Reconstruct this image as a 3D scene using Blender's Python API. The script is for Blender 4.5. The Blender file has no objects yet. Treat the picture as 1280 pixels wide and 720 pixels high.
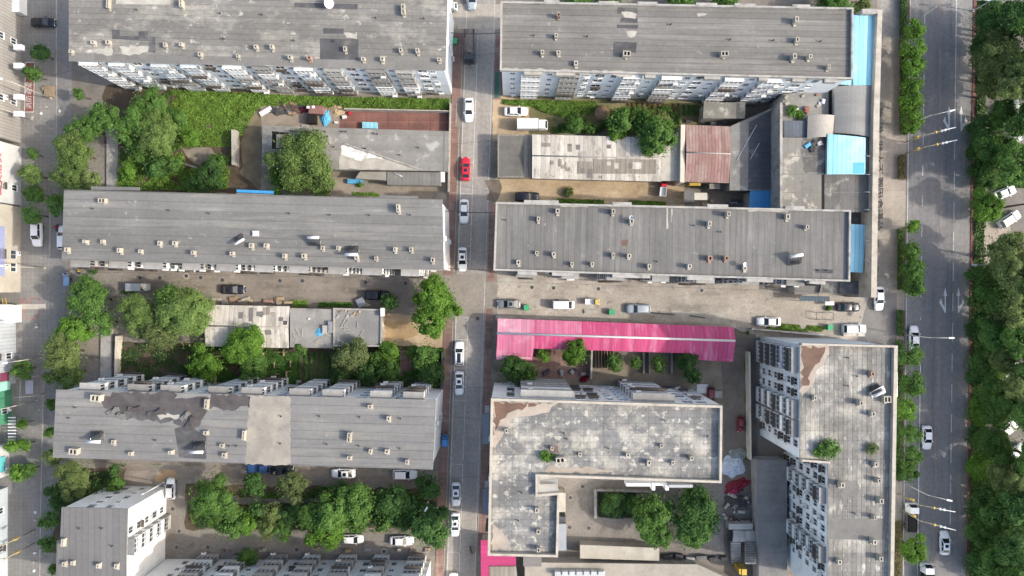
import bpy, math, random
from mathutils import Vector, Matrix
R = math.radians
rnd = random.Random(7)
sc = bpy.context.scene
COL = sc.collection
H0, F0 = 135.0, 853.33          # camera height (m), focal length in photo pixels

def P(px, py, z=0.0):
    k = (H0 - z) / F0
    return ((px - 640.0) * k, (360.0 - py) * k)
def PP(poly, z=0.0): return [P(x, y, z) for x, y in poly]

# ------------------------------------------------------------------ materials
MATS = {}
def M(name, col, var=.22, scale=.35, rough=.9, metal=0.0, stain=None, strip=None, grain=.12, bump=0.0, obj=0.0, isl=0.0, spec=.3, stretch=None, trans=0.0):
    """strip = (axis, spacing, dark, random, rot_deg); stain = [(colour, noise scale, threshold, softness, amount), ...]"""
    if name in MATS: return MATS[name]
    m = bpy.data.materials.new(name); m.use_nodes = True
    N, L = m.node_tree.nodes, m.node_tree.links
    b = N['Principled BSDF']
    b.inputs['Roughness'].default_value = rough; b.inputs['Metallic'].default_value = metal
    b.inputs['Specular IOR Level'].default_value = spec
    tc = N.new('ShaderNodeTexCoord'); vec = tc.outputs['Object']
    def math_(op, a, c=None):
        n = N.new('ShaderNodeMath'); n.operation = op
        for i, s in enumerate((a, c)):
            if s is None: continue
            if isinstance(s, (int, float)): n.inputs[i].default_value = s
            else: L.new(s, n.inputs[i])
        return n.outputs[0]
    def rng(s, a, c, d, e):
        n = N.new('ShaderNodeMapRange'); L.new(s, n.inputs[0])
        for i, v in enumerate((a, c, d, e)): n.inputs[i + 1].default_value = v
        return n.outputs[0]
    def noise(s, det=5, off=0.0, st=None, rough_=.6):
        n = N.new('ShaderNodeTexNoise'); n.inputs['Scale'].default_value = s; n.inputs['Detail'].default_value = det; n.inputs['Roughness'].default_value = rough_
        mp = N.new('ShaderNodeMapping'); mp.inputs['Location'].default_value = (off, off * 1.7, off * .6)
        if st: mp.inputs['Scale'].default_value = st
        L.new(vec, mp.inputs[0]); L.new(mp.outputs[0], n.inputs['Vector'])
        return n.outputs['Fac']
    facs = []
    if var: facs.append(rng(noise(scale, 6, 3.1, stretch), .3, .7, 1 - var, 1 + var))
    if grain: facs.append(rng(noise(scale * 14, 3, 9.7), .3, .7, 1 - grain, 1 + grain))
    if obj:
        oi = N.new('ShaderNodeObjectInfo'); facs.append(rng(oi.outputs['Random'], 0, 1, 1 - obj, 1 + obj))
    if isl:
        ge = N.new('ShaderNodeNewGeometry'); facs.append(rng(ge.outputs['Random Per Island'], 0, 1, 1 - isl, 1 + isl))
    if strip:
        strips = strip if isinstance(strip, list) else [strip]
        for (ax, sp, dk, rn, rot) in strips:
            mp = N.new('ShaderNodeMapping'); mp.inputs['Rotation'].default_value = (0, 0, R(rot)); L.new(vec, mp.inputs[0])
            sx = N.new('ShaderNodeSeparateXYZ'); L.new(mp.outputs[0], sx.inputs[0])
            q = math_('DIVIDE', sx.outputs[ax], sp)
            fl = math_('FLOOR', q); fr = math_('FRACT', q)
            wn = N.new('ShaderNodeTexWhiteNoise'); wn.noise_dimensions = '1D'; L.new(fl, wn.inputs['W'])
            if rn: facs.append(rng(wn.outputs['Value'], 0, 1, 1 - rn, 1 + rn))
            if dk: facs.append(rng(math_('LESS_THAN', fr, .14 / sp if sp > .7 else .3), 0, 1, 1, 1 - dk))
    rgb = N.new('ShaderNodeRGB'); rgb.outputs[0].default_value = (*col, 1); c = rgb.outputs[0]
    for i, st_ in enumerate(stain or []):
        (sc_, ns, th, so, am), sst = st_[:5], (st_[5] if len(st_) > 5 else None)
        mx = N.new('ShaderNodeMix'); mx.data_type = 'RGBA'; mx.clamp_factor = True
        L.new(rng(noise(ns, 7, 21.3 + 13 * i, sst, .65), th, th + so, 0, am), mx.inputs['Factor'])
        L.new(c, mx.inputs['A']); mx.inputs['B'].default_value = (*sc_, 1); c = mx.outputs['Result']
    if facs:
        f = facs[0]
        for g in facs[1:]: f = math_('MULTIPLY', f, g)
        vm = N.new('ShaderNodeVectorMath'); vm.operation = 'SCALE'; L.new(c, vm.inputs[0]); L.new(f, vm.inputs['Scale']); c = vm.outputs[0]
    L.new(c, b.inputs['Base Color'])
    if bump:
        bp = N.new('ShaderNodeBump'); bp.inputs['Strength'].default_value = bump; bp.inputs['Distance'].default_value = .05
        L.new(noise(scale * 20, 4, 1.1), bp.inputs['Height']); L.new(bp.outputs[0], b.inputs['Normal'])
    if trans:
        tr = N.new('ShaderNodeBsdfTranslucent'); L.new(c, tr.inputs[0]); mix = N.new('ShaderNodeMixShader'); mix.inputs[0].default_value = trans
        L.new(b.outputs[0], mix.inputs[1]); L.new(tr.outputs[0], mix.inputs[2]); L.new(mix.outputs[0], N['Material Output'].inputs[0])
    MATS[name] = m
    return m

PALE = (.50, .47, .42)
ASPH = M('asphalt', (.265, .248, .228), .16, .12, stain=[((.33, .305, .27), .25, .5, .2, .6), ((.18, .172, .165), .5, .60, .1, .6)], grain=.14, stretch=(3, .35, 1))
ASPH2 = M('main_asphalt', (.195, .190, .188), .14, .1, stain=[((.265, .252, .235), .2, .52, .2, .5), ((.135, .132, .13), .35, .53, .1, .6, (3.5, .12, 1)), ((.25, .24, .225), .5, .56, .08, .5, (4, .10, 1)), ((.12, .118, .115), 1.2, .63, .05, .6)], strip=(0, 2.9, .0, .10, 1.0), grain=.12, stretch=(4, .2, 1))
PAVEG = M('grey_paving', (.195, .188, .177), .16, .2, strip=[(0, .8, .14, .05, 0), (1, .8, .08, .04, 0)], stain=[((.15, .145, .14), .4, .58, .15, .6)])
BRICKP = M('brick_paving', (.215, .135, .115), .2, .3, strip=[(1, .5, .12, .10, 0), (0, .5, .10, .08, 0)], stain=[((.27, .22, .19), .35, .5, .15, .75)])
CONC = M('lane_concrete', (.33, .30, .262), .2, .18, stain=[((.235, .21, .18), .3, .50, .15, .7, (.3, 1.4, 1)), ((.41, .375, .33), .5, .56, .10, .7), ((.15, .135, .118), .7, .60, .06, .65), ((.22, .20, .175), 1.8, .62, .08, .4)], grain=.14)
CONC2 = M('alley_concrete', (.215, .19, .165), .22, .2, stain=[((.13, .113, .098), .3, .50, .15, .7, (.3, 1.4, 1)), ((.29, .25, .21), .45, .56, .10, .7), ((.12, .105, .09), 1.5, .62, .08, .4)], grain=.10)
CONC3 = M('yard_concrete', (.20, .184, .164), .2, .2, stain=[((.12, .11, .10), .3, .52, .15, .7), ((.27, .24, .20), .45, .57, .12, .6)], grain=.15)
SAND = M('sandy_earth', (.39, .30, .195), .2, .25, stain=[((.28, .20, .13), .4, .55, .15, .7), ((.46, .40, .32), .3, .56, .15, .6)], grain=.15)
SOIL = M('garden_soil', (.085, .065, .045), .3, .4, stain=[((.14, .10, .07), .5, .55, .15, .6)], grain=.25)
BASEG = M('base_ground', (.19, .17, .145), .2, .15, stain=[((.11, .10, .09), .3, .55, .15, .6)])
WET = M('wet_stain', (.15, .125, .10), .3, .6)
PAVEL = M('light_paving', (.30, .265, .225), .15, .3, strip=[(1, 1.2, .08, .03, 0), (0, 1.2, .06, .03, 0)], stain=[((.17, .155, .14), .4, .55, .15, .5)])
DRKPAV = M('park_paving', (.15, .14, .13), .2, .3, stain=[((.21, .19, .17), .3, .5, .2, .7)])
KERB = M('kerb_stone', (.30, .28, .25), .2, .6)
REDKERB = M('red_kerb', (.16, .08, .065), .25, .5)
LINEW = M('road_paint', (.52, .52, .50), .22, 1.2, stain=[((.2, .2, .2), 1.6, .52, .1, .7)])
ARROWW = M('arrow_paint', (.62, .62, .60), .15, 1.2, stain=[((.3, .3, .3), 1.6, .60, .08, .6)])
ASPHL = M('far_street_asphalt', (.185, .18, .174), .16, .12, stain=[((.235, .225, .205), .25, .5, .2, .6), ((.13, .127, .12), .5, .60, .1, .6)], grain=.14, stretch=(3, .35, 1))
DULLW = M('dull_white_render', (.47, .475, .475), .1, .3, stain=[((.36, .36, .35), .35, .55, .15, .6)])
DULLC = M('dull_cream_render', (.40, .37, .315), .12, .3, stain=[((.30, .275, .24), .35, .55, .15, .6)])
LINEO = M('orange_paint', (.30, .19, .13), .3, 1.2, stain=[((.15, .13, .12), .9, .48, .15, .7)])
LINER = M('red_paint', (.33, .14, .12), .25, 1.2, stain=[((.19, .17, .165), .9, .46, .12, .8)])
REDBOX = M('red_ground_paint', (.18, .065, .06), .3, 1.0)

ROOFSTAIN = [((.285, .272, .24), .26, .50, .12, .85, (.6, 1.2, 1)), ((.125, .122, .118), .4, .585, .08, .55, (.5, 1.6, 1)), ((.46, .44, .385), .75, .60, .07, .75, (.7, 1.1, 1)), ((.10, .10, .10), 1.6, .66, .04, .6)]
STREAK = [((.225, .218, .20), .5, .52, .12, .7, (.12, 1.6, 1)), ((.11, .107, .103), .6, .56, .1, .5, (.10, 1.8, 1)), ((.31, .30, .27), .8, .635, .06, .7)]
STREAKV = [((.20, .195, .182), .5, .52, .12, .7, (1.6, .12, 1)), ((.098, .096, .093), .6, .56, .1, .5, (1.8, .10, 1)), ((.29, .28, .25), .8, .65, .05, .7)]
ROOFA = M('bitumen_roof_stained', (0.169, 0.163, 0.151), .16, .12, strip=(1, 1.0, .20, .09, 1.4), stain=ROOFSTAIN, grain=.10)
ROOFB = M('bitumen_roof_ribbed', (0.163, 0.157, 0.147), .14, .12, strip=(1, 1.0, .24, .09, 1.0), stain=STREAK, grain=.08)
ROOFC = M('bitumen_roof_banded', (0.156, 0.154, 0.149), .12, .12, strip=(1, 1.5, .22, .11, 1.4), stain=STREAK, grain=.07)
ROOFD = M('bitumen_roof_slate', (0.143, 0.140, 0.135), .14, .12, strip=(0, 1.0, .18, .08, 1.2), stain=STREAKV, grain=.07)
ROOFF = M('bitumen_roof_end', (0.144, 0.142, 0.140), .08, .12, strip=(0, 1.1, .2, .06, 0), grain=.06)
ROOFH = M('bitumen_roof_blotched', (0.164, 0.164, 0.162), .16, .2, strip=[(1, 1.1, .18, .08, .5), (0, 1.1, .14, .08, .5)], stain=[((.40, .38, .33), .22, .48, .14, .8), ((.12, .12, .122), .35, .57, .1, .6), ((.48, .455, .40), .8, .56, .07, .8), ((.10, .10, .10), 1.3, .64, .05, .6)], grain=.12)
ROOFI = M('bitumen_roof_gridded', (0.188, 0.182, 0.170), .16, .2, strip=[(0, .8, .32, .16, .3), (1, 1.6, .14, .1, .3)], stain=[((.43, .405, .35), .14, .50, .16, .75), ((.13, .128, .125), .5, .58, .08, .55, (1.6, .4, 1)), ((.46, .44, .39), .9, .58, .06, .7, (1.8, .5, 1))], grain=.14)
DARKP = M('dark_bitumen_patch', (0.072, 0.072, 0.076), .25, .4, stain=[((.14, .135, .13), .4, .5, .15, .7)])
TORN = M('old_roof_felt', (.072, .066, .068), .3, .4, stain=[((.12, .10, .09), .5, .5, .2, .7)])
TANP = M('bare_screed', (.245, .228, .20), .15, .4, stain=[((.31, .285, .24), .35, .50, .14, .8), ((.17, .16, .145), .5, .56, .12, .6)])
BROWNP = M('rusty_mud_stain', (.135, .085, .066), .22, .5)
PINKP = M('silt_stain', (.335, .29, .245), .15, .5)
PALEP = M('pale_deposit', (0.352, 0.334, 0.295), .2, .6)
GREYP = M('grey_felt_patch', (0.157, 0.153, 0.146), .15, .5)
STONEP = M('parapet_render', (0.395, 0.361, 0.311), .16, .6, stain=[((.27, .235, .20), .7, .55, .12, .7)])
PARG = M('parapet_grey', (.33, .32, .30), .2, .6, stain=[((.17, .16, .15), .6, .52, .12, .7)])
WALLB = M('pale_blue_render', (.68, .73, .765), .1, .3, stain=[((.46, .50, .53), .4, .56, .15, .6)])
WALLW = M('white_render', (.80, .795, .775), .08, .3, stain=[((.55, .53, .49), .35, .56, .15, .6)])
WALLG = M('grey_render', (.36, .355, .34), .15, .3, stain=[((.24, .235, .225), .4, .55, .15, .7)])
WALLC = M('cream_render', (.56, .52, .44), .12, .3, stain=[((.40, .36, .30), .35, .55, .15, .6)])
WALLL = M('low_wall_render', (.34, .315, .28), .2, .4, stain=[((.18, .165, .15), .5, .53, .15, .7)])
GLASS = M('window_glass', (.035, .045, .055), .3, .5, .18, grain=0, spec=.5, obj=.3)
FRAMEW = M('white_frame', (.72, .73, .73), .1, .8, .5, obj=.08)
FRAMEG = M('grey_frame', (.42, .44, .45), .12, .8, .5, obj=.15)
BALW = M('balcony_white', (.74, .75, .75), .12, .5, .8, stain=[((.40, .39, .37), .8, .55, .12, .6)], obj=.12)
BALB = M('balcony_blue_grey', (.52, .57, .61), .14, .5, .8, stain=[((.26, .28, .30), .8, .55, .12, .6)], obj=.15)
BALD = M('balcony_dirty', (.42, .40, .37), .2, .5, .85, stain=[((.15, .13, .115), .8, .5, .15, .7)], obj=.2)
BALT = M('balcony_timber', (.25, .17, .11), .2, .5, .8, obj=.2)
CAGE = M('window_cage', (.10, .085, .075), .2, .8, .7)
ACM = M('ac_white', (.70, .70, .68), .06, .8, .5)
CHIM = M('vent_render', (.36, .335, .29), .12, .8, stain=[((.32, .28, .24), 1.2, .55, .1, .6)], obj=.12)
CHIMR = M('brick_vent', (.30, .20, .16), .2, .8, obj=.15)
BLACK = M('black_void', (.012, .012, .012), 0, .3, grain=0)
METALG = M('galvanised_metal', (.38, .39, .40), .12, .5, .45, .6)
STEELD = M('dark_metal', (.07, .075, .08), .15, .5, .5, .3)
WHITEP = M('white_metal_paint', (0.622, 0.630, 0.638), .06, .6, .4)
YELLOWP = M('yellow_paint', (.50, .34, .06), .12, .6, .5)
MUSTARD = M('aged_yellow_pole', (.34, .30, .19), .15, .6, .5)
POLEM = M('lamp_pole_grey', (.40, .39, .36), .1, .5, .5)
REDP = M('red_paint_gloss', (.45, .03, .05), .12, .5, .4)
BLUEROOF = M('bright_blue_sheet', (.27, .57, .72), .07, .3, .5, strip=(0, .8, .30, .08, 1), stain=[((.42, .64, .74), .3, .5, .2, .7)], grain=.03)
BLUEDK = M('deep_blue_sheet', (.045, .24, .50), .08, .3, .5, strip=(0, .75, .14, .05, 1), grain=.03)
PINKROOF = M('magenta_sheet', (.50, .075, .19), .10, .25, .6, strip=[(0, .9, .16, .08, 1.2), (0, .3, .07, .10, 1.2)], stain=[((.60, .29, .39), .35, .52, .14, .55, (2.2, .16, 1)), ((.40, .055, .15), .5, .56, .1, .5, (2.2, .2, 1)), ((.28, .12, .10), 1.2, .66, .05, .6)], grain=.05, stretch=(4, .4, 1))
PINKFADE = M('faded_magenta_sheet', (.60, .27, .37), .16, .3, .6, strip=[(0, .9, .16, .10, 1.2), (0, .3, .07, .12, 1.2)], stain=[((.72, .62, .64), .35, .5, .2, .6)], grain=.06, stretch=(4, .4, 1))
MAROON = M('dark_magenta_sheet', (.36, .04, .13), .12, .3, .6, strip=(1, .9, .14, .06, 0))
REDROOF = M('weathered_red_sheet', (.27, .16, .145), .14, .3, .7, strip=(0, .62, .26, .09, 1), stain=[((.36, .29, .26), .3, .47, .16, .85, (1.5, .4, 1)), ((.20, .10, .085), .9, .58, .08, .6)], stretch=(4, .5, 1))
ASBES = M('old_cement_sheet', (.47, .445, .40), .14, .4, strip=[(0, .9, .22, .22, 1)], stain=[((.25, .235, .21), .35, .52, .1, .8, (1.2, .4, 1)), ((.16, .15, .135), 1.1, .60, .06, .7), ((.55, .53, .49), .3, .55, .15, .5)], grain=.15, stretch=(3, .5, 1))
ASBESD = M('dark_cement_sheet', (.235, .215, .185), .14, .4, strip=[(0, .9, .28, .12, 1)], stain=[((.33, .31, .27), .3, .55, .15, .6)], grain=.15, stretch=(3, .5, 1))
SLAB = M('concrete_slab_roof', (.215, .21, .198), .16, .25, strip=(1, 1.0, .07, .05, 1), stain=[((.42, .41, .38), .35, .57, .1, .7), ((.15, .145, .14), .4, .6, .1, .7)], grain=.1)
SLABY = M('yellowed_slab_roof', (.20, .193, .175), .16, .3, strip=(0, 1.4, .10, .12, 1), stain=[((.47, .45, .385), .4, .54, .1, .8), ((.13, .125, .12), .35, .60, .1, .8)], grain=.1)
SLABD = M('stained_slab_roof', (.12, .117, .112), .2, .3, strip=(0, 1.4, .1, .10, 1), stain=[((.32, .305, .27), .3, .54, .1, .8)], grain=.12)
PALESLAB = M('pale_slab', (.44, .42, .375), .14, .4, stain=[((.33, .315, .28), .4, .54, .12, .7)])
SLABN = M('dark_roof_and_shade', (.085, .088, .098), .2, .3, strip=(1, 1.0, .12, .06, 1), stain=[((.16, .16, .165), .4, .56, .1, .8)])  # dark shop roofs, and the painted shadow on the flat-roofed house
TARPG = M('grey_tarpaulin', (.20, .20, .195), .12, .3, .7, stretch=(.3, 2, 1))
TARPL = M('taupe_tarpaulin', (.31, .29, .26), .10, .3, .7)
TARPB = M('blue_tarpaulin', (.10, .36, .58), .12, .7, .6)
TARPS = M('silver_blue_tarpaulin', (.48, .54, .62), .25, 1.2, .5)
TARPR = M('red_tarpaulin', (.19, .018, .035), .2, .8, .6)
WOOD = M('weathered_timber', (.33, .255, .17), .2, .8, obj=.3)
RUBBER = M('tyre_rubber', (.02, .02, .02), .1, 1)
GREENP = M('green_plastic', (.05, .30, .14), .1, .6, .5)
TEAL = M('teal_mesh', (.03, .12, .10), .1, .6, .6)
TRUNK = M('tree_bark', (.13, .10, .075), .3, 1.5)
def leafm(n, c): return M(n, c, .16, .5, .55, grain=0, isl=.36, obj=.14, spec=.1, trans=.36)
LEAF = {'mid': leafm('leaf_mid', (.100, .196, .048)), 'pale': leafm('leaf_pale', (.148, .226, .068)), 'dark': leafm('leaf_dark', (.072, .150, .044)),
        'lime': leafm('leaf_lime', (.122, .240, .040)), 'olive': leafm('leaf_olive', (.160, .216, .074)), 'grey': leafm('leaf_grey', (.140, .186, .074))}
GRASSM = leafm('weed_leaf', (.180, .300, .060))
CROP = leafm('crop_leaf', (0.095, 0.203, 0.047))
DRYG = leafm('dry_leaf', (0.220, 0.187, 0.077))

# ------------------------------------------------------------------ mesh helpers
class MB:
    def __init__(s): s.v = []; s.f = []; s.m = []; s.sm = []
    def face(s, pts, m=0, smooth=False):
        i = len(s.v); s.v += [tuple(p) for p in pts]; s.f.append(tuple(range(i, i + len(pts)))); s.m.append(m); s.sm.append(smooth)
    def prism(s, poly, z0, z1, ms=0, mt=None, bottom=True):
        n = len(poly); ar = sum(poly[i][0] * poly[(i + 1) % n][1] - poly[(i + 1) % n][0] * poly[i][1] for i in range(n))
        if ar < 0: poly = poly[::-1]
        i = len(s.v); s.v += [(x, y, z0) for x, y in poly] + [(x, y, z1) for x, y in poly]
        for k in range(n):
            j = (k + 1) % n; s.f.append((i + k, i + j, i + n + j, i + n + k)); s.m.append(ms); s.sm.append(False)
        s.f.append(tuple(i + n + k for k in range(n))); s.m.append(ms if mt is None else mt); s.sm.append(False)
        if bottom: s.f.append(tuple(i + n - 1 - k for k in range(n))); s.m.append(ms); s.sm.append(False)
    def sheet(s, poly, z, m=0):
        n = len(poly); ar = sum(poly[i][0] * poly[(i + 1) % n][1] - poly[(i + 1) % n][0] * poly[i][1] for i in range(n))
        if ar < 0: poly = poly[::-1]
        s.face([(x, y, z) for x, y in poly], m)
    def box(s, c, d, m=0, rz=0.0):
        ca, sa = math.cos(rz), math.sin(rz); hx, hy, hz = d[0] / 2, d[1] / 2, d[2] / 2
        poly = [(c[0] + x * ca - y * sa, c[1] + x * sa + y * ca) for x, y in ((-hx, -hy), (hx, -hy), (hx, hy), (-hx, hy))]
        s.prism(poly, c[2] - hz, c[2] + hz, m)
    def tube(s, p0, p1, r0, r1=None, n=8, m=0, cap=True):
        r1 = r0 if r1 is None else r1
        a, b = Vector(p0), Vector(p1); d = (b - a).normalized()
        u = d.orthogonal().normalized(); w = d.cross(u); i = len(s.v)
        for q, r in ((a, r0), (b, r1)):
            for k in range(n):
                t = 2 * math.pi * k / n; s.v.append(tuple(q + u * (math.cos(t) * r) + w * (math.sin(t) * r)))
        for k in range(n):
            j = (k + 1) % n; s.f.append((i + k, i + j, i + n + j, i + n + k)); s.m.append(m); s.sm.append(True)
        if cap:
            s.f.append(tuple(i + n + k for k in range(n))); s.m.append(m); s.sm.append(False)
            s.f.append(tuple(i + n - 1 - k for k in range(n))); s.m.append(m); s.sm.append(False)
    def ring(s, outer, inner, z0, z1, m=0):
        n = len(outer)
        for k in range(n):
            j = (k + 1) % n
            o0, o1, i0, i1 = outer[k], outer[j], inner[k], inner[j]
            s.face([(*o0, z0), (*o1, z0), (*o1, z1), (*o0, z1)], m)
            s.face([(*i1, z0), (*i0, z0), (*i0, z1), (*i1, z1)], m)
            s.face([(*o0, z1), (*o1, z1), (*i1, z1), (*i0, z1)], m)
    def mesh(s, name, mats):
        me = bpy.data.meshes.new(name); me.from_pydata(s.v, [], s.f)
        for mm in mats: me.materials.append(mm)
        me.polygons.foreach_set('material_index', s.m); me.polygons.foreach_set('use_smooth', s.sm); me.update()
        return me
def ccw(poly):
    n = len(poly); ar = sum(poly[i][0] * poly[(i + 1) % n][1] - poly[(i + 1) % n][0] * poly[i][1] for i in range(n))
    return poly if ar > 0 else poly[::-1]
def offset(poly, d):
    """shrink a CCW polygon inward by d"""
    n = len(poly); out = []
    for i in range(n):
        p0, p1, p2 = Vector(poly[i - 1]), Vector(poly[i]), Vector(poly[(i + 1) % n])
        e0, e1 = (p1 - p0).normalized(), (p2 - p1).normalized()
        n0, n1 = Vector((-e0.y, e0.x)), Vector((-e1.y, e1.x))
        k = 1 + n0.dot(n1)
        q = p1 + (n0 + n1) * (d / max(k, .2)); out.append((q.x, q.y))
    return out
def link(o, parent=None):
    COL.objects.link(o)
    if parent is not None: o.parent = parent
    return o
def tag(o, label=None, cat=None, group=None, kind=None):
    for k, v in (('label', label), ('category', cat), ('group', group), ('kind', kind)):
        if v: o[k] = v
    return o
def thing(name, label, cat, loc=(0, 0, 0), rz=0.0, group=None):
    o = bpy.data.objects.new(name, None); o.location = loc; o.rotation_euler = (0, 0, rz); o.empty_display_size = .3
    return tag(link(o), label, cat, group)
def ob(name, me, parent=None, loc=(0, 0, 0), rz=0.0, scale=None):
    o = bpy.data.objects.new(name, me); o.location = loc; o.rotation_euler = (0, 0, rz)
    if scale: o.scale = scale
    return link(o, parent)
def org(parent):
    v = Vector((0, 0, 0))
    while parent is not None: v += Vector(parent.location); parent = parent.parent
    return v
def put(name, mb, mats, parent=None):
    """link a mesh built in world coordinates under an unrotated parent"""
    o0 = org(parent)
    mb.v = [(x - o0.x, y - o0.y, z - o0.z) for x, y, z in mb.v]
    return ob(name, mb.mesh(name, mats if isinstance(mats, list) else [mats]), parent)
def solo(name, mb, mats, label, cat, group=None):
    """a thing that is one mesh; its origin goes to the middle of its base"""
    xs, ys, zs = zip(*mb.v); c = ((min(xs) + max(xs)) / 2, (min(ys) + max(ys)) / 2, min(zs))
    mb.v = [(x - c[0], y - c[1], z - c[2]) for x, y, z in mb.v]
    return tag(ob(name, mb.mesh(name, mats if isinstance(mats, list) else [mats]), None, c), label, cat, group)
def rough_poly(poly, amp, step, seed=1):
    r = random.Random(seed); out = []
    for i in range(len(poly)):
        a, b = poly[i], poly[(i + 1) % len(poly)]
        L = math.hypot(b[0] - a[0], b[1] - a[1]); n = max(1, int(L / step))
        for k in range(n):
            t = k / n; out.append((a[0] + (b[0] - a[0]) * t + r.uniform(-amp, amp), a[1] + (b[1] - a[1]) * t + r.uniform(-amp, amp)))
    return out
# ------------------------------------------------------------------ facade pieces (shared meshes)
CACHE = {}
def win_mesh(w, h, fm):
    k = ('w', w, h, fm.name)
    if k not in CACHE:
        f = MB(); t = .07
        for x in (-w / 2 + t / 2, 0, w / 2 - t / 2): f.box((x, .045, h / 2), (t, .09, h), 0)
        for z in (t / 2, h - t / 2): f.box((0, .04, z), (w - .15, .08, t), 0)
        f.box((0, .10, -.05), (w + .16, .2, .09), 0)
        p = MB(); p.box((0, .02, h / 2), (w - .02, .04, h - .02), 0)
        CACHE[k] = (f.mesh('window', [fm]), p.mesh('pane', [GLASS]))
    return CACHE[k]
def cage_mesh(w, h, d):
    k = ('c', w, h, d)
    if k not in CACHE:
        f = MB()
        for x in (-w / 2, w / 2): 
            for z in (0, h): f.box((x, d / 2, z), (.05, d, .05), 0)
        n = int(w / .22)
        for i in range(n + 1): f.box((-w / 2 + w * i / n, d, h / 2), (.035, .035, h), 0)
        for z in (0, h * .5, h): f.box((0, d, z), (w, .045, .05), 0)
        f.box((0, d / 2, .02), (w, d, .03), 0)
        CACHE[k] = f.mesh('window_guard', [CAGE])
    return CACHE[k]
def balcony_mesh(w, d, style, top, light=False):
    k = ('b', w, d, style, top, light)
    if k in CACHE: return CACHE[k]
    body, frame = {'w': (BALW, FRAMEW), 'b': (BALB, FRAMEW), 'd': (BALD, FRAMEG), 't': (BALD, FRAMEG)}[style]
    f = MB(); T = .12
    f.box((0, d / 2, .0), (w, d, .16), 0)
    f.box((0, d - T / 2, .52), (w, T, .88), 0)
    for s in (-1, 1): f.box((s * (w / 2 - T / 2), (d - T) / 2, .52), (T, d - T, .88), 0)
    f.box((0, d / 2 + .03, 2.5), (w + .1, d + .06, .12), 1)
    for sx in (-1, 1): f.box((sx * (w / 2 - .05), d - .05, 1.7), (.1, .1, 1.6), 0)
    if top: f.box((0, d / 2 + .1, 2.61), (w + .3, d + .3, .12), 1)
    g = MB(); gh = 1.48; z = .96 + gh / 2
    g.box((0, (d - .1) / 2, z), (w - .1, d - .1, gh), 0)
    n = max(2, round(w / .85))
    for i in range(n + 1): g.box((-w / 2 + .04 + (w - .08) * i / n, d - .03, z), (.08, .07, gh), 1)
    for s in (-1, 1):
        for yy in (.1, d * .55): g.box((s * (w / 2 - .035), yy, z), (.06, .07, gh), 1)
    g.box((0, d - .03, .96 + .5), (w - .1, .06, .06), 1)
    CACHE[k] = (f.mesh('balcony', [body, body if light and style != 'd' else M('balcony_cover', (.27, .265, .255), .2, .6, obj=.25)]), g.mesh('glazing', [GLASS, frame]))
    return CACHE[k]
def ac_mesh():
    if 'ac' not in CACHE:
        f = MB(); f.box((0, .24, .3), (.85, .34, .58), 0); f.box((0, .2, .0), (.9, .4, .04), 1)
        f.tube((-.12, .412, .3), (-.12, .425, .3), .2, m=1, n=10)
        CACHE['ac'] = f.mesh('air_conditioner', [ACM, STEELD])
    return CACHE['ac']
def chimney_mesh(kind):
    k = ('ch', kind)
    if k not in CACHE:
        f = MB()
        w, d, h = {'s': (.62, .75, 1.05), 't': (.62, .85, 1.5), 'b': (1.5, 1.1, 1.4), 'l': (.55, 1.7, 1.3), 'r': (.7, .8, 1.3)}[kind]
        for x in (-1, 1): f.box((x * (w / 2 - .09), 0, h / 2), (.18, d, h), 0)
        for y in (-1, 1): f.box((0, y * (d / 2 - .09), h / 2 - .01), (w - .36, .18, h - .02), 0)
        f.box((0, 0, h - .3), (w - .36, d - .36, .1), 1)
        if kind in 'bl':
            if kind == 'b': f.box((0, 0, h / 2 - .01), (.22, d - .36, h - .02), 0)
            else: f.box((0, 0, h / 2 - .01), (w - .36, .2, h - .02), 0)
        f.box((.1, -d / 2 - .18, .12), (.5, .3, .22), 0)
        CACHE[k] = f.mesh('chimney_vent', [CHIMR if kind == 'r' else CHIM, BLACK])
    return CACHE[k]

class Bld: pass
def building(name, label, roof_px, h, wall, roof, over=.3, par=None, cat='apartment block', group=None, thick=.26):
    b = Bld(); b.h = h
    pts = ccw(PP(roof_px, h)); n = len(pts)
    cx, cy = sum(p[0] for p in pts) / n, sum(p[1] for p in pts) / n
    b.t = thing(name, label, cat, (cx, cy, 0), 0, group); b.o = Vector((cx, cy, 0))
    b.wall = offset(pts, over)
    w = MB(); w.prism(b.wall, -.3, h - thick, 0, bottom=False); put('wall', w, wall, b.t)
    r = MB(); r.prism(pts, h - thick, h, 1, 0); b.roof = put('roof', r, [roof, PARG], b.t)
    b.pts = pts
    if par:
        ph, pw, pm = par; q = MB(); q.ring(offset(pts, -.02), offset(pts, pw), h - .05, h + ph); put('parapet', q, pm, b.t)
    b.nb = b.nw = 0
    return b
def part_at(b, name, me, x, y, z, rz=0, parent=None):
    return ob(name, me, parent or b.t, (x - b.o.x, y - b.o.y, z), rz)
def vents(b, lst, kind='s'):
    for it in lst:
        kd = it[2] if len(it) > 2 else kind
        x, y = P(it[0], it[1], b.h + .6)
        o = part_at(b, 'chimney_vent', chimney_mesh(kd), x, y, b.h, rnd.uniform(-.12, .12), b.roof); o.scale = (rnd.uniform(.78, 1.15), rnd.uniform(.75, 1.12), rnd.uniform(.6, 1.1))
def patch(b, poly, mat, name='roof_patch', lift=.004, rough=0, seed=3, thick=0):
    pts = PP(poly, b.h)
    if rough: pts = rough_poly(pts, rough, .7, seed)
    q = MB(); q.sheet(pts, b.h + lift); put(name, q, mat, b.roof)
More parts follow.
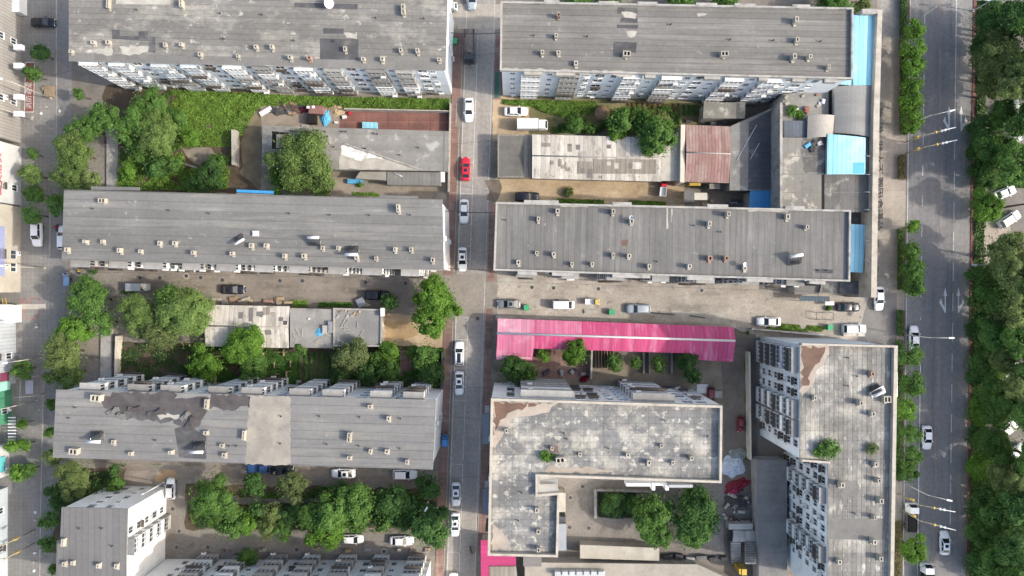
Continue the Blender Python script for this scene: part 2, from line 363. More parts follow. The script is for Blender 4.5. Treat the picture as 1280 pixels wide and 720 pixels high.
def pipes(b, lst):
    for x_, y_ in lst:
        x, y = P(x_, y_, b.h)
        if 'pipe' not in CACHE:
            f = MB(); f.tube((0, 0, 0), (0, 0, .45), .09, m=0); f.tube((0, 0, .45), (0, 0, .5), .17, .05, m=0); CACHE['pipe'] = f.mesh('vent_pipe', [STEELD])
        part_at(b, 'vent_pipe', CACHE['pipe'], x, y, b.h, 0, b.roof)
def facade(b, e0, e1, floors, fh, z0, pattern, margin=.6, seed=1, d=1.2, ac=.25, skip=.0, styles='wwbbdd', light=False):
    r = random.Random(seed)
    a, c = Vector(e0), Vector(e1); L = (c - a).length; u = (c - a) / L
    n = Vector((-u.y, u.x))
    if n.dot((a + c) / 2 - Vector((b.o.x, b.o.y))) < 0: n = -n
    rz = math.atan2(n.y, n.x) - math.pi / 2
    s = margin; i = 0
    while True:
        kind, w = pattern[i % len(pattern)]; i += 1
        if s + w > L - margin: break
        mid = a + u * (s + w / 2); s += w
        if kind == 'G': continue
        st0 = r.choice(styles)
        for f in range(floors):
            z = z0 + f * fh
            if kind == 'B':
                if b.nb >= 100: continue
                b.nb += 1
                st = r.choice(styles) if r.random() < .35 else st0
                me, gl = balcony_mesh(round(w - .5, 2), round(d, 2), st, f == floors - 1 and not light, light)
                o = part_at(b, 'balcony', me, mid.x, mid.y, z + .08, rz)
                ob('glazing', gl, o)
                if r.random() < ac:
                    q = mid + u * (w * .3) + n * d; part_at(b, 'air_conditioner', ac_mesh(), q.x, q.y, z + .2, rz)
                elif r.random() < .3:
                    q = mid + n * d; part_at(b, 'window_guard', cage_mesh(round(w - .7, 2), 1.35, .55), q.x, q.y, z + 1.02, rz)
            else:
                if b.nw >= 98 or r.random() < skip: continue
                b.nw += 1
                ww, wh = {'W': (1.7, 1.5), 'S': (.9, 1.1), 'N': (1.2, 1.4)}[kind]
                fr, pn = win_mesh(ww, wh, FRAMEW if r.random() < .7 else FRAMEG)
                o = part_at(b, 'window', fr, mid.x, mid.y, z + 1.0, rz); ob('pane', pn, o)
                if kind != 'S' and r.random() < .3: part_at(b, 'window_guard', cage_mesh(ww + .1, wh, .5), mid.x + n.x * .1, mid.y + n.y * .1, z + 1.0, rz)
                elif r.random() < ac:
                    q = mid + u * (.2); part_at(b, 'air_conditioner', ac_mesh(), q.x, q.y, z + .25, rz)
def edge(b, i, z=None): return b.wall[i], b.wall[(i + 1) % len(b.wall)]
def find_edge(b, nx, ny):
    """wall edge whose outward normal is closest to (nx, ny), longest first"""
    best = None
    for i in range(len(b.wall)):
        a, c = Vector(b.wall[i]), Vector(b.wall[(i + 1) % len(b.wall)]); d = c - a; n = Vector((d.y, -d.x)).normalized()
        if n.dot(Vector((nx, ny))) > .9 and (best is None or d.length > best[0]): best = (d.length, a, c)
    return best[1], best[2]

# ------------------------------------------------------------------ apartment blocks
A = building('apartment_block', 'apartment block beside the loaded truck, pale-stained grey roof and blue-white balconies', [(86, -26), (560, -20), (557, 88), (86, 76)], 16, WALLB, ROOFA, .35)
PATB = [('B', 3.7), ('S', 1.5), ('B', 3.3), ('G', .5), ('W', 2.2), ('S', 1.4)]
facade(A, *find_edge(A, 0, -1), 5, 3.0, .5, PATB, seed=3, light=True, d=.75)
e = find_edge(A, 1, 0); facade(A, *e, 5, 3.0, .5, [('G', 5), ('S', 1.6), ('G', 4)], seed=4, ac=.6)
vents(A, [(135, 4, 'l'), (227, 5, 'l'), (88, 64), (116, 53), (135, 53), (206, 56), (227, 56), (250, 68), (297, 70), (320, 59), (340, 59), (363, 72), (431, 61), (454, 74), (478, 74), (501, 63), (522, 64), (549, 75), (504, 12, 'l'), (387, 73, 'r')])
pipes(A, [(172, 13), (276, 17), (280, 49), (328, 19), (368, 51), (470, 23), (530, 24), (418, 52)])
for pl in ([(140, 37), (150, 37), (150, 49), (140, 49)], [(150, 45), (173, 45), (195, 46), (194, 52), (150, 49)], [(173, 39), (185, 39), (185, 45), (173, 45)], [(186, 52), (194, 52), (194, 66), (186, 65)], [(400, 48), (448, 49), (448, 75), (400, 74)], [(404, 35), (430, 36), (429, 42), (404, 42)], [(368, 3), (447, 5), (447, 12), (368, 9)]):
    patch(A, pl, DARKP, 'felt_patch')
patch(A, [(86.5, 66), (556, 77.5), (556.6, 87.5), (86.5, 75.5)], M('eave_strip', (.165, .161, .153), .1, .3, strip=(0, 6, .12, .06, 0)), 'eave_strip', .002)
for pl in ([(119, 62), (140, 57), (139, 69), (121, 68)], [(150, 58), (186, 57), (184, 66), (152, 69)], [(431, 41), (448, 41), (447, 48), (432, 47)]): patch(A, pl, PALEP, 'pale_patch', .008, .25)
for pl in ([(118, 67), (118, 75), (192, 76), (192, 69)], [(145, -12), (213, -12), (213, 6), (145, 5)]): patch(A, pl, GREYP if pl[0][1] > 0 else PALEP, 'felt_patch', .0045)

Bb = building('apartment_block', 'ribbed grey roof apartment block touching the largest bright blue sheet roof', [(626, 3), (1065, 11), (1064, 100), (625, 89)], 16, WALLB, ROOFB, .3, (.55, .3, PARG))
facade(Bb, *find_edge(Bb, 0, -1), 5, 3.0, .5, [('S', 2.6), ('B', 3.8), ('S', 3.0), ('B', 3.9), ('S', 2.2), ('W', 2.4)], seed=8, styles='wwwbdb', light=True, d=.75)
facade(Bb, *find_edge(Bb, -1, 0), 5, 3.0, .5, [('G', 5), ('S', 1.6), ('G', 4)], seed=9)
vents(Bb, [(698, 20, 'r'), (695, 45), (678, 66), (698, 66), (720, 79), (783, 68, 'b'), (905, 68, 'b'), (994, 26, 't'), (996, 50, 't'), (991, 72, 't'), (1011, 72, 't'), (1035, 84, 't')])
pipes(Bb, [(667, 45), (734, 46), (912, 50), (966, 51), (1025, 52), (838, 31), (692, 46)])
for pl in ([(772, 9), (797, 10), (797, 17), (771, 17)], [(776, 22), (797, 22), (797, 29), (775, 28)], [(771, 31), (798, 31), (797, 36), (771, 35)], [(767, 52), (796, 53), (795, 66), (766, 64)]): patch(Bb, pl, DARKP, 'felt_patch')
for pl in ([(777, 15), (790, 14), (797, 18), (795, 23), (780, 22)], [(783, 39), (796, 38), (795, 47), (784, 46)], [(740, 88), (780, 88), (792, 96), (742, 93)], [(872, 17), (884, 16), (883, 20), (873, 20)], [(630, 85), (700, 87), (736, 90), (735, 93), (632, 88)]): patch(Bb, pl, PALEP, 'pale_patch', .008, .2)
# stepped parapet boxes along both long sides
for x0, x1 in ((680, 699), (748, 773), (796, 821), (869, 895), (917, 943), (989, 1011)):
    q = MB(); p = PP([(x0, 1.6 + (x0 - 680) * .018), (x1, 1.6 + (x1 - 680) * .018), (x1, 5 + (x1 - 680) * .018), (x0, 5 + (x0 - 680) * .018)], 16); q.prism(p, 15.2, 16.62); put('parapet_step', q, PARG, Bb.t)
for x0, x1 in ((655, 677), (695, 719), (806, 819), (880, 900), (948, 960), (990, 1007), (1030, 1045)):
    y = 90 + (x0 - 630) * .0253; q = MB(); q.prism(PP([(x0, y - 1), (x1, y - .6), (x1, y + 3.4), (x0, y + 3)], 16), 15.3, 16.25); put('parapet_step', q, PALEP if x0 % 2 else PARG, Bb.t)

Cb = building('apartment_block', 'banded grey roof apartment block between the weedy plot and the brown lane', [(80, 237), (553, 249), (555, 338), (77, 325)], 16, WALLW, ROOFC, .35)
facade(Cb, *find_edge(Cb, 0, -1), 5, 3.0, .5, [('B', 3.6), ('G', 1), ('W', 2.2), ('B', 3.4), ('S', 1.8), ('G', .8)], seed=11, d=1.25, styles='wwwdd')
facade(Cb, *find_edge(Cb, 1, 0), 5, 3.0, .5, [('G', 4), ('S', 1.6), ('G', 3)], seed=9, ac=.7)
vents(Cb, [(128, 251, 'b'), (107, 302), (128, 302), (150, 313), (175, 314), (199, 304), (218, 304), (242, 316), (290, 317), (333, 307), (356, 320), (380, 320), (403, 310), (423, 310), (446, 322), (470, 323), (494, 312), (514, 312), (541, 325), (498, 261, 'l'), (314, 307), (83, 312)])
pipes(Cb, [(212, 263), (262, 267), (362, 267), (462, 269), (513, 269), (117, 261), (413, 269)])
for pl in ([(114, 226 + 11), (174, 238), (174, 234), (114, 233)], [(294, 243), (296, 241), (341, 243), (341, 246)], [(474, 248), (522, 249), (522, 245), (474, 244)]): 
    q = MB(); q.prism(PP(pl, 16), 15.7, 15.99); put('roof_step', q, ROOFC, Cb.t)
q = MB(); q.prism(PP([(295, 236.5), (341, 238.5), (341, 242), (295, 240)], 16), 15.5, 15.75); put('awning', q, BLUEDK, Cb.t)
patch(Cb, [(540, 262), (547, 262), (547, 322), (539, 322)], PALEP, 'pale_patch', .006, .3) if 0 else None

Db = building('apartment_block', 'slate-grey parapeted apartment block facing the pink-roofed shed across the sandy lane', [(620, 253), (1062, 263), (1061, 352), (617, 338)], 16, WALLG, ROOFD, .3, (.5, .3, PARG))
facade(Db, *find_edge(Db, 0, -1), 5, 3.0, .5, [('G', 3), ('B', 3.4), ('G', 2.2), ('W', 2.4), ('B', 3.2), ('G', 1.6)], seed=15, d=1.1, styles='ddbbw')
facade(Db, *find_edge(Db, -1, 0), 5, 3.0, .5, [('G', 4), ('S', 1.6), ('G', 3)], seed=16)
vents(Db, [(673, 274), (697, 264), (671, 316), (692, 318), (648, 328), (715, 330), (740, 330), (766, 265, 't'), (789, 277, 't'), (766, 319, 't'), (786, 320, 't'), (811, 333, 't'), (861, 333, 't'), (886, 280, 't'), (887, 323, 'r'), (907, 323, 'r'), (909, 268, 't'), (931, 335), (984, 271, 't'), (1008, 284, 't')])
pipes(Db, [(821, 327), (867, 282), (810, 332), (1022, 338), (1033, 338), (632, 275), (900, 290)])
for pl in ([(833, 260), (835, 260), (835, 286), (833, 286)], [(839, 261), (841, 261), (840, 278), (839, 278)], [(700, 256), (735, 257), (735, 259), (700, 258)], [(935, 260), (985, 262), (985, 265), (936, 264)]): patch(Db, pl, PALEP, 'pale_patch', .006, .06)
patch(Db, [(777, 300), (785, 300), (784, 308), (776, 307)], BROWNP, 'felt_patch')
patch(Db, [(1019, 336), (1042, 337), (1041, 342), (1019, 341)], DARKP, 'felt_patch')
for x0, x1 in ((655, 698), (765, 789), (883, 909), (980, 1004)):
    y = 252.2 + (x0 - 620) * .0226; q = MB(); q.prism(PP([(x0, y - 2.5), (x1, y - 2), (x1, y + 2), (x0, y + 1.5)], 16), 15.3, 16.58); put('parapet_step', q, PARG, Db.t)
for x0, x1 in ((647, 671), (690, 716), (765, 812), (858, 890), (932, 965), (1010, 1030)):
    y = 341 + (x0 - 640) * .0315; q = MB(); q.prism(PP([(x0, y - 2), (x1, y - 1), (x1, y + 3), (x0, y + 2)], 16), 15.3, 16.58); put('parapet_step', q, PARG, Db.t)

Eb = building('apartment_block', 'apartment block with grey roof torn open to black felt beside a tan patch', [(70, 487), (545, 500), (541, 587), (66, 572)], 16, WALLW, M('bitumen_roof_banded_pale', (.172, .171, .168), .1, .12, strip=(1, 1.5, .26, .07, 1.6), stain=STREAK, grain=.07), .35)
facade(Eb, *find_edge(Eb, 0, 1), 5, 3.0, .5, [('G', 1.2), ('B', 3.8), ('S', 2.0), ('B', 3.8), ('W', 3.4)], seed=21, d=1.3, styles='wwwdb')
facade(Eb, *find_edge(Eb, 1, 0), 5, 3.0, .5, [('G', 5), ('S', 1.6), ('G', 3)], seed=22)
facade(Eb, *find_edge(Eb, 0, -1), 5, 3.0, .5, [('G', 3), ('W', 2.6), ('G', 3.2), ('S', 2), ('G', 2)], seed=23, ac=.3)
vents(Eb, [(122, 497, 'b'), (258, 505, 'l'), (463, 508), (486, 523), (93, 564, 'b'), (141, 553), (163, 567), (214, 565), (257, 541), (277, 557), (280, 569), (437, 546, 'l'), (463, 564), (484, 564), (437, 572), (509, 577), (305, 544, 'l')])
pipes(Eb, [(87, 522), (95, 509), (195, 550), (287, 557), (296, 557), (400, 520), (450, 521), (501, 523), (409, 555), (449, 557), (500, 560), (352, 520), (351, 554)])
patch(Eb, [(127, 497), (148, 489.6), (220, 491.5), (220, 497), (262, 498), (262, 492.6), (311, 494), (311, 509), (285, 512), (262, 510), (255, 520), (248, 532), (240, 540), (230, 538), (240, 527), (215, 525), (204, 521), (192, 526), (180, 520), (160, 524), (150, 520), (140, 515), (128, 508)], TORN, 'torn_felt', .004, .35)
patch(Eb, [(150, 514), (175, 510), (200, 512), (230, 515), (244, 528), (238, 541), (215, 528), (190, 526), (165, 522), (152, 521)], DARKP, 'torn_felt', .008, .5, 8)
patch(Eb, [(196, 517), (222, 518), (224, 523), (200, 523)], PALEP, 'pale_patch', .012, .3)
patch(Eb, [(311, 494.5), (363, 496), (363, 580), (352, 582), (306, 580), (309, 545)], TANP, 'bare_screed_patch', .004, .15)
patch(Eb, [(218, 536), (234, 530), (258, 546), (258, 574), (224, 572)], DARKP, 'felt_patch', .0045)
for (x, y, l, a_) in ((142, 514, 2.2, .4), (170, 512, 2.6, -.2), (196, 516, 3.0, .1), (238, 528, 2.5, 1.0), (232, 520, 2.0, .7), (152, 520, 1.5, -.6)):
    q = MB(); p = P(x, y, 16); q.box((p[0], p[1], 16.16), (l, .7, .25), 0, a_); q.box((p[0] + .3, p[1] + .2, 16.33), (l * .6, .5, .18), 0, a_ + .5)
    solo('felt_roll', q, [TORN if l > 2.3 else GREYP], {142: 'grey crumpled scrap of felt at the start of the torn roof strip', 170: 'dark crumpled felt heap on the torn roof, second from the white vent', 196: 'longest dark felt heap, beside the pale streak on the torn roof', 238: 'dark felt heap by the lower tail of the torn roof strip', 232: 'grey scrap of felt between the torn strip and the square dark patch', 152: 'small grey felt scrap under the torn roof strip edge'}[x], 'roof felt', 'felt scraps on the torn roof')

Fb = building('apartment_block', 'corner apartment block with ribbed grey roof and two bright white walls', [(77, 634), (160, 636), (158, 704), (158, 760), (69, 760), (71, 676), (75, 676)], 14, WALLW, ROOFF, .2)
facade(Fb, *find_edge(Fb, 0, 1), 5, 2.7, .3, [('G', 2.4), ('S', 1.8), ('G', 1.4), ('N', 1.8), ('G', 1)], seed=25, ac=.0)
e0, e1 = find_edge(Fb, 1, 0)
fe = [Vector(e0), Vector(e1)]; fe.sort(key=lambda v: -v.y)
facade(Fb, Vector(offset(ccw(PP([(160, 636), (158, 704), (158, 760), (69, 760), (77, 634)], 14)), .2)[0]) if 0 else P(159, 637, 14), P(157.2, 706, 14), 5, 2.7, .3, [('G', 2.6), ('N', 2.2), ('B', 3.2), ('N', 2.0)], seed=26, d=1.1, styles='wwd', margin=.3)
vents(Fb, [(79, 678, 'l'), (80, 705), (90, 704), (123, 707), (145, 708)])
pipes(Fb, [(100, 660), (128, 660), (141, 682)])

Gb = building('apartment_block', 'bottom edge apartment block whose stacked dirty balconies face the tree-lined lane', [(148, 742), (527, 744), (525, 840), (148, 840)], 16, WALLW, ROOFC, .3)
facade(Gb, *find_edge(Gb, 0, 1), 5, 3.0, .5, [('B', 3.8), ('G', 1.6), ('S', 1.8), ('B', 3.4), ('N', 2.2), ('G', .8)], seed=31, d=1.3, styles='wdwdb')

Hb = building('apartment_block', 'tall L-shaped apartment block with beige parapet and blotched grey roof', [(614, 497), (901, 506), (900, 602), (672, 594), (672, 616), (699, 614), (697, 694), (610, 692)], 19, WALLW, ROOFH, .05, (.9, .38, STONEP))
facade(Hb, *find_edge(Hb, 0, 1), 6, 3.0, .4, [('G', .9), ('W', 2.4), ('W', 2.4), ('G', 1.2), ('B', 7.4), ('W', 2.6), ('S', 1.8), ('G', .8), ('W', 2.3), ('W', 2.3), ('B', 9.4), ('G', .6), ('N', 2.0), ('N', 2.0)], seed=35, d=1.2, styles='ddw', ac=.35)
facade(Hb, *find_edge(Hb, -1, 0), 6, 3.0, .4, [('G', 2.2), ('S', 1.6), ('G', 2), ('N', 2)], seed=36)
facade(Hb, *find_edge(Hb, 0, -1), 6, 3.0, .4, [('G', 1.6), ('W', 2.4), ('G', 2.4)], seed=37)
facade(Hb, *find_edge(Hb, 1, 0), 6, 3.0, .4, [('G', 2.0), ('N', 2.2), ('G', 2)], seed=38)
vents(Hb, [(633, 538), (671, 637), (673, 664), (725, 568), (785, 569), (811, 578), (841, 578), (864, 572), (700, 574, 'b'), (827, 557), (673, 686, 't'), (690, 560)])
pipes(Hb, [(705, 541), (708, 548), (760, 560), (652, 615), (648, 650), (830, 525), (884, 545)])
patch(Hb, [(618, 501.5), (700, 504), (690, 511), (672, 517), (655, 521), (637, 527), (630, 537), (622, 552), (616, 562), (617, 530)], PINKP, 'silt_patch', .004, .4)
patch(Hb, [(618.5, 502.5), (660, 503.5), (658, 509), (646, 512), (636, 514), (630, 522), (624, 527), (619.5, 541), (617.5, 520)], BROWNP, 'rust_patch', .009, .35)
patch(Hb, [(661, 503.8), (672, 504), (670, 509), (661, 508)], BROWNP, 'rust_patch', .009, .2)
patch(Hb, [(615, 654), (633, 668), (632, 686), (614, 688)], PINKP, 'silt_patch', .004, .4)
patch(Hb, [(676, 590), (770, 592), (768, 588), (720, 584), (688, 584)], PINKP, 'silt_patch', .004, .3)
patch(Hb, [(688, 557), (697, 557), (697, 565), (688, 565)], BROWNP, 'rust_patch', .009, .05)
# courtyard side: white glazed bays and a lift shaft
for pl, z0, z1, m in (([(783, 604), (813, 604), (813, 608), (783, 608)], 14, 16.5, WHITEP), ([(815, 604), (836, 604), (836, 613), (832, 613), (832, 607), (819, 607), (819, 613), (815, 613)], 0, 12, WALLW), ([(836, 606), (866, 606), (866, 609.5), (836, 609.5)], 0, 13, METALG), ([(675, 599), (697, 599), (697, 612), (675, 612)], 13.8, 14, METALG)):
    q = MB(); q.prism(PP(pl, z1), z0, z1); put('rear_bay', q, m, Hb.t)
for pl, z1, m in (([(698, 616), (707, 616), (707, 640), (698, 640)], 3.4, PALEP), ([(698, 655), (708, 655), (708, 688), (698, 688)], 3.6, METALG), ([(698, 646), (707, 646), (707, 654), (698, 654)], 3.2, STEELD)):
    q = MB(); q.prism(PP(pl, z1), 0, z1); put('lean_to', q, m, Hb.t)
for y0, y1 in ((518, 555), (612, 642)):
    q = MB(); q.prism(PP([(603, y0), (612, y0), (612, y1), (603, y1)], 11), 10.4, 11); put('stair_canopy', q, M('canopy_slate', (.16, .18, .21), .1, .3), Hb.t)
    for k in range(4):
        q = MB(); q.prism(PP([(606 , y0 - 3 - 2.4 * k), (612, y0 - 3 - 2.4 * k), (612, y0 - 1.6 - 2.4 * k), (606, y0 - 1.6 - 2.4 * k)], 10.4), 10, 10.4); put('canopy_rib', q, METALG, Hb.t)

Ib = building('apartment_block', 'tall pale-blue apartment block beside the main road, gridded roof with a brown corner stain', [(1000, 430), (1118, 433), (1115, 570), (1112, 760), (1034, 760), (1035, 577), (1000, 574)], 19, WALLB, ROOFI, .05)
q = MB()
for pl in ([(1000, 428.5), (1119, 431.5), (1119, 434), (1000, 431)], [(1114.5, 434.01), (1119, 434.01), (1113.5, 760), (1109, 760)], [(1000, 573), (1035, 575.5), (1035, 578), (1000, 575.5)]): q.prism(PP(pl, 19), 18.4, 19.8)
put('parapet', q, STONEP, Ib.t)
PI = [('N', 2.3), ('W', 2.2), ('N', 1.9), ('B', 4.2), ('S', 1.6)]
facade(Ib, P(1000.3, 431, 19), P(1000.3, 573, 19), 6, 3.0, .6, [('B', 4.6), ('G', .5), ('N', 1.9), ('N', 2.0), ('B', 3.4), ('B', 3.2), ('N', 2.2)], seed=41, d=1.0, styles='bbbw', margin=.4)
facade(Ib, P(1035.3, 580, 19), P(1034.3, 740, 19), 6, 3.0, .6, [('N', 1.9), ('N', 1.8), ('B', 3.0), ('N', 2.0), ('S', 1.4)], seed=42, d=1.0, styles='bbwb', margin=.4)
vents(Ib, [(1018, 497, 't'), (1074, 503, 't'), (1090, 517, 't'), (1089, 467, 'r'), (1051, 605, 't'), (1097, 600, 't'), (1094, 580, 's'), (1099, 625, 't'), (1092, 646, 't'), (1091, 676, 't'), (1049, 702, 't'), (1099, 697, 't')])
vents(Ib, [(1108, 499, 'b')])
pipes(Ib, [(1059, 447), (1059, 482), (1067, 641), (1070, 470)])
patch(Ib, [(1001, 431.5), (1034, 432), (1036, 441), (1031, 452), (1020, 463), (1017, 480), (1010, 490), (1001, 492)], PINKP, 'silt_patch', .004, .4)
patch(Ib, [(1002.5, 433), (1029, 433.5), (1029, 440), (1025, 447), (1024, 455), (1014, 460), (1011, 470), (1010, 484), (1002.5, 485)], BROWNP, 'rust_patch', .009, .4)
patch(Ib, [(1037, 648), (1106, 648), (1105, 675), (1036, 674)], GREYP, 'felt_patch', .004)
patch(Ib, [(1053, 600), (1071, 600), (1071, 622), (1060, 622), (1056, 630), (1052, 622)], GREYP, 'felt_patch', .005, .3)
q = MB(); q.box((*P(1095, 489, 19.4), 19.55), (2.6, .9, .7), 0, .5); put('roof_hatch', q, METALG, Ib.roof)
q = MB(); q.prism(PP([(1117, 465), (1122, 465), (1122, 496), (1117, 496)], 14), 13.4, 14); put('sign_back', q, WALLW, Ib.t)

# ------------------------------------------------------------------ low buildings and sheds
def lowb(name, label, poly, h, roofs, wall=WALLL, cat='shed', over=.2, par=None, extra=None):
    """roofs: list of (polygon px or None for the whole, material, lift)"""
    b = Bld(); b.h = h; pts = ccw(PP(poly, h)); n = len(pts); cx, cy = sum(p[0] for p in pts) / n, sum(p[1] for p in pts) / n
    b.t = thing(name, label, cat, (cx, cy, 0)); b.o = Vector((cx, cy, 0)); b.wall = offset(pts, over); b.nb = b.nw = 0
    w = MB(); w.prism(b.wall, -.2, h - .14, 0, bottom=False); put('wall', w, wall, b.t)
    b.roof = None
    for pl, m, lift in roofs:
        q = MB(); q.prism(PP(pl, h) if pl else pts, h - .14, h + lift, 0); o = put('roof', q, m, b.t); b.roof = b.roof or o
    if par: q = MB(); q.ring(offset(pts, -.01), offset(pts, par[1]), h - .1, h + par[0]); put('parapet', q, par[2], b.t)
    return b
def gable(b, pts4, z, rise, mats, name='roof'):
    """pts4 = px corners TL TR BR BL at eave height; ridge runs along the long axis"""
    tl, tr, br, bl = PP(pts4, z); mid = lambda a, c: ((a[0] + c[0]) / 2, (a[1] + c[1]) / 2)
    r0, r1 = mid(tl, bl), mid(tr, br)
    for (a, c, d, e), m in (((tl, r0, r1, tr), mats[0]), ((r0, bl, br, r1), mats[1])):
        q = MB()
        za, zc, zd, ze = (z, z + rise, z + rise, z) if a is tl else (z + rise, z, z, z + rise)
        q.face([(*a, za), (*c, zc), (*d, zd), (*e, ze)]); q.face([(*e, ze - .08), (*d, zd - .08), (*c, zc - .08), (*a, za - .08)])
        for (s, zs), (t, zt) in (((a, za), (c, zc)), ((c, zc), (d, zd)), ((d, zd), (e, ze)), ((e, ze), (a, za))): q.face([(*s, zs - .08), (*t, zt - .08), (*t, zt), (*s, zs)])
        put(name, q, m, b.t)
    q = MB(); q.tube((*r0, z + rise + .02), (*r1, z + rise + .02), .14, n=6); put('ridge_cap', q, mats[2], b.t)

J = lowb('workshop', 'low grey flat-roofed workshop with a triangular white-stained patch beside the red-brick yard', [(328, 157), (561, 164), (559, 214), (425, 212), (345, 209), (327, 207)], 4, [(None, SLAB, 0)], cat='workshop')
patch(J, [(427, 183), (431, 181), (526, 213), (423, 211)], PALEP, 'pale_patch', .004, .1)
patch(J, [(427, 183), (431, 181), (480, 198), (450, 200), (427, 193)], M('lime_splash', (.62, .62, .60), .3, .9, stain=[((.3, .3, .29), .9, .5, .15, .8)]), 'lime_patch', .008, .3)
q = MB(); q.prism(PP([(430, 180), (432, 179), (528, 212), (526, 213)], 4.2), 4.0, 4.3); put('parapet', q, PARG, J.t)
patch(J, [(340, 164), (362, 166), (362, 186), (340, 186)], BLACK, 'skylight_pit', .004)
q = MB(); q.prism(PP([(345.5, 168), (356, 168), (356, 185), (345.5, 185)], 4.3), 4.0, 4.4, 0); put('skylight', q, PINKP, J.t)
patch(J, [(554, 164), (556, 164), (555, 214), (553, 214)], GREYP, 'felt_patch')
patch(J, [(346, 206), (360, 206), (390, 200), (424, 200), (424, 211), (346, 208)], SLABY, 'pale_patch', .005)
pipes(J, [(366, 164), (369, 164), (383, 165), (398, 164), (407, 165), (428, 165), (433, 165), (467, 167), (410, 171), (379, 171), (418, 184), (472, 168), (457, 186), (500, 194), (523, 185)])
J2 = lowb('lean_to_shed', 'grey metal lean-to along the lower side of the flat-roofed workshop', [(484, 214.5), (551, 215.5), (551, 232), (484, 231)], 3.3, [(None, M('lean_to_sheet', (.18, .175, .165), .14, .4, strip=(0, .8, .2, .06, 1)), 0)])
q = MB(); p = P(497, 218, 3.4); q.tube((p[0] - .9, p[1] + .4, 3.42), (p[0] + .9, p[1] - .4, 3.42), .07, n=6); solo('plank', q, WHITEP, 'short white pipe lying on the grey lean-to', 'pipe')
lowb('porch', 'beige slab porch between the workshop and the grey lean-to', [(450, 214.5), (483, 214.5), (483, 225.5), (444, 223)], 3.2, [(None, TANP, 0)], cat='porch')

K = lowb('warehouse', 'long old shed with patched cream cement-sheet roof behind the white box truck', [(666, 169), (826, 173), (826, 226), (666, 222)], 4, [], over=.25, cat='shed')
gable(K, [(665, 168), (827, 172), (827, 227), (665, 223)], 4.0, .8, [ASBES, ASBES, PARG])
def kz(y): return 4.0 + .8 * (1 - abs(y - 197) / 27) + .012
for (x0, x1, y0, y1) in ((667, 736, 191.5, 196.0), (722, 740, 202, 217), (742, 820, 199.5, 217), (768, 800, 199, 214), (698, 702, 199, 208), (688, 692, 201, 206), (749, 753, 219, 223)):
    q = MB(); pts = [(x0, y0), (x1, y0 + .3), (x1, y1 + .3), (x0, y1)]; q.face([(*P(x, y, 4.4), kz(y - (x - 665) * .024) + .02) for x, y in pts[::-1]]); put('patched_sheet', q, ASBESD, K.t)
rk = random.Random(4)
for i in range(20):
    x0 = rk.uniform(668, 810); w_ = rk.choice((5.5, 5.5, 11)); up = rk.random() < .5; y0 = rk.uniform(170, 182) if up else rk.uniform(199, 212); y1 = y0 + rk.uniform(4, 11)
    q = MB(); q.face([(*P(x, y + (x - 665) * .024, 4.4), kz(y) + .026 + .003 * i) for x, y in [(x0, y0), (x0 + w_, y0), (x0 + w_, y1), (x0, y1)][::-1]]); put('patched_sheet', q, rk.choice((ASBESD, PALESLAB, GREYP, ASBES)), K.t)
K2 = lowb('slab_house', 'pale concrete-roofed room between the cream sheet roof and the weathered red roof', [(827, 178), (855, 160), (855, 226), (827, 226)], 3.8, [(None, PALESLAB, 0)], cat='house')
K3 = lowb('lean_to_shed', 'dark lean-to platform at the road end of the cream sheet roof', [(622, 168), (664, 168), (664, 222), (622, 222)], 3.0, [(None, ASBESD, 0)])
patch(K3, [(624, 170), (655, 170), (655, 220), (624, 220)], M('dark_gravel', (.13, .125, .115), .2, .4), 'felt_patch')
Lr = lowb('tin_shed', 'shed with two weathered red corrugated roof slopes joined by a grey ridge', [(857, 156), (912, 158), (911, 228), (856, 227)], 4.6, [], over=.25)
gable(Lr, [(857, 156), (912, 158), (911, 229), (856, 227)], 4.6, .9, [REDROOF, REDROOF, PARG])
q = MB(); q.prism(PP([(851, 156), (856.5, 156), (855.5, 228), (850, 228)], 4.9), 0, 5.0); solo('boundary_wall', q, WALLC, 'cream boundary wall along the weathered red tin roof', 'wall')
L2 = lowb('flat_roof_house', 'flat concrete-roofed house half in shade between the red tin shed and the taller shop block', [(912.6, 158), (976, 130), (976, 238), (912, 238)], 4.6, [(None, SLAB, 0)], cat='house')
patch(L2, [(936, 153), (975.5, 131), (975.5, 237), (935, 237)], SLABN, 'dark_patch', .004)  # dark sheet paints the taller shop block's shadow onto this roof
for (x0, y0, x1, y1) in ((921, 200, 946, 156), (938, 199, 949, 179)):
    a_, c_ = P(x0, y0, 4.7), P(x1, y1, 4.7); q = MB(); q.tube((*a_, 4.68), (*c_, 4.68), .07, n=6); solo('pole_on_roof', q, WHITEP, 'longer white pole lying across the flat shaded roof' if x0 == 921 else 'shorter white pole lying on the flat shaded roof', 'pole', 'white poles on the flat roof')
lowb('blue_shed', 'small deep-blue sheet-roofed shed tucked against the long slate-grey roof', [(937.5, 237.5), (974.5, 237.5), (974, 260), (937, 260)], 4.4, [(None, BLUEDK, 0)])
lowb('old_outbuilding', 'dirty slab-roofed outbuilding in front of the blue-balconied block beside the weathered red roof', [(880, 128), (932, 128), (931, 148), (879, 148)], 4.2, [(None, SLABY, 0)], cat='outbuilding')
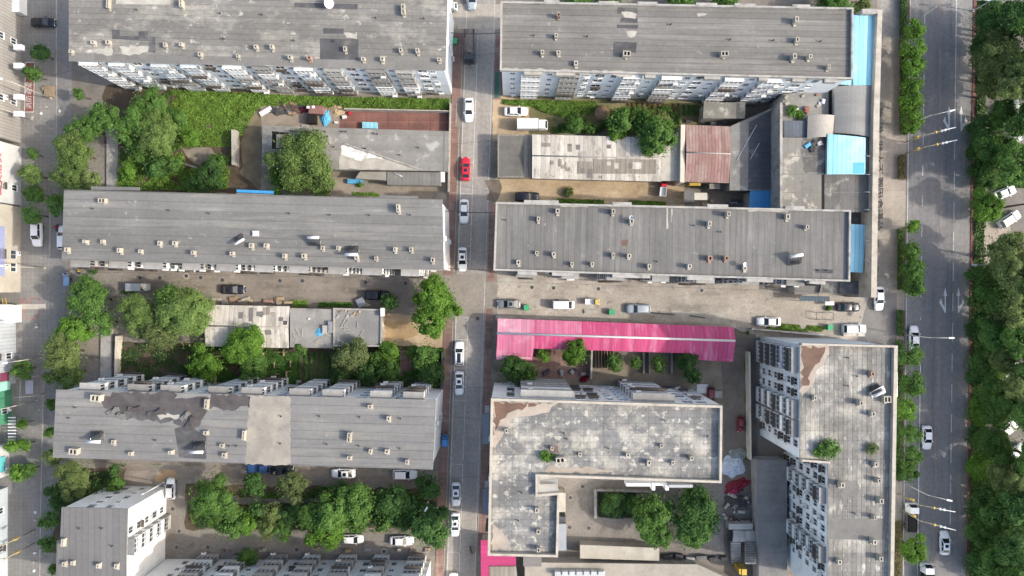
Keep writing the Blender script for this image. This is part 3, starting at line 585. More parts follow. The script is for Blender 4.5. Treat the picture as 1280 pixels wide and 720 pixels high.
for (x0, x1, y0, y1, m, lb) in ((887, 900, 229.5, 236, PARG, 'grey slab canopy under the weathered red roof edge'), (868, 884, 241, 250, WALLC, 'cream slab canopy by the long slate-grey roof'), (855, 868, 238, 253, GREYP, 'grey hut roof below the cream boundary wall'), (862, 876, 228.5, 232, YELLOWP, 'faded yellow awning below the red tin roof')):
    q = MB(); q.prism(PP([(x0, y0), (x1, y0), (x1, y1), (x0, y1)], 2.8), 2.6, 2.8)
    for x, y in ((x0 + 1, y0 + 1), (x1 - 1, y0 + 1), (x1 - 1, y1 - 1), (x0 + 1, y1 - 1)): q.box((*P(x, y, 2.8), 1.3), (.12, .12, 2.598))
    solo('canopy', q, m, lb, 'canopy')

# shop complex between the two blocks and the main road
Mx = lowb('shop_block', 'two-storey shop block with stained slab roofs, grey tarps and a bright blue sheet roof', [(977, 172), (1085, 172), (1085, 265), (977, 265)], 8.2, [([(977, 172), (1030, 172), (1030, 265), (977, 265)], SLABY, 0), ([(1030.6, 172), (1085, 172), (1085, 265), (1030.6, 265)], SLABD, .003)], cat='shop block', wall=WALLG)
for y in (195, 217.5, 240): patch(Mx, [(978, y), (1084, y), (1084, y + .8), (978, y + .8)], GREYP, 'roof_joint', .012)
patch(Mx, [(1027, 218), (1030.4, 218), (1030.4, 264), (1027, 264)], BLACK, 'roof_gap', .013)
patch(Mx, [(1001, 173), (1029, 173), (1029, 216), (1006, 216), (1001, 190)], SLABD, 'dark_patch', .008, .2)  # darker area of the slab roof next to the blue hall
q = MB(); q.prism(PP([(975, 128), (978.2, 128), (978.2, 266), (975, 266)], 9), 0, 9.0); put('party_wall', q, PARG, Mx.t)
q = MB(); q.prism(PP([(978.5, 118), (1041, 110), (1041, 171.7), (978.5, 171.7)], 7), 0, 7.0, 1, 0); put('terrace', q, [SLAB, WALLG], Mx.t)
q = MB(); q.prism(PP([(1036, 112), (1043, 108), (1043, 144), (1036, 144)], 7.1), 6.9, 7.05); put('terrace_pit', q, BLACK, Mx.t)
def vault(name, label, poly4, z, rise, mat, n=10, along='x', zb=0, wall=WALLG):
    tl, tr, br, bl = [Vector((*p, 0)) for p in PP(poly4, z)]; q = MB(); rows = []
    for i in range(n + 1):
        t = i / n; a = tl.lerp(tr, t); c = bl.lerp(br, t); zz = z + rise * math.sin(math.pi * t); rows.append(((a.x, a.y, zz), (c.x, c.y, zz)))
    for i in range(n): q.face([rows[i][0], rows[i][1], rows[i + 1][1], rows[i + 1][0]], 0, True)
    for i in range(n): q.face([rows[i + 1][0], rows[i + 1][1], (rows[i + 1][1][0], rows[i + 1][1][1], rows[i + 1][1][2] - .06), (rows[i + 1][0][0], rows[i + 1][0][1], rows[i + 1][0][2] - .06)], 0)
    t = thing(name, label, 'roof', (tl.x, br.y, 0)); put('roof', q, mat, t)
    w = MB(); w.prism(offset(ccw(PP(poly4, z)), .15), zb, z - .02, 0); put('wall', w, wall, t)
    return t
vault('tarp_roof_shop', 'shop with wide grey curved tarpaulin roof under the upper bright blue roof', [(1043, 108), (1094, 108), (1091, 172), (1043, 166)], 8.3, .7, TARPG)
vault('tent_roof_hut', 'rooftop hut with taupe tent-like roof on the shop terrace', [(1010, 144), (1043, 144), (1041, 171), (1009, 173)], 8.6, .55, TARPL, zb=7.0)
vault('dark_roof_hut', 'rooftop hut with flat dark blue-grey roof next to the terrace plants', [(980, 151), (1008.5, 151), (1008.5, 171), (980, 172)], 8.0, .1, M('dark_blue_sheet', (.10, .115, .14), .15, .3, strip=(0, .7, .15, .05, 0)), zb=7.0)
vault('blue_roof_shop', 'rooftop hall with sky-blue sheet roof carrying a deep blue square mark', [(1034.5, 167.5), (1082, 172), (1081.5, 218), (1033.5, 218)], 9.2, .25, BLUEROOF, zb=8.2)
q = MB(); q.sheet(PP([(1065, 203), (1081, 203), (1081, 217), (1064, 217)], 9.5), 9.42); solo('tarp_sheet', q, TARPB, 'deep blue tarpaulin spread on the sky-blue roof corner', 'tarpaulin')
vault('blue_roof_shop', 'shop under the largest sky-blue sheet roof at the end of the ribbed grey roof', [(1066.5, 19), (1096, 19), (1095, 107), (1066, 107)], 8.5, .2, BLUEROOF)
vault('blue_roof_shop', 'narrow sky-blue roofed lean-to wedged under the end of the ribbed grey roof', [(1048, 99), (1065.5, 97), (1065.5, 107), (1044, 105)], 8.3, .1, BLUEROOF)
vault('blue_roof_shop', 'narrow sky-blue roofed shop at the end of the slate-grey roof', [(1062, 280), (1082, 281), (1079, 341), (1062, 340)], 7.2, .15, BLUEROOF)
lowb('dark_roof_shop', 'low dark-roofed shop at the corner of the sandy lane and the main road pavement', [(1049.5, 351), (1087, 351), (1087, 368), (1049.5, 368)], 5.0, [(None, SLABN, 0)], cat='shop')
lowb('corner_shop', 'low shop with cream slab roof in front of the slate-grey roofed block', [(1028, 352), (1049, 350), (1049, 367), (1024, 367)], 4.6, [(None, SLABY, 0)], cat='shop')
lowb('corner_shop', 'low shop with plain grey roof beside the dark blue awning', [(993, 357), (1024, 357), (1024, 368), (993, 368)], 4.0, [(None, GREYP, 0)], cat='shop')
q = MB(); q.prism(PP([(1000, 369.5), (1037, 370.5), (1037, 377), (1000, 376)], 3), 2.85, 3.0)
for x in (1002, 1018, 1035): q.box((*P(x, 376, 3), 1.42), (.08, .08, 2.84))
solo('awning', q, M('navy_sheet', (.09, .12, .15), .12, .3, strip=(0, .6, .25, .05, 0)), 'dark blue corrugated awning over the shop front by the sandy lane', 'awning')
lowb('shop_block', 'low stained roof terrace between the slab-roofed shops and the frontage wall', [(1063, 265.5), (1083, 265.5), (1083, 279.5), (1063, 279.5)], 5.5, [(None, SLABN, 0)], cat='shop')
fw = thing('frontage_wall', 'long pale frontage wall of the shops along the main road pavement', 'wall', (*P(1096, 190, 0), 0))
q = MB(); q.prism(PP([(1097.3, 12), (1103, 12), (1099.5, 140), (1097, 290), (1096, 372), (1089, 372), (1090, 290), (1092, 140)], 9.6), 0, 9.6); put('wall', q, STONEP, fw)
q = MB(); q.prism(PP([(1078, 11), (1097, 11), (1097, 17), (1078, 17)], 9.6), 0, 9.6); put('return_wall', q, PARG, fw)
for y in (195, 218, 240, 262, 301, 325):
    q = MB(); a_, c_ = P(1080, y, 9), P(1090, y + .5, 9); q.tube((*a_, 9.2), (*c_, 9.2), .08, n=6); put('tie_bar', q, METALG, fw)

def text(name, s, size, mat, loc, rot, parent=None, ext=.04, sx=1.0):
    c = bpy.data.curves.new(name, 'FONT'); c.body = s; c.size = size; c.extrude = ext; c.align_x = 'CENTER'; c.align_y = 'CENTER'
    c.materials.append(mat)
    o = bpy.data.objects.new(name, c); o.rotation_euler = rot; o.scale = (sx, 1, 1)
    o0 = org(parent); o.location = (loc[0] - o0.x, loc[1] - o0.y, loc[2] - o0.z)
    link(o, parent); dg = bpy.context.evaluated_depsgraph_get(); me = bpy.data.meshes.new_from_object(o.evaluated_get(dg)); me.name = name
    n = bpy.data.objects.new(name, me); n.location = o.location; n.rotation_euler = rot; n.scale = o.scale; bpy.data.objects.remove(o)
    if not me.materials: me.materials.append(mat)
    return link(n, parent)
# standing sign characters along the frontage, facing the main road
sg = thing('shop_sign', 'row of large dark standing characters on the frontage wall facing the main road', 'sign', (*P(1100, 210, 8), 0))
SG = [(282, '品'), (268, '副'), (255, '合'), (241, '田'), (228, '园'), (212, '下'), (198, '人'), (183, '欣'), (160, '用'), (140, '鼎')]
for y, s in SG:
    x, yy = P(1097.2, y, 9.0); text('character', s, 2.0, STEELD, (x + .55, yy, 8.7), (R(90), 0, R(90)), sg, .06)
for z in (7.7, 9.4):
    q = MB(); q.tube((*P(1097.6, 288, 9.0), z), (*P(1100, 128, 9.0), z), .05, n=5); put('rail', q, STEELD, sg)

# pink market shed
N_ = lowb('market_shed', 'long magenta metal-roofed shed with a white ridge line, faded at its road end', [(624, 400), (916, 411), (916, 451), (868, 448), (868, 440), (664, 434), (664, 449), (622, 448)], 3.6, [], over=.1, wall=WALLC)
def pinkslab(pl, zs, mat, nm='roof'):
    q = MB(); up = [(*P(x, y, 4.2), z) for (x, y), z in zip(pl, zs)]
    if (Vector(up[1]) - Vector(up[0])).cross(Vector(up[2]) - Vector(up[0])).z < 0: up = up[::-1]
    q.face(up); q.face([(x, y, z - .1) for x, y, z in up[::-1]])
    for i in range(len(up)):
        a_, c_ = up[i], up[(i + 1) % len(up)]; q.face([(a_[0], a_[1], a_[2] - .1), (c_[0], c_[1], c_[2] - .1), c_, a_])
    put(nm, q, mat, N_.t)
RX = lambda x: 416.5 + (x - 622) * .032
PINKMID = M('half_faded_magenta_sheet', (.53, .155, .265), .14, .25, .6, strip=[(0, .9, .16, .10, 1.2), (0, .3, .07, .12, 1.2)], stain=[((.62, .42, .48), .3, .52, .2, .6)], grain=.06, stretch=(4, .4, 1))
pinkslab([(622, 398), (664, 399.5), (664, RX(664)), (622, RX(622))], (3.8, 3.8, 4.9, 4.9), PINKFADE)
pinkslab([(664.1, 399.5), (727, 401.8), (727, RX(727)), (664.1, RX(664))], (3.8, 3.8, 4.9, 4.9), PINKMID)
pinkslab([(727.1, 401.8), (918, 409), (918, RX(918)), (727.1, RX(727))], (3.8, 3.8, 4.9, 4.9), PINKROOF)
pinkslab([(622, RX(622)), (668, RX(668)), (667, 436), (665, 451), (620, 450)], (4.9, 4.9, 3.9, 3.3, 3.3), PINKMID)
pinkslab([(668.1, RX(668)), (866, RX(866)), (866, 442), (667.1, 436)], (4.9, 4.9, 3.8, 3.8), PINKROOF)
pinkslab([(866.1, RX(866)), (918, RX(918)), (918, 453), (866.1, 450)], (4.9, 4.9, 3.3, 3.4), PINKROOF)
q = MB(); q.tube((*P(621, RX(621), 4.9), 4.93), (*P(919, RX(919), 4.9), 4.93), .22, n=6); put('ridge_cap', q, WHITEP, N_.t)

# low row on the other side of the middle road
O1 = lowb('garden_shed', 'low shed with bleached grey cement-sheet roof beside the big pale willow', [(258, 382), (362, 384), (361, 434), (258, 432)], 3.4, [], over=.2)
gable(O1, [(257, 381), (362, 383), (361, 435), (257, 433)], 3.4, .6, [ASBES, ASBES, PARG])
for pl in ([(323, 391), (331, 391), (329, 419), (324, 419)], [(354, 401), (359, 401), (359, 406), (354, 406)]):
    q = MB(); q.face([(*P(x, y, 3.9), 3.44 + .6 * (1 - abs(y - 408) / 26)) for x, y in pl[::-1]]); put('patched_sheet', q, DARKP, O1.t)
for i in range(14):
    x0 = rk.uniform(260, 352); w_ = rk.choice((5.5, 8)); y0 = rk.uniform(384, 398) if rk.random() < .5 else rk.uniform(411, 422); y1 = y0 + rk.uniform(4, 10)
    q = MB(); q.face([(*P(x, y, 3.9), 3.45 + .6 * (1 - abs(y - 408) / 26) + .003 * i) for x, y in [(x0, y0), (x0 + w_, y0), (x0 + w_, y1), (x0, y1)][::-1]]); put('patched_sheet', q, rk.choice((ASBESD, PALESLAB, GREYP, GREYP)), O1.t)
O2 = lowb('flat_roof_house', 'low flat grey roof littered with planks and a blue sheet', [(362.5, 385), (416, 386.5), (416, 435.5), (362.5, 434)], 3.5, [(None, M('cement_roof_mid', (.24, .235, .225), .18, .3, stain=[((.36, .34, .30), .5, .56, .12, .6), ((.12, .115, .11), .4, .6, .12, .6)]), 0)], cat='house')
O3 = lowb('flat_roof_house', 'low flat grey roof with raised edges and rubble along its top, under the round tree', [(417, 385), (478, 386.5), (477, 433), (417, 433)], 3.6, [(None, M('cement_roof_dark', (.20, .20, .198), .14, .3, stain=[((.31, .30, .28), .4, .58, .12, .6)]), 0)], cat='house', par=(.3, .25, PARG))
q = MB(); q.prism(PP([(475.5, 385), (480, 385), (480, 395.5), (475.5, 395.5)], 4.6), 3.6, 4.6); solo('water_tank', q, WHITEP, 'white box tank on the corner of the raised-edge roof', 'water tank')
q = MB(); q.prism(PP([(475, 398), (478, 398), (477, 433), (474, 433)], 2.4), 0, 2.4); solo('boundary_wall', q, WALLC, 'cream wall edging the small sandy yard by the middle road', 'wall')
# bottom centre
P1 = lowb('long_hut', 'long narrow hut with pale beige sheet roof below the courtyard trees', [(725, 681), (824, 685), (824, 701), (725, 698)], 3.0, [(None, M('beige_sheet', (.36, .335, .28), .14, .4, strip=(0, 2.3, .1, .06, 0)), 0)])
P2 = lowb('flat_roof_hall', 'wide dusty flat-roofed hall at the bottom edge below the long narrow hut', [(656, 703), (872, 705.5), (925, 730), (925, 790), (656, 790)], 3.6, [(None, M('dusty_roof', (.30, .275, .235), .14, .3, stain=[((.2, .185, .165), .3, .55, .15, .6)]), 0)], cat='hall')
q = MB()
for x in range(697, 760, 9): q.box((*P(x, 716, 4.2), 4.2), (1.1, .9, 1.2))
q.box((*P(725, 718, 4), 3.85), (9.6, 1.5, .4)); solo('rooftop_glasshouse', q, FRAMEG, 'row of grey glazed boxes on the dusty flat roof', 'skylight')
lowb('pink_shop', 'dark magenta roofed shop at the corner below the L-shaped block', [(601, 675), (611, 675), (611, 692), (645, 692), (645, 707), (611, 707), (611, 745), (601, 745)], 4.2, [(None, MAROON, 0)], cat='shop')
lowb('grey_hut', 'ribbed grey hut roof beside the dark magenta shop', [(611.6, 708), (645, 708), (650, 745), (611.6, 745)], 3.8, [(None, ASBESD, 0)])
lowb('grey_hut', 'small grey slab hut against the bottom wall of the L-shaped block', [(654, 696), (677, 696), (677, 708), (654, 708)], 4.4, [(None, GREYP, 0)])
lowb('ramp_building', 'long bare grey flat roof running along the shaded front of the pale-blue block', [(946, 575), (984, 575), (984, 745), (949, 745)], 4.0, [(None, M('ramp_roof', (.19, .185, .18), .14, .25, strip=(1, 1.2, .08, .04, 0), stain=[((.13, .12, .115), .25, .52, .15, .7)]), 0)], cat='building', wall=WALLG)
# outside stairs
st = thing('outside_stair', 'concrete outside stair with two flights and a landing beside the bare grey flat roof', 'stair', (*P(930, 685, 0), 0))
def flight(x0, x1, ya, yb, za, zb, n):
    q = MB()
    for i in range(n):
        y0, y1 = ya + (yb - ya) * i / n, ya + (yb - ya) * (i + 1) / n; z = za + (zb - za) * (i + 1) / n
        q.prism(PP([(x0, y0), (x1, y0), (x1, y1), (x0, y1)], z), max(0, z - .6), z)
    put('flight', q, PARG, st); w_ = MB()
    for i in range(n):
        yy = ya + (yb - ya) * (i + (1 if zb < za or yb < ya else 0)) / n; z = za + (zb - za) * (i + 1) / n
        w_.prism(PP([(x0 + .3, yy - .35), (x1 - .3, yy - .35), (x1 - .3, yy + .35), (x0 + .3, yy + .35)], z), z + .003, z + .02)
    put('step_shade', w_, STEELD, st)  # dark strips paint the shadow line along each tread edge
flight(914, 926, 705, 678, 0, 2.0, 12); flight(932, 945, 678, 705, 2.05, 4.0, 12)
q = MB(); q.prism(PP([(917, 663), (943, 663), (945, 677.5), (916, 677.5)], 2.0), 1.7, 2.0); put('landing', q, PARG, st)
q = MB(); q.prism(PP([(911, 655), (941, 655), (941, 662), (911, 662)], 2.2), 0, 2.2); put('side_wall', q, WALLG, st)
q = MB(); q.prism(PP([(924, 711), (926, 711), (926, 718), (924, 718)], 3.4), 0, 3.4); q.prism(PP([(927.4, 711.5), (933.5, 711.5), (933.5, 719), (927.4, 719)], 3.4), 0, 3.4)
solo('yellow_bin', q, YELLOWP, 'bright yellow container at the foot of the outside stair', 'container')

# shop fronts along the street on the far side
def shop(label, y0, y1, h, xb, wall, roof, win, bands=()):
    b = building('street_building', label, [(640 - (640 - xb) * H0 / (H0 - h) - 190, y0 * 1), (640 - (640 - xb) * H0 / (H0 - h), y0), (640 - (640 - xb) * H0 / (H0 - h), y1), (640 - (640 - xb) * H0 / (H0 - h) - 190, y1)], h, wall, roof, .05, (.5, .25, PARG), cat='shop building')
    e = find_edge(b, 1, 0)
    if win: facade(b, *e, max(1, int(h / 3.3)), 3.3, .3, win, seed=int(y0) + 900, ac=.5, styles='ww')
    return b, max(v[0] for v in b.wall)
CLAD = M('panel_cladding', (.27, .26, .245), .08, .3, strip=[(1, .62, .22, .05, 0), (2, 2.2, .12, .04, 0)])
Q1, x1_ = shop('street building with grey panelled front and white window ledges by the red fire lane', -40, 169, 7.5, 26, CLAD, SLAB, [('G', 6), ('N', 2.2), ('G', 3.6)])
Q2, x2_ = shop('white street building carrying a vertical run of red characters', 171, 250, 9, 27, DULLW, SLAB, [('G', 1.5), ('N', 2.2), ('G', 5.2)])
Q3, x3_ = shop('cream street building with a long lilac sign strip and wide windows', 252, 366, 8, 26, DULLC, SLAB, [('G', 3), ('W', 2.5), ('W', 2.5), ('G', 2.4)])
Q4, x4_ = shop('pale bluish street building with a magenta board and green shop signs', 402, 488, 8.5, 20, M('bluish_cladding', (.38, .41, .44), .08, .3, strip=(1, .7, .15, .05, 0)), SLAB, [('G', 4), ('N', 2.2), ('G', 2)])
Q5, x5_ = shop('low green-fronted street shop below the magenta board', 489, 536, 6, 15, M('green_front', (.06, .22, .13), .15, .4), SLAB, [('G', 1), ('N', 2), ('G', 1)])
Q6, x6_ = shop('low white street shop with a teal window strip', 560, 602, 4.5, 12, DULLW, PALEP, None)
Q7, x7_ = shop('bluish street building at the lower corner beside the yellow barrier poles', 622, 780, 7, 10, M('bluish_cladding2', (.42, .47, .50), .08, .3), SLAB, [('G', 3), ('N', 2.2), ('G', 2.2)])
def signboard(label, x, y0, y1, z0, z1, mat, chars='', cmat=None, size=1.4, d=.25, name='shop_sign'):
    ya, yb = P(0, y1, (z0 + z1) / 2)[1], P(0, y0, (z0 + z1) / 2)[1]
    t = thing(name, label, 'sign', (x, (ya + yb) / 2, z0)); q = MB(); q.box((x + d / 2 + .02, (ya + yb) / 2, (z0 + z1) / 2), (d, yb - ya, z1 - z0)); put('board', q, mat, t)
    for i, s in enumerate(chars): text('character', s, size, cmat, (x + d + .07, ya + (yb - ya) * (i + .5) / len(chars), (z0 + z1) / 2), (R(90), 0, R(90)), t, .05)
    return t
signboard('white signboard with four big red characters on the white street building', x2_, 190, 244, 5.2, 7.6, DULLW, '工美店头', REDP, 2.0)
signboard('long lilac sign strip on the cream street building', x3_, 283, 345, 4.6, 6.0, M('lilac_board', (.25, .28, .46), .12, .5), '', None)
signboard('bright magenta signboard on the pale bluish street building', x4_, 461, 490, 4.6, 7.6, M('magenta_board', (.55, .03, .22), .1, .5))
signboard('maroon sign panel next to the bright magenta board', x4_, 466, 476, 2.2, 4.2, M('maroon_board', (.17, .04, .08), .1, .5))
signboard('mint green sign panel above the green street shop', x4_, 477, 488, 1.8, 4.4, M('mint_board', (.30, .58, .48), .1, .5))
signboard('teal window strip on the low white street shop', x6_, 571, 590, 1.4, 3.0, M('teal_board', (.10, .42, .45), .1, .5), name='window_strip')
for y in (60, 83, 122, 143):
    q = MB(); x, yy = P(19, y, 4.2); q.box((x + .9, yy, 4.4), (1.6, 1.0, .8)); solo('door_canopy', q, WHITEP, {60: 'white door canopy by the green street tree nearest the black car', 83: 'white door canopy beside the street tree at the fire lane', 122: 'white door canopy next to the dark car under the panelled front', 143: 'white door canopy at the lower end of the fire lane'}[y], 'canopy', 'white door canopies on the panelled front')
# ------------------------------------------------------------------ ground, roads, paving (each sheet 4 mm above the one below)
def structure(name, poly, mat, lvl, rough=0, seed=1, px=True):
    pts = PP(poly) if px else poly
    if rough: pts = rough_poly(ccw(pts), rough, 1.4, seed)
    q = MB(); q.sheet(pts, .004 * lvl); o = put(name, q, mat); o['kind'] = 'structure'; return o
structure('ground', [(-3000, -3000), (3000, -3000), (3000, 3000), (-3000, 3000)], BASEG, 0, px=False)
def xr(y, off): return 583 - .035 * y + off
structure('street_apron', [(-90, -120), (70, -120), (66, 240), (60, 420), (53, 560), (48, 830), (-90, 830)], PAVEG, 1)
structure('street', [(70, -120), (92, -120), (88, 240), (82, 350), (80, 480), (70, 620), (60, 830), (48, 830), (53, 560), (60, 420), (66, 240)], ASPHL, 2)
structure('street', [(-60, 560), (52, 555), (50, 622), (-60, 622)], ASPHL, 3)
structure('lane', [(88, 335), (575, 345), (575, 392), (552, 392), (480, 378), (260, 380), (88, 366)], CONC2, 3, .3, 2)
structure('lane', [(75, 578), (552, 588), (552, 612), (230, 606), (75, 600)], CONC2, 3, .3, 3)
structure('lane', [(190, 600), (245, 604), (240, 662), (552, 668), (552, 700), (190, 700)], CONC3, 4, .3, 4)
structure('road', [(xr(-900, 0), -900), (xr(-900, 37), -900), (xr(1600, 37), 1600), (xr(1600, 0), 1600)], ASPH, 5)
structure('road_crossing', [(556, 344), (622, 340), (622, 396), (552, 398)], M('crossing_concrete', (.225, .205, .18), .14, .15, stain=[((.16, .15, .14), .3, .54, .15, .6)]), 6, .15)
structure('lane', [(562, 5), (640, 5), (640, 36), (562, 36)], CONC, 6, .1)
structure('lane', [(612, 338), (1122, 350), (1122, 424), (940, 424), (920, 410), (618, 400)], CONC, 4, .2, 6)
structure('lane', [(616, 120), (662, 120), (662, 168), (640, 172), (616, 176)], SAND, 4, .2, 7)
structure('yard', [(618, 222), (856, 226), (856, 262), (618, 256)], SAND, 5, .2, 8)
structure('yard', [(662, 120), (880, 126), (880, 160), (662, 168)], M('grassy_soil', (.13, .125, .06), .3, .4, stain=[((.20, .16, .10), .5, .5, .15, .7)]), 3, .3)
structure('garden', [(618, 448), (930, 450), (940, 480), (900, 505), (610, 500)], M('bare_garden', (.21, .18, .14), .22, .4, stain=[((.13, .11, .085), .4, .5, .15, .7)]), 3, .2)
structure('brick_yard', [(648, 436), (738, 440), (738, 474), (640, 472)], BRICKP, 5)
structure('courtyard', [(690, 590), (930, 590), (930, 712), (690, 706)], CONC3, 4, .1)
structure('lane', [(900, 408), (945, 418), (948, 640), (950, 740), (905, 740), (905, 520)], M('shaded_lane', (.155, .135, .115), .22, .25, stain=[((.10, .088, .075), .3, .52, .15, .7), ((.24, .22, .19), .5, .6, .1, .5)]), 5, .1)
structure('field', [(130, 108), (335, 108), (335, 242), (130, 242)], SOIL, 3, .4, 9)
structure('yard', [(326, 132), (566, 132), (566, 250), (326, 250)], M('dusty_yard', (.25, .215, .175), .22, .3, stain=[((.16, .14, .115), .4, .54, .15, .7)]), 4, .2)
structure('brick_yard', [(426, 136), (561, 138), (561, 164), (424, 162)], M('red_brick_yard', (.19, .095, .08), .22, .3, strip=[(0, 4.2, .3, .06, 1), (1, .5, .12, .1, 0)], stain=[((.13, .10, .09), .5, .55, .15, .7)]), 6)
structure('garden', [(142, 428), (556, 432), (556, 490), (142, 484)], SOIL, 4, .3, 10)
structure('yard', [(477, 392), (556, 396), (556, 434), (477, 432)], SAND, 5, .2, 11)
structure('brick_path', [(500, 438), (515, 438), (516, 474), (498, 474)], BRICKP, 5)
structure('garden', [(110, 440), (148, 440), (148, 480), (110, 480)], CONC3, 3)
structure('garden', [(232, 606), (545, 612), (552, 660), (232, 662)], SOIL, 5, .4, 12)
structure('path', [(238, 622), (330, 620), (400, 622), (400, 628), (300, 630), (238, 632)], CONC3, 6, .2, 5)
structure('garden', [(92, 585), (160, 585), (150, 610), (110, 625), (70, 690), (60, 690)], SOIL, 5, .3, 12)
structure('yard', [(110, 180), (160, 182), (158, 240), (108, 240)], CONC3, 4, .2, 15)
q = MB(); q.prism(PP([(133, 150), (147, 150), (147, 238), (133, 238)], .5), 0, .5); solo('drain_cover', q, PARG, 'long pale grey slab strip beside the weedy plot', 'slab')
q = MB(); q.prism(PP([(126, 410), (140, 410), (139, 475), (125, 475)], .5), 0, .5); solo('drain_cover', q, PARG, 'long pale grey slab strip by the cream garden wall', 'slab')
# main road
def xm(y, off): return 1176 - .012 * y + off
structure('main_road', [(xm(-900, -40), -900), (xm(-900, 41), -900), (xm(1600, 41), 1600), (xm(1600, -40), 1600)], ASPH2, 5)
structure('pavement', [(1098, -80), (xm(-80, -41), -80), (xm(820, -41), 820), (1112, 820), (1112, 430), (1090, 360)], PAVEL, 3)
structure('forecourt', [(1098, -60), (1123, -60), (1123, 46), (1100, 46)], ASPH, 5)
structure('forecourt', [(1086, 368), (1121, 366), (1121, 432), (1070, 430)], M('forecourt_concrete', (.185, .175, .165), .14, .2), 5)
structure('park_ground', [(xm(-900, 45), -900), (1900, -900), (1900, 1600), (xm(1600, 45), 1600)], DRKPAV, 2)
structure('path', [(1222, 268), (1262, 268), (1262, 330), (1222, 330)], PAVEL, 4, .3, 4)
structure('grass_verge', [(xm(-80, 46), -80), (xm(-80, 56), -80), (xm(820, 60), 820), (xm(820, 46), 820)], M('verge_soil', (.05, .075, .03), .3, .5), 4)
q = MB(); q.prism(PP([(xm(-80, 41.1), -80), (xm(-80, 45), -80), (xm(820, 45), 820), (xm(820, 41.1), 820)], .13), -.1, .13); put('kerb', q, REDKERB)['kind'] = 'structure'
def strip_line(name, a, c, w, mat, lvl, dash=None):
    """painted line(s) a-c in photo pixels; dash = (length, gap) in pixels"""
    (x0, y0), (x1, y1) = a, c; L = math.hypot(x1 - x0, y1 - y0); q = MB(); s = 0.0
    while s < L - .5:
        e = min(L, s + (dash[0] if dash else L)); u = ((x1 - x0) / L, (y1 - y0) / L); nx, ny = -u[1] * w / 2, u[0] * w / 2
        pts = [(x0 + u[0] * s + nx, y0 + u[1] * s + ny), (x0 + u[0] * e + nx, y0 + u[1] * e + ny), (x0 + u[0] * e - nx, y0 + u[1] * e - ny), (x0 + u[0] * s - nx, y0 + u[1] * s - ny)]
        q.sheet(PP(pts), .004 * lvl); s = e + (dash[1] if dash else 1)
    o = put(name, q, mat); o['kind'] = 'structure'; return o
strip_line('road_marking', (xm(-60, 19.5), -60), (xm(163, 19.5), 163), 1.0, LINEW, 6)
strip_line('road_marking', (xm(176, 19.5), 176), (xm(700, 19.5), 700), .9, LINEW, 6, (23, 15))
strip_line('road_marking', (xm(-60, -19.5), -60), (xm(400, -20.5), 400), .9, LINEW, 6, (14, 24))
strip_line('road_marking', (xm(455, -20), 455), (xm(800, -21), 800), 1.0, LINEW, 6)
strip_line('road_marking', (xm(-60, 0), -60), (xm(800, 0), 800), .9, LINEO, 6)
strip_line('road_marking', (xm(-60, -38.5), -60), (xm(800, -38.5), 800), .8, LINEW, 6)
strip_line('road_marking', (xr(-50, 1), -50), (xr(338, 1), 338), .7, LINEW, 7)
strip_line('road_marking', (xr(396, 1), 396), (xr(760, 1), 760), .7, LINEW, 7)
strip_line('road_marking', (xr(42, 16), 42), (xr(333, 16), 333), .6, LINEW, 7)
strip_line('road_marking', (xr(396, 16), 396), (xr(760, 16), 760), .6, LINEW, 7, (33, 4))
for y in (82, 122, 203, 242, 308, 396, 424, 460, 500, 580, 636, 690): strip_line('bay_marking', (xr(y, 1.4), y), (xr(y, 15.6), y + .4), .5, LINEW, 8)
strip_line('road_marking', (xr(-50, 35.6), -50), (xr(760, 35.6), 760), .5, LINEW, 7)
def arrow(x, y, side):
    q = MB(); z = .004 * 7
    sh = [[(x - .75, y + 32), (x - .75, y + 10), (x + .75, y + 10), (x + .75, y + 32)], [(x - 2.4, y + 11), (x, y), (x + 2.4, y + 11)],
          [(x + side * .6, y + 32), (x + side * .6, y + 25), (x + side * 4.0, y + 20), (x + side * 4.5, y + 24)], [(x + side * 2.6, y + 27.5), (x + side * 5.0, y + 13.5), (x + side * 7.6, y + 19)]]
    for pl in sh: q.sheet(PP(pl), z); z += .004
    o = put('lane_arrow', q, ARROWW); o['kind'] = 'structure'
arrow(1186.2, 132, -1); arrow(1201.4, 132, 1); arrow(1181.5, 359, -1); arrow(1198, 359, 1)
# brick pavements with kerbs either side of the middle road
def pavement(x0, x1, ya, yb, mat=BRICKP):
    pl = [(xr(ya, x0), ya), (xr(ya, x1 - 3), ya), (xr(ya, x1), ya + 4), (xr(yb, x1), yb - 4), (xr(yb, x1 - 3), yb), (xr(yb, x0), yb)]
    q = MB(); q.prism(PP(pl, .12), -.05, .12); put('pavement', q, mat)['kind'] = 'structure'
    q = MB(); q.prism(PP([(xr(ya, x1 + .06), ya + 4), (xr(ya, x1 + .9), ya + 4), (xr(yb, x1 + .9), yb - 4), (xr(yb, x1 + .06), yb - 4)], .14), -.05, .14); put('kerb', q, KERB)['kind'] = 'structure'
pavement(-14, -3, 41, 124); pavement(-14, -8, 124, 158); pavement(-15, -4, 158, 344); pavement(-14, -3.5, 398, 800)
def pavement_r(ya, yb):
    q = MB(); q.prism(PP([(xr(ya, 38), ya), (xr(ya, 47), ya), (xr(yb, 47), yb), (xr(yb, 38), yb)], .12), -.05, .12); put('pavement', q, BRICKP)['kind'] = 'structure'
    q = MB(); q.prism(PP([(xr(ya, 37.1), ya), (xr(ya, 37.95), ya), (xr(yb, 37.95), yb), (xr(yb, 37.1), yb)], .14), -.05, .14); put('kerb', q, KERB)['kind'] = 'structure'
pavement_r(44, 124); pavement_r(256, 352); pavement_r(386, 690)
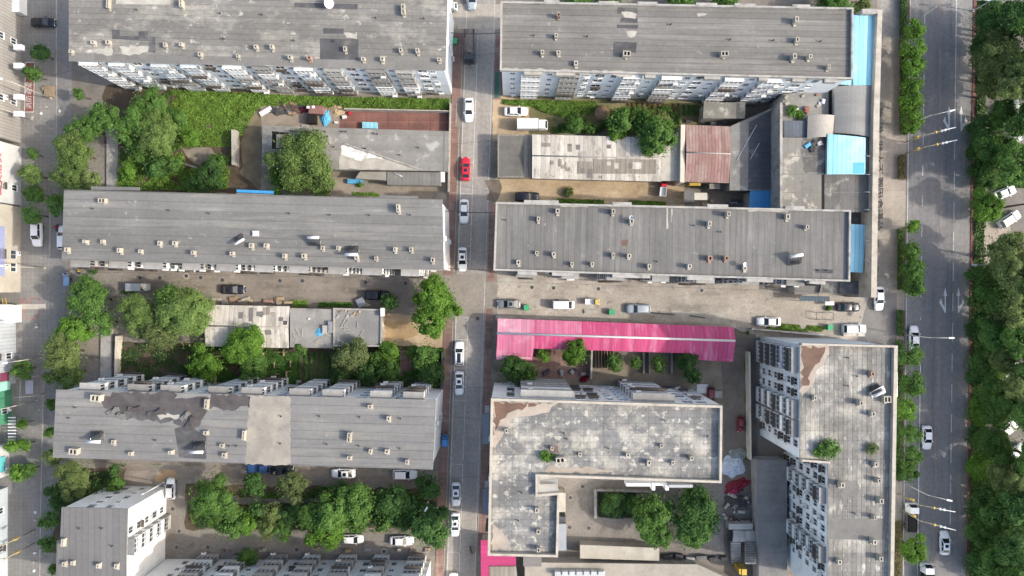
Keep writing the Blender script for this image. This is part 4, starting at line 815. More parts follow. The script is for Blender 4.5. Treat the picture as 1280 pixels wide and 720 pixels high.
q = MB(); q.prism(PP([(619, 90), (624, 90), (623, 122), (618, 122)], .16), .12, .16); solo('mesh_cover', q, TEAL, 'dark teal mesh laid along the pavement by the ribbed-roof block', 'mesh')
# left street: pale kerb line, fire lane box, red hatch and hump
for pl in ([(69.6, -60), (71, -60), (71, 170), (69.6, 170)], [(62, 255), (63.4, 255), (63, 320), (61.6, 320)], [(54.5, 440), (55.9, 440), (53, 560), (51.6, 560)], [(51.6, 565), (53, 565), (48.4, 800), (47, 800)]):
    q = MB(); q.prism(PP(pl, .1), -.05, .1); put('kerb', q, KERB)['kind'] = 'structure'
structure('fire_lane_box', [(32, 78), (43.4, 78), (42, 140), (30.8, 140)], REDBOX, 6)
for a_, c_ in (((32, 78), (43.4, 78)), ((43.4, 78), (42, 140)), ((42, 140), (30.8, 140)), ((30.8, 140), (32, 78))): strip_line('road_marking', a_, c_, .9, LINEW, 7)
for i, s in enumerate('消防通道'):
    o = text('painted_character', s, 1.35, LINEW, (*P(36.4, 132 - i * 8.6), .034), (0, 0, R(90)), None, .002); o['kind'] = 'structure'
for a_, c_ in (((25, 373), (50, 373)), ((25, 398), (48, 398)), ((26, 373), (26, 398)), ((30.5, 373), (30.5, 398)), ((48.5, 373), (47, 398)), ((36, 374), (36, 381))): strip_line('road_marking', a_, c_, 2.2 if a_[0] == c_[0] and a_[0] < 40 else 1.4, LINER, 6 if a_[0] == c_[0] else 7)
q = MB(); q.prism(PP([(21, 380), (57, 380), (57, 386.5), (21, 386.5)], .07), 0, .07); solo('speed_hump', q, STONEP, 'pale speed hump across the far street between red markings', 'speed hump')
# stains and wet ground
structure('wet_patch', [(605, 224), (622, 222), (625, 236), (626, 248), (618, 256), (606, 252), (611, 240)], WET, 8, .5, 5)
structure('trench_patch', [(624, 346), (648, 347), (648, 354), (626, 353)], PALEP, 8, .1)
structure('trench_patch', [(840, 389), (905, 391), (915, 405), (842, 402)], PALEP, 8, .2, 5)
structure('bare_patch', [(480, 400), (515, 402), (520, 420), (500, 428), (482, 424)], M('ochre_soil', (.33, .235, .13), .25, .4), 7, .6, 5)
structure('bare_patch', [(200, 588), (220, 590), (222, 602), (190, 602)], M('ochre_soil2', (.30, .215, .13), .25, .4), 7, .6, 6)
structure('bare_patch', [(225, 186), (262, 184), (275, 200), (240, 206)], M('grey_rubble_soil', (.21, .185, .15), .3, .5), 4, .5, 6)
structure('bare_patch', [(305, 135), (328, 138), (328, 238), (300, 215)], M('dry_soil', (.17, .14, .095), .3, .5), 5, .5, 7)

# ------------------------------------------------------------------ vehicles
def paint(n, c, r=.3): return M('car_paint_' + n, c, .03, .5, r, grain=0, spec=.5)
PC = {'white': paint('white', (.78, .79, .80)), 'black': paint('black', (.015, .017, .022), .2), 'red': paint('red', (.52, .02, .045)), 'silver': paint('silver', (.36, .40, .44)), 'dark': paint('dark', (.045, .05, .06), .25), 'blue': paint('blue', (.03, .075, .20)), 'skyblue': paint('skyblue', (.05, .22, .52)), 'grey': paint('grey', (.17, .19, .21)), 'green': paint('green', (.16, .20, .18)), 'maroon': paint('maroon', (.17, .012, .025)), 'yellow': paint('yellow', (.55, .42, .10))}
CGLASS = M('car_glass', (.016, .02, .026), 0, .5, .06, grain=0, spec=.7)
LAMPW = M('headlight', (.6, .62, .64), 0, 1, .15, grain=0); LAMPR = M('taillight', (.30, .015, .015), 0, 1, .2, grain=0); RIM = M('wheel_rim', (.40, .41, .42), .1, 1, .35, .7)
SHAPES = {  # x station, half width, belt height ; cabin: rear base, rear roof, front roof, front base, roof half width, roof height
    'sedan': (4.7, [(-2.35, .66, .72), (-2.25, .80, .92), (-1.9, .87, 1.00), (-1.0, .90, .98), (.2, .90, .95), (1.05, .89, .94), (1.65, .87, .86), (2.1, .78, .74), (2.3, .62, .60)], (-1.85, -1.15, .25, 1.1, .62, 1.45)),
    'suv': (4.7, [(-2.35, .74, .80), (-2.25, .86, 1.05), (-1.8, .91, 1.10), (-1.0, .93, 1.10), (.3, .93, 1.08), (1.1, .92, 1.06), (1.7, .90, .98), (2.15, .82, .86), (2.33, .66, .70)], (-2.2, -1.85, .3, 1.05, .68, 1.70)),
    'van': (4.4, [(-2.2, .76, .90), (-2.12, .82, 1.10), (-1.5, .83, 1.12), (0, .83, 1.12), (1.2, .83, 1.10), (1.75, .81, 1.00), (2.05, .76, .85), (2.2, .64, .70)], (-2.15, -2.0, 1.0, 1.75, .70, 1.88)),
    'hatch': (4.1, [(-2.05, .70, .78), (-1.95, .82, .98), (-1.5, .86, 1.00), (-.6, .87, .98), (.5, .87, .96), (1.1, .86, .92), (1.6, .80, .80), (1.95, .64, .64)], (-1.95, -1.55, .3, 1.05, .61, 1.52))}
def car_meshes(kind, col):
    k = ('car', kind, col)
    if k in CACHE: return CACHE[k]
    Lc, st, (rb, rr, fr, fb, rw, rh) = SHAPES[kind]
    body = MB(); rows = []
    for x, w, zb in st:
        rows.append([(x, -w * .93, .28), (x, -w, .5), (x, -w * .99, zb - .14), (x, -w * .9, zb), (x, -w * .45, zb + .03), (x, w * .45, zb + .03), (x, w * .9, zb), (x, w * .99, zb - .14), (x, w, .5), (x, w * .93, .28)])
    base = len(body.v); n = 10
    for r_ in rows: body.v += r_
    for i in range(len(rows) - 1):
        for j in range(n - 1): body.f.append((base + i * n + j, base + (i + 1) * n + j, base + (i + 1) * n + j + 1, base + i * n + j + 1)); body.m.append(0); body.sm.append(True)
    body.f.append(tuple(base + j for j in range(n))); body.m.append(0); body.sm.append(False)
    body.f.append(tuple(base + (len(rows) - 1) * n + n - 1 - j for j in range(n))); body.m.append(0); body.sm.append(False)
    def belt(x):
        for (x0, w0, z0), (x1, w1, z1) in zip(st, st[1:]):
            if x0 <= x <= x1: t = (x - x0) / (x1 - x0); return w0 + (w1 - w0) * t, z0 + (z1 - z0) * t
        return st[0][1], st[0][2]
    wr, zr = belt(rb); wf, zf = belt(fb); wr *= .88; wf *= .88; zr -= .03; zf -= .03
    # painted cabin frame: roof plate and pillars
    top = [(rr, -rw, rh - .05), (fr, -rw, rh - .05), (fr, rw, rh - .05), (rr, rw, rh - .05)]
    i = len(body.v)
    crown = [(rr + .08, -rw * .55, rh), (fr - .08, -rw * .55, rh), (fr - .08, rw * .55, rh), (rr + .08, rw * .55, rh)]
    low = [(rb, -wr, zr), (fb, -wf, zf), (fb, wf, zf), (rb, wr, zr)]
    body.v += top + crown
    for j in range(4): body.f.append((i + j, i + (j + 1) % 4, i + 4 + (j + 1) % 4, i + 4 + j)); body.m.append(0); body.sm.append(True)
    body.f.append((i + 4, i + 5, i + 6, i + 7)); body.m.append(0); body.sm.append(True)
    for a_, c_ in zip(low, top): body.tube(a_, c_, .06, .05, 5, 0, False)
    midx = (rr + fr) / 2 - .05
    for s in (-1, 1): body.tube((midx - .05, s * (wr + wf) / 2, (zr + zf) / 2), (midx, s * rw, rh - .05), .06, .05, 5, 0, False)
    glass = {}
    def g(name, pts):
        q = MB(); c = sum((Vector(p) for p in pts), Vector()) / len(pts); q.face(pts); glass[name] = q.mesh(name, [CGLASS])
    ins = lambda a_, c_, t: tuple(Vector(a_).lerp(Vector(c_), t))
    g('windscreen', [low[1], low[2], top[2], top[1]])
    g('rear_window', [low[3], low[0], top[0], top[3]])
    g('side_window', [low[0], low[1], top[1], top[0]])
    g('side_window_b', [low[2], low[3], top[3], top[2]])
    q = MB(); q.box((.0, 0, rh + .006), (.75, rw * 1.0, .012)); glass['sunroof'] = None; sun = MB(); xs = fr - .62; sun.box((xs, 0, rh + .008), (.62, rw * 1.05, .016)); sunm = sun.mesh('sunroof', [CGLASS])
    big = MB(); big.box(((rr + fr) / 2, 0, rh + .008), (fr - rr - .25, rw * 1.08, .016)); bigm = big.mesh('sunroof', [CGLASS])
    del glass['sunroof']
    res = dict(body=body.mesh('body', [PC[col]]), glass=glass, sun=sunm, big=bigm, L=Lc, st=st)
    CACHE[k] = res; return res
def wheel_meshes(r=.32, w=.22):
    k = ('wh', r, w)
    if k not in CACHE:
        q = MB(); q.tube((0, -w / 2, 0), (0, w / 2, 0), r, n=14); p = MB(); p.tube((0, -w / 2 - .01, 0), (0, w / 2 + .01, 0), r * .62, n=10)
        CACHE[k] = (q.mesh('wheel', [RUBBER]), p.mesh('rim', [RIM]))
    return CACHE[k]
def small(name, d, mat):
    k = ('sm', name, d, mat.name)
    if k not in CACHE: q = MB(); q.box((0, 0, 0), d); CACHE[k] = q.mesh(name, [mat])
    return CACHE[k]
def wheels(t, xs, y, r=.32, w=.22):
    a_, c_ = wheel_meshes(r, w)
    for x in xs:
        for s in (-1, 1): o = ob('wheel', a_, t, (x, s * y, r)); ob('rim', c_, o)
def car(kind, px, py, ang, col, label, sun=None, cat='car', z=0, sc_=1.0):
    m = car_meshes(kind, col); x, y = P(px, py, .8)
    t = thing({'sedan': 'parked_car', 'hatch': 'parked_car', 'suv': 'parked_suv', 'van': 'parked_van'}[kind], label, cat, (x, y, z + .03), R(ang)); t.scale = (sc_,) * 3
    ob('body', m['body'], t)
    for nme, g in m['glass'].items(): ob(nme.replace('_b', ''), g, t)
    if sun: ob('sunroof', m['sun'] if sun == 1 else m['big'], t)
    L2 = m['L'] / 2; wheels(t, (-L2 * .58, L2 * .62), .78)
    for s in (-1, 1):
        ob('headlight', small('headlight', (.22, .30, .12), LAMPW), t, (L2 - .20, s * .56, .66), s * -.5)
        ob('tail_light', small('tail_light', (.16, .28, .14), LAMPR), t, (-L2 + .10, s * .58, .84), s * .3)
        ob('wing_mirror', small('wing_mirror', (.14, .22, .13), PC[col]), t, (m['st'][5][0] - .35 if kind != 'van' else 1.25, s * 1.0, 1.02))
    ob('bumper', small('bumper', (.10, 1.1, .16), PC[col]), t, (L2 - .02, 0, .42)); ob('number_plate', small('number_plate', (.02, .44, .13), BLUEDK), t, (L2 + .045, 0, .42))
    return t
CARS = [
 ('sedan', 54, 28, 0, 'black', 'glossy black saloon parked crosswise beside the stained grey roof'),
 ('sedan', 5, 116, 0, 'dark', 'dark saloon nosed under the panelled front by the fire lane'),
 ('suv', 46, 293, -90, 'white', 'white car with dark windscreen parked on the far street by the cream building'),
 ('sedan', 586, 137, -90, 'white', 'white saloon in the parking bay just below the loaded truck'),
 ('sedan', 582, 211, 90, 'red', 'bright red saloon in the middle road', 1),
 ('sedan', 580, 264, -90, 'white', 'white saloon under the cable crossing, next below the red car'),
 ('sedan', 578, 324, -90, 'white', 'white saloon with sunroof parked just above the road crossing', 1),
 ('suv', 574, 442, 90, 'white', 'white car with full-length black glass roof below the round bright tree', 2),
 ('sedan', 574, 479, -90, 'white', 'white saloon with sunroof directly behind the black-glass-roofed white car', 1),
 ('sedan', 570, 618, -90, 'white', 'white saloon with sunroof, upper of the two in the lower middle road', 1),
 ('sedan', 569, 656, -90, 'white', 'white saloon with sunroof beside the L-shaped block, lower of the two near it', 1),
 ('sedan', 567, 731, -90, 'white', 'white car cut by the bottom edge of the picture in the middle road'),
 ('sedan', 645, 139, 0, 'white', 'white saloon with nose on the grass just above the white box truck'),
 ('suv', 659, 246, 0, 'black', 'black car with glaring windscreen at the corner of the slate-grey roof'),
 ('sedan', 636, 380, 180, 'grey', 'grey car with sunroof at the road end of the pink-roofed shed', 1),
 ('van', 704, 381, 0, 'white', 'white van parked above the pink-roofed shed'),
 ('suv', 798, 386, 180, 'silver', 'silver-blue car with long pale roof above the middle of the pink-roofed shed'),
 ('sedan', 961, 402, 180, 'white', 'white saloon in the sandy lane past the end of the pink-roofed shed'),
 ('sedan', 1061, 384, 0, 'dark', 'dark car beside the corner shop at the end of the sandy lane'),
 ('suv', 1068, 411, 0, 'white', 'white car against the top wall of the pale-blue block'),
 ('sedan', 1099, 373, -90, 'white', 'white saloon pulling past the corner of the frontage wall'),
 ('van', 173, 359, 0, 'silver', 'silver van half under the big pale willow'),
 ('sedan', 291, 362, 0, 'black', 'black saloon alone in the brown lane'),
 ('suv', 471, 369, 0, 'black', 'black car in the shade near the round bright tree'),
 ('sedan', 353, 588, 0, 'black', 'black car tucked under the lower eave of the torn roof'),
 ('sedan', 429, 592, 180, 'white', 'white saloon with sunroof at the lower eave of the torn-roof block', 1),
 ('suv', 506, 593, 0, 'white', 'white car at the lower eave near the middle road'),
 ('hatch', 213, 611, 90, 'white', 'white hatchback beside the bright white wall of the corner block'),
 ('hatch', 441, 674, 0, 'white', 'white car mostly hidden under tree crowns in the lower lane'),
 ('sedan', 502, 676, 0, 'white', 'white saloon in the lower lane in front of the stacked dirty balconies'),
 ('sedan', 1143, 422, 90, 'white', 'white car driving by the street lamp near the lane arrows'),
 ('sedan', 1159, 547, -90, 'white', 'white saloon half hidden by roadside trees on the main road'),
 ('sedan', 1181, 679, 90, 'white', 'white saloon driving alone in the lower main road', 1),
 ('suv', 1262, 274, 32, 'white', 'white car parked aslant under the park trees'),
 ('sedan', 1256, 241, 20, 'white', 'white car partly covered by the bright round park tree'),
 ('suv', 1262, 134, 28, 'green', 'grey-green car parked aslant by the pale park tree'),
 ('hatch', 1266, 174, 20, 'silver', 'silver car showing between dark park trees'),
 ('suv', 1262, 462, 35, 'white', 'white car glimpsed among the dense park trees'),
 ('sedan', 1261, 536, 40, 'white', 'white car aslant in the gap between lower park trees'),
 ('sedan', 1268, 566, 40, 'silver', 'silver car aslant below the gap between lower park trees'),
 ('hatch', 889, 495, -90, 'maroon', 'red car parked by the end wall of the L-shaped block', None, 'car', 0, .82),
 ('hatch', 926, 531, -90, 'maroon', 'dark red car in the shaded passage beside the pale-blue block', None, 'car', 0, .75),
 ('sedan', 590, -3, -90, 'silver', 'pale car cut by the top edge in the middle road'),
 ('suv', 79, 297, 90, 'white', 'white car hidden under the street-side edge of the banded roof'),
]
for c in CARS: car(*c)
def truck(name, px, py, ang, L, W, zb, label, cabcol, bedmat, cargo=None, open_bed=False, cabL=1.7, cab_h=2.2, cat='truck'):
    x, y = P(px, py, 1.5); t = thing(name, label, cat, (x, y, .02), R(ang))
    c = MB(); hx = L / 2
    c.prism([(hx - cabL, -W / 2 + .05), (hx - .12, -W / 2 + .05), (hx, -W / 2 + .35), (hx, W / 2 - .35), (hx - .12, W / 2 - .05), (hx - cabL, W / 2 - .05)], .45, 1.25)
    lo = [(hx - cabL, -W / 2 + .07), (hx - .1, -W / 2 + .07), (hx - .1, W / 2 - .07), (hx - cabL, W / 2 - .07)]; up = [(hx - cabL, -W / 2 + .18), (hx - .55, -W / 2 + .18), (hx - .55, W / 2 - .18), (hx - cabL, W / 2 - .18)]
    for j in range(4): k = (j + 1) % 4; c.face([(*lo[j], 1.25), (*lo[k], 1.25), (*up[k], cab_h), (*up[j], cab_h)])
    c.face([(*p, cab_h) for p in up]); ob('cab', c.mesh('cab', [PC[cabcol]]), t)
    g = MB(); g.face([(hx - .13, -W / 2 + .25, 1.32), (hx - .13, W / 2 - .25, 1.32), (hx - .51, W / 2 - .32, cab_h - .06), (hx - .51, -W / 2 + .32, cab_h - .06)]); g.v = [(a_ + .03, b_, d_ + .02) for a_, b_, d_ in g.v]; ob('windscreen', g.mesh('windscreen', [CGLASS]), t)
    b = MB(); bx0, bx1 = -hx, hx - cabL - .12
    if open_bed:
        b.box(((bx0 + bx1) / 2, 0, .85), (bx1 - bx0, W, .12), 0)
        for s in (-1, 1): b.box(((bx0 + bx1) / 2, s * (W / 2 - .04), .91 + (zb - .91) / 2), (bx1 - bx0, .08, zb - .91), 0)
        for xx in (bx0 + .04, bx1 - .04): b.box((xx, 0, .91 + (zb - .93) / 2), (.08, W - .17, zb - .93), 0)
    else:
        b.box(((bx0 + bx1) / 2, 0, (.8 + zb) / 2), (bx1 - bx0, W, zb - .8), 0)
        k = int((bx1 - bx0) / .9)
        for i in range(k + 1): b.box((bx0 + .05 + (bx1 - bx0 - .1) * i / k, 0, zb + .02), (.07, W - .05, .04), 0)
    ob('cargo_bed', b.mesh('cargo_bed', [bedmat]), t)
    if cargo:
        q = MB(); r = random.Random(5); nx, ny = 12, 6
        zz = [[zb - .25 + .45 * math.sin(math.pi * (j + .3) / ny) + r.uniform(-.1, .1) for j in range(ny + 1)] for i in range(nx + 1)]
        V = lambda i, j: (bx0 + .1 + (bx1 - bx0 - .2) * i / nx, -W / 2 + .1 + (W - .2) * j / ny, zz[i][j])
        for i in range(nx):
            for j in range(ny): q.face([V(i, j), V(i + 1, j), V(i + 1, j + 1), V(i, j + 1)])
        ob('load', q.mesh('load', [cargo]), t)
    ch = MB(); ch.box((0, 0, .55), (L - .3, W * .45, .2)); ob('chassis', ch.mesh('chassis', [STEELD]), t)
    wheels(t, (hx - .9, -hx + 1.0), W / 2 - .2, .42 if L > 5 else .3, .28)
    for s in (-1, 1):
        ob('wing_mirror', small('truck_mirror', (.1, .22, .3), STEELD), t, (hx - .35, s * (W / 2 + .14), 1.65)); ob('headlight', small('truck_light', (.08, .3, .16), LAMPW), t, (hx - .02, s * (W / 2 - .5), .8))
    return t
truck('cargo_truck', 586.5, 58, -90, 6.6, 2.1, 1.9, 'loaded grey-brown truck with dark cab in the upper middle road', 'dark', M('truck_bed_grey', (.16, .14, .13), .2, .6), M('gravel_load', (.17, .15, .14), .25, 1.2), True)
truck('box_truck', 665.5, 156, 0, 6.0, 2.0, 2.7, 'white box truck parked above the cream cement-sheet roof', 'white', WHITEP)
truck('mini_truck', 741, 377.5, 0, 2.9, 1.2, 1.2, 'small truck with white bed and yellow cab above the pink-roofed shed', 'yellow', WHITEP, None, True, 1.0, 1.6)
truck('pickup_truck', 322, 587, 0, 4.6, 1.7, 1.15, 'blue pickup truck at the lower eave of the tan roof patch', 'blue', PC['blue'], None, True, 1.9, 1.7)
truck('mini_truck', 829.5, 236, 84, 2.9, 1.3, 1.5, 'small red three-wheel truck with white bed at the end of the sandy yard', 'red', WHITEP, None, True, 1.0, 1.7)
truck('electric_cart', 556, 551, 90, 2.2, 1.1, 1.7, 'small bright blue covered cart on the brick pavement', 'skyblue', PC['skyblue'], None, False, .7, 1.5, 'cart')
truck('works_truck', 1141, 648, 90, 5.6, 2.0, 1.4, 'dark flatbed works truck with open bed under the lower signal poles', 'white', M('works_bed', (.09, .085, .09), .25, .8), RUBBER, True)
truck('delivery_truck', 1160, 722, 90, 5.2, 2.0, 2.0, 'white truck cut by the bottom edge on the main road', 'white', BLACK)
truck('box_truck', 564, 7, 0, 2.4, 1.6, 2.2, 'white box cart squeezed beside the wall at the top of the middle road', 'white', WHITEP, None, False, .7, 1.6)

# ------------------------------------------------------------------ riders and scooters
def person_mesh():
    if 'person' in CACHE: return CACHE['person']
    V = [(0, 0, .78), (0, 0, 1.0), (.02, 0, 1.25), (.04, 0, 1.36), (.06, 0, 1.46), (.08, 0, 1.58), (.02, .19, 1.27), (.18, .22, 1.05), (.42, .2, 1.0), (.02, -.19, 1.27), (.18, -.22, 1.05), (.42, -.2, 1.0), (.05, .1, .76), (.42, .13, .74), (.40, .13, .36), (.52, .13, .30), (.05, -.1, .76), (.42, -.13, .74), (.40, -.13, .36), (.52, -.13, .30)]
    E = [(0, 1), (1, 2), (2, 3), (3, 4), (4, 5), (2, 6), (6, 7), (7, 8), (2, 9), (9, 10), (10, 11), (0, 12), (12, 13), (13, 14), (14, 15), (0, 16), (16, 17), (17, 18), (18, 19)]
    rad = [.15, .15, .16, .07, .10, .10, .075, .055, .045, .075, .055, .045, .10, .08, .055, .05, .10, .08, .055, .05]
    me = bpy.data.meshes.new('person'); me.from_pydata(V, E, [])
    tmp = bpy.data.objects.new('tmp_person', me); COL.objects.link(tmp)
    md = tmp.modifiers.new('Skin', 'SKIN')
    for i, r_ in enumerate(rad):
        me.skin_vertices[0].data[i].radius = (r_, r_)
    me.skin_vertices[0].data[0].use_root = True
    tmp.modifiers.new('Sub', 'SUBSURF').levels = 1
    dg = bpy.context.evaluated_depsgraph_get(); out = bpy.data.meshes.new_from_object(tmp.evaluated_get(dg)); bpy.data.objects.remove(tmp)
    out.polygons.foreach_set('use_smooth', [True] * len(out.polygons)); CACHE['person'] = out; return out
def rider(px, py, ang, shirt, label, slabel, scol):
    try: base = person_mesh().copy()
    except Exception:
        q = MB(); q.tube((0, 0, .75), (0, 0, 1.5), .18, .1); base = q.mesh('person', [])
    base.materials.clear(); base.materials.append(shirt)
    x, y = P(px, py, .8)
    p = tag(ob('person', base, None, (x, y, 0), R(ang)), label, 'person'); h = MB(); h.tube((.04, 0, 1.55), (.06, 0, 1.68), .125, .08, 8); ob('hair', h.mesh('hair', [STEELD]), p)
    s = thing('scooter', slabel, 'scooter', (x, y, 0), R(ang)); b = MB()
    b.box((-.15, 0, .6), (.75, .26, .16)); b.box((.3, 0, .3), (.5, .24, .08)); b.tube((.52, 0, .3), (.45, 0, 1.0), .06); b.box((-.5, 0, .45), (.4, .22, .3)); ob('body', b.mesh('body', [scol]), s)
    hb = MB(); hb.tube((.43, -.3, 1.0), (.43, .3, 1.0), .025); ob('handlebar', hb.mesh('handlebar', [STEELD]), s)
    a_, c_ = wheel_meshes(.22, .1)
    for xx in (-.6, .62): w_ = ob('wheel', a_, s, (xx, 0, .22)); ob('rim', c_, w_)
rider(99, 339, 60, YELLOWP, 'person in yellow riding a scooter out of the brown lane', 'scooter carrying the rider in yellow', STEELD)
rider(589, 689, -70, M('orange_shirt', (.50, .20, .06), .1, .8), 'person in orange riding a scooter down the lower middle road', 'scooter carrying the rider in orange', STEELD)
truck('cargo_tricycle', 80.5, 349, 90, 2.6, 1.1, 1.0, 'pale blue cargo tricycle with open bed on the far street', 'silver', M('tricycle_blue', (.25, .38, .55), .1, .6), None, True, .6, 1.3, 'tricycle')
rider(69.5, 285, 90, REDP, 'person in red beside the white car on the far street', 'scooter under the person in red', STEELD)
for i, (x, y, a_, l) in enumerate(((1035, 409, 0, 'green wheeled bin by the white car at the top wall'), (658, 384.5, 10, 'green wheeled bin behind the grey car'), (764, 390, 0, 'green bin between the small yellow-cab truck and the silver-blue car'), (568.5, 53, 80, 'green plastic bin against the end wall near the loaded truck'))):
    t = thing('waste_bin', l, 'bin', (*P(x, y), .02), R(a_)); b = MB(); b.prism([(-.45, -.5), (.45, -.5), (.45, .5), (-.45, .5)], .1, .95); put('x', b, GREENP, None) if 0 else ob('body', b.mesh('body', [GREENP]), t)
    q = MB(); q.box((0, 0, 1.0), (1.0, 1.1, .08)); q.tube((-.5, -.5, 1.02), (-.5, .5, 1.02), .06); ob('lid', q.mesh('lid', [GREENP]), t)
EXPO = 1.04
# ------------------------------------------------------------------ vegetation
import numpy as np
def leaf_quads(rs, C, Nrm, size):
    """C (n,3) leaf centres, Nrm (n,3) normals -> verts of bent leaf quads"""
    n = len(C); Nrm = Nrm / np.linalg.norm(Nrm, axis=1, keepdims=True)
    ref = rs.normal(size=(n, 3)); U = np.cross(Nrm, ref); U /= np.linalg.norm(U, axis=1, keepdims=True) + 1e-9; W = np.cross(Nrm, U)
    s = size * rs.uniform(.6, 1.3, (n, 1)); a = U * s * .5; b = W * s * .36
    V = np.stack([C - a, C - b * 1.0 + a * .1, C + a, C + b + a * .1], axis=1).reshape(-1, 3)
    return V
def leaves_mesh(name, V, mats):
    n = len(V) // 4; me = bpy.data.meshes.new(name); me.vertices.add(len(V)); me.vertices.foreach_set('co', V.astype('f4').ravel())
    me.loops.add(n * 4); me.loops.foreach_set('vertex_index', np.arange(n * 4, dtype='i4'))
    me.polygons.add(n); me.polygons.foreach_set('loop_start', np.arange(0, n * 4, 4, dtype='i4')); me.polygons.foreach_set('loop_total', np.full(n, 4, 'i4'))
    for m in mats: me.materials.append(m)
    me.update(calc_edges=True); return me
def crown_mesh(rad, seed, kind):
    """kind: 'round' clumped, 'loose' wispy, 'solid' dense big-leaved"""
    k = ('crown', rad, seed, kind)
    if k in CACHE: return CACHE[k]
    rs = np.random.RandomState(seed * 17 + int(rad * 10)); hz = .72 if kind != 'loose' else .8
    nc = {'round': 30, 'loose': 46, 'solid': 34}[kind]; nc = int(nc * (.55 + .16 * rad)); cl = []; lob = rs.uniform(0, 6.28, 3)
    while len(cl) < nc:
        d = rs.normal(size=3); d /= np.linalg.norm(d); d[2] = d[2] * .9 + .12
        az = math.atan2(d[1], d[0]); rr = .78 + .13 * math.sin(2 * az + lob[0]) + .10 * math.sin(3 * az + lob[1]) + .07 * math.sin(5 * az + lob[2])
        t = rs.uniform(.35, 1.0) ** .6; c = d * rad * rr * t; c[2] *= hz
        cl.append((c, rad * rs.uniform(.17, .33) * (1.0 if kind != 'loose' else .85)))
    CS, NS = [], []
    ls = {'round': .30, 'loose': .26, 'solid': .38}[kind]
    for c, r in cl:
        n = int({'round': 330, 'loose': 270, 'solid': 270}[kind] * (r / .8) ** 1.6) + 25
        d = rs.normal(size=(n, 3)); d /= np.linalg.norm(d, axis=1, keepdims=True); t = rs.uniform(0, 1, (n, 1)) ** .45
        q = c + d * r * t * np.array([1, 1, .8]); ax = c / (np.linalg.norm(c) + 1e-6)
        CS.append(q); NS.append(d * .7 + ax * .5 + np.array([0, 0, .55]) + rs.normal(size=(n, 3)) * .45)
    nf = int(220 * rad)          # scattered outliers break the outline
    d = rs.normal(size=(nf, 3)); d /= np.linalg.norm(d, axis=1, keepdims=True); q = d * rad * rs.uniform(.55, 1.08, (nf, 1)); q[:, 2] *= hz
    CS.append(q); NS.append(rs.normal(size=(nf, 3)) + np.array([0, 0, .8]))
    V = leaf_quads(rs, np.concatenate(CS), np.concatenate(NS), ls)
    CACHE[k] = leaves_mesh('crown', V, [LEAF['mid']]); return CACHE[k]
def trunk_mesh(rad, hc, seed):
    k = ('trunk', rad, round(hc, 1), seed % 3)
    if k in CACHE: return CACHE[k]
    r = random.Random(seed); q = MB(); b = .06 + rad * .045; fork = max(.3, hc - rad * .35)
    q.tube((0, 0, -.1), (.05, .03, fork * .6), b, b * .8, 8); q.tube((.05, .03, fork * .6), (0, 0, fork), b * .8, b * .62, 8)
    for i in range(6):
        a = i * 1.05 + r.uniform(-.3, .3); l = rad * r.uniform(.5, .75); zz = r.uniform(.0, .5) * rad
        m = (math.cos(a) * l * .5, math.sin(a) * l * .5, fork + zz * .7 + .2 * rad); e = (math.cos(a) * l, math.sin(a) * l, fork + zz + .25 * rad)
        q.tube((0, 0, fork - .1 * i * .2), m, b * .5, b * .3, 6); q.tube(m, e, b * .3, b * .1, 5)
    q.tube((0, 0, fork), (.1, .05, hc + rad * .45), b * .55, b * .15, 6)
    CACHE[k] = q.mesh('trunk', [TRUNK]); return CACHE[k]
RADS = (1.5, 2.4, 3.4, 4.6, 6.2)
def tree(px, py, rpx, sp, hgt, label, group=None, kind='round', name='tree', cat='tree'):
    """px,py,rpx: where the crown shows and how wide; hgt: height of the crown's middle (m)"""
    k = (H0 - hgt) / F0; x, y = P(px, py, hgt); want = rpx * k
    base = min(RADS, key=lambda v: abs(math.log(v / want))); s = want / base
    seed = rnd.randrange(3)
    t = thing(name, label, cat, (x, y, 0), 0, group)
    o = ob('crown', crown_mesh(base, seed, kind), t, (0, 0, hgt), rnd.uniform(0, 6.28), (s, s, s * rnd.uniform(.85, 1.1)))
    o.material_slots[0].link = 'OBJECT'; o.material_slots[0].material = LEAF[sp]
    ob('trunk', trunk_mesh(base, max(1.0, hgt), seed), t, (0, 0, 0), rnd.uniform(0, 6.28), (s, s, 1))
    return t
def bush(px, py, rpx, sp, label, group=None, h=None):
    return tree(px, py, rpx, sp, h or rpx * .158 * .62, label, group, 'round', 'bush', 'bush')
T = tree
ST = 'trees along the far street'
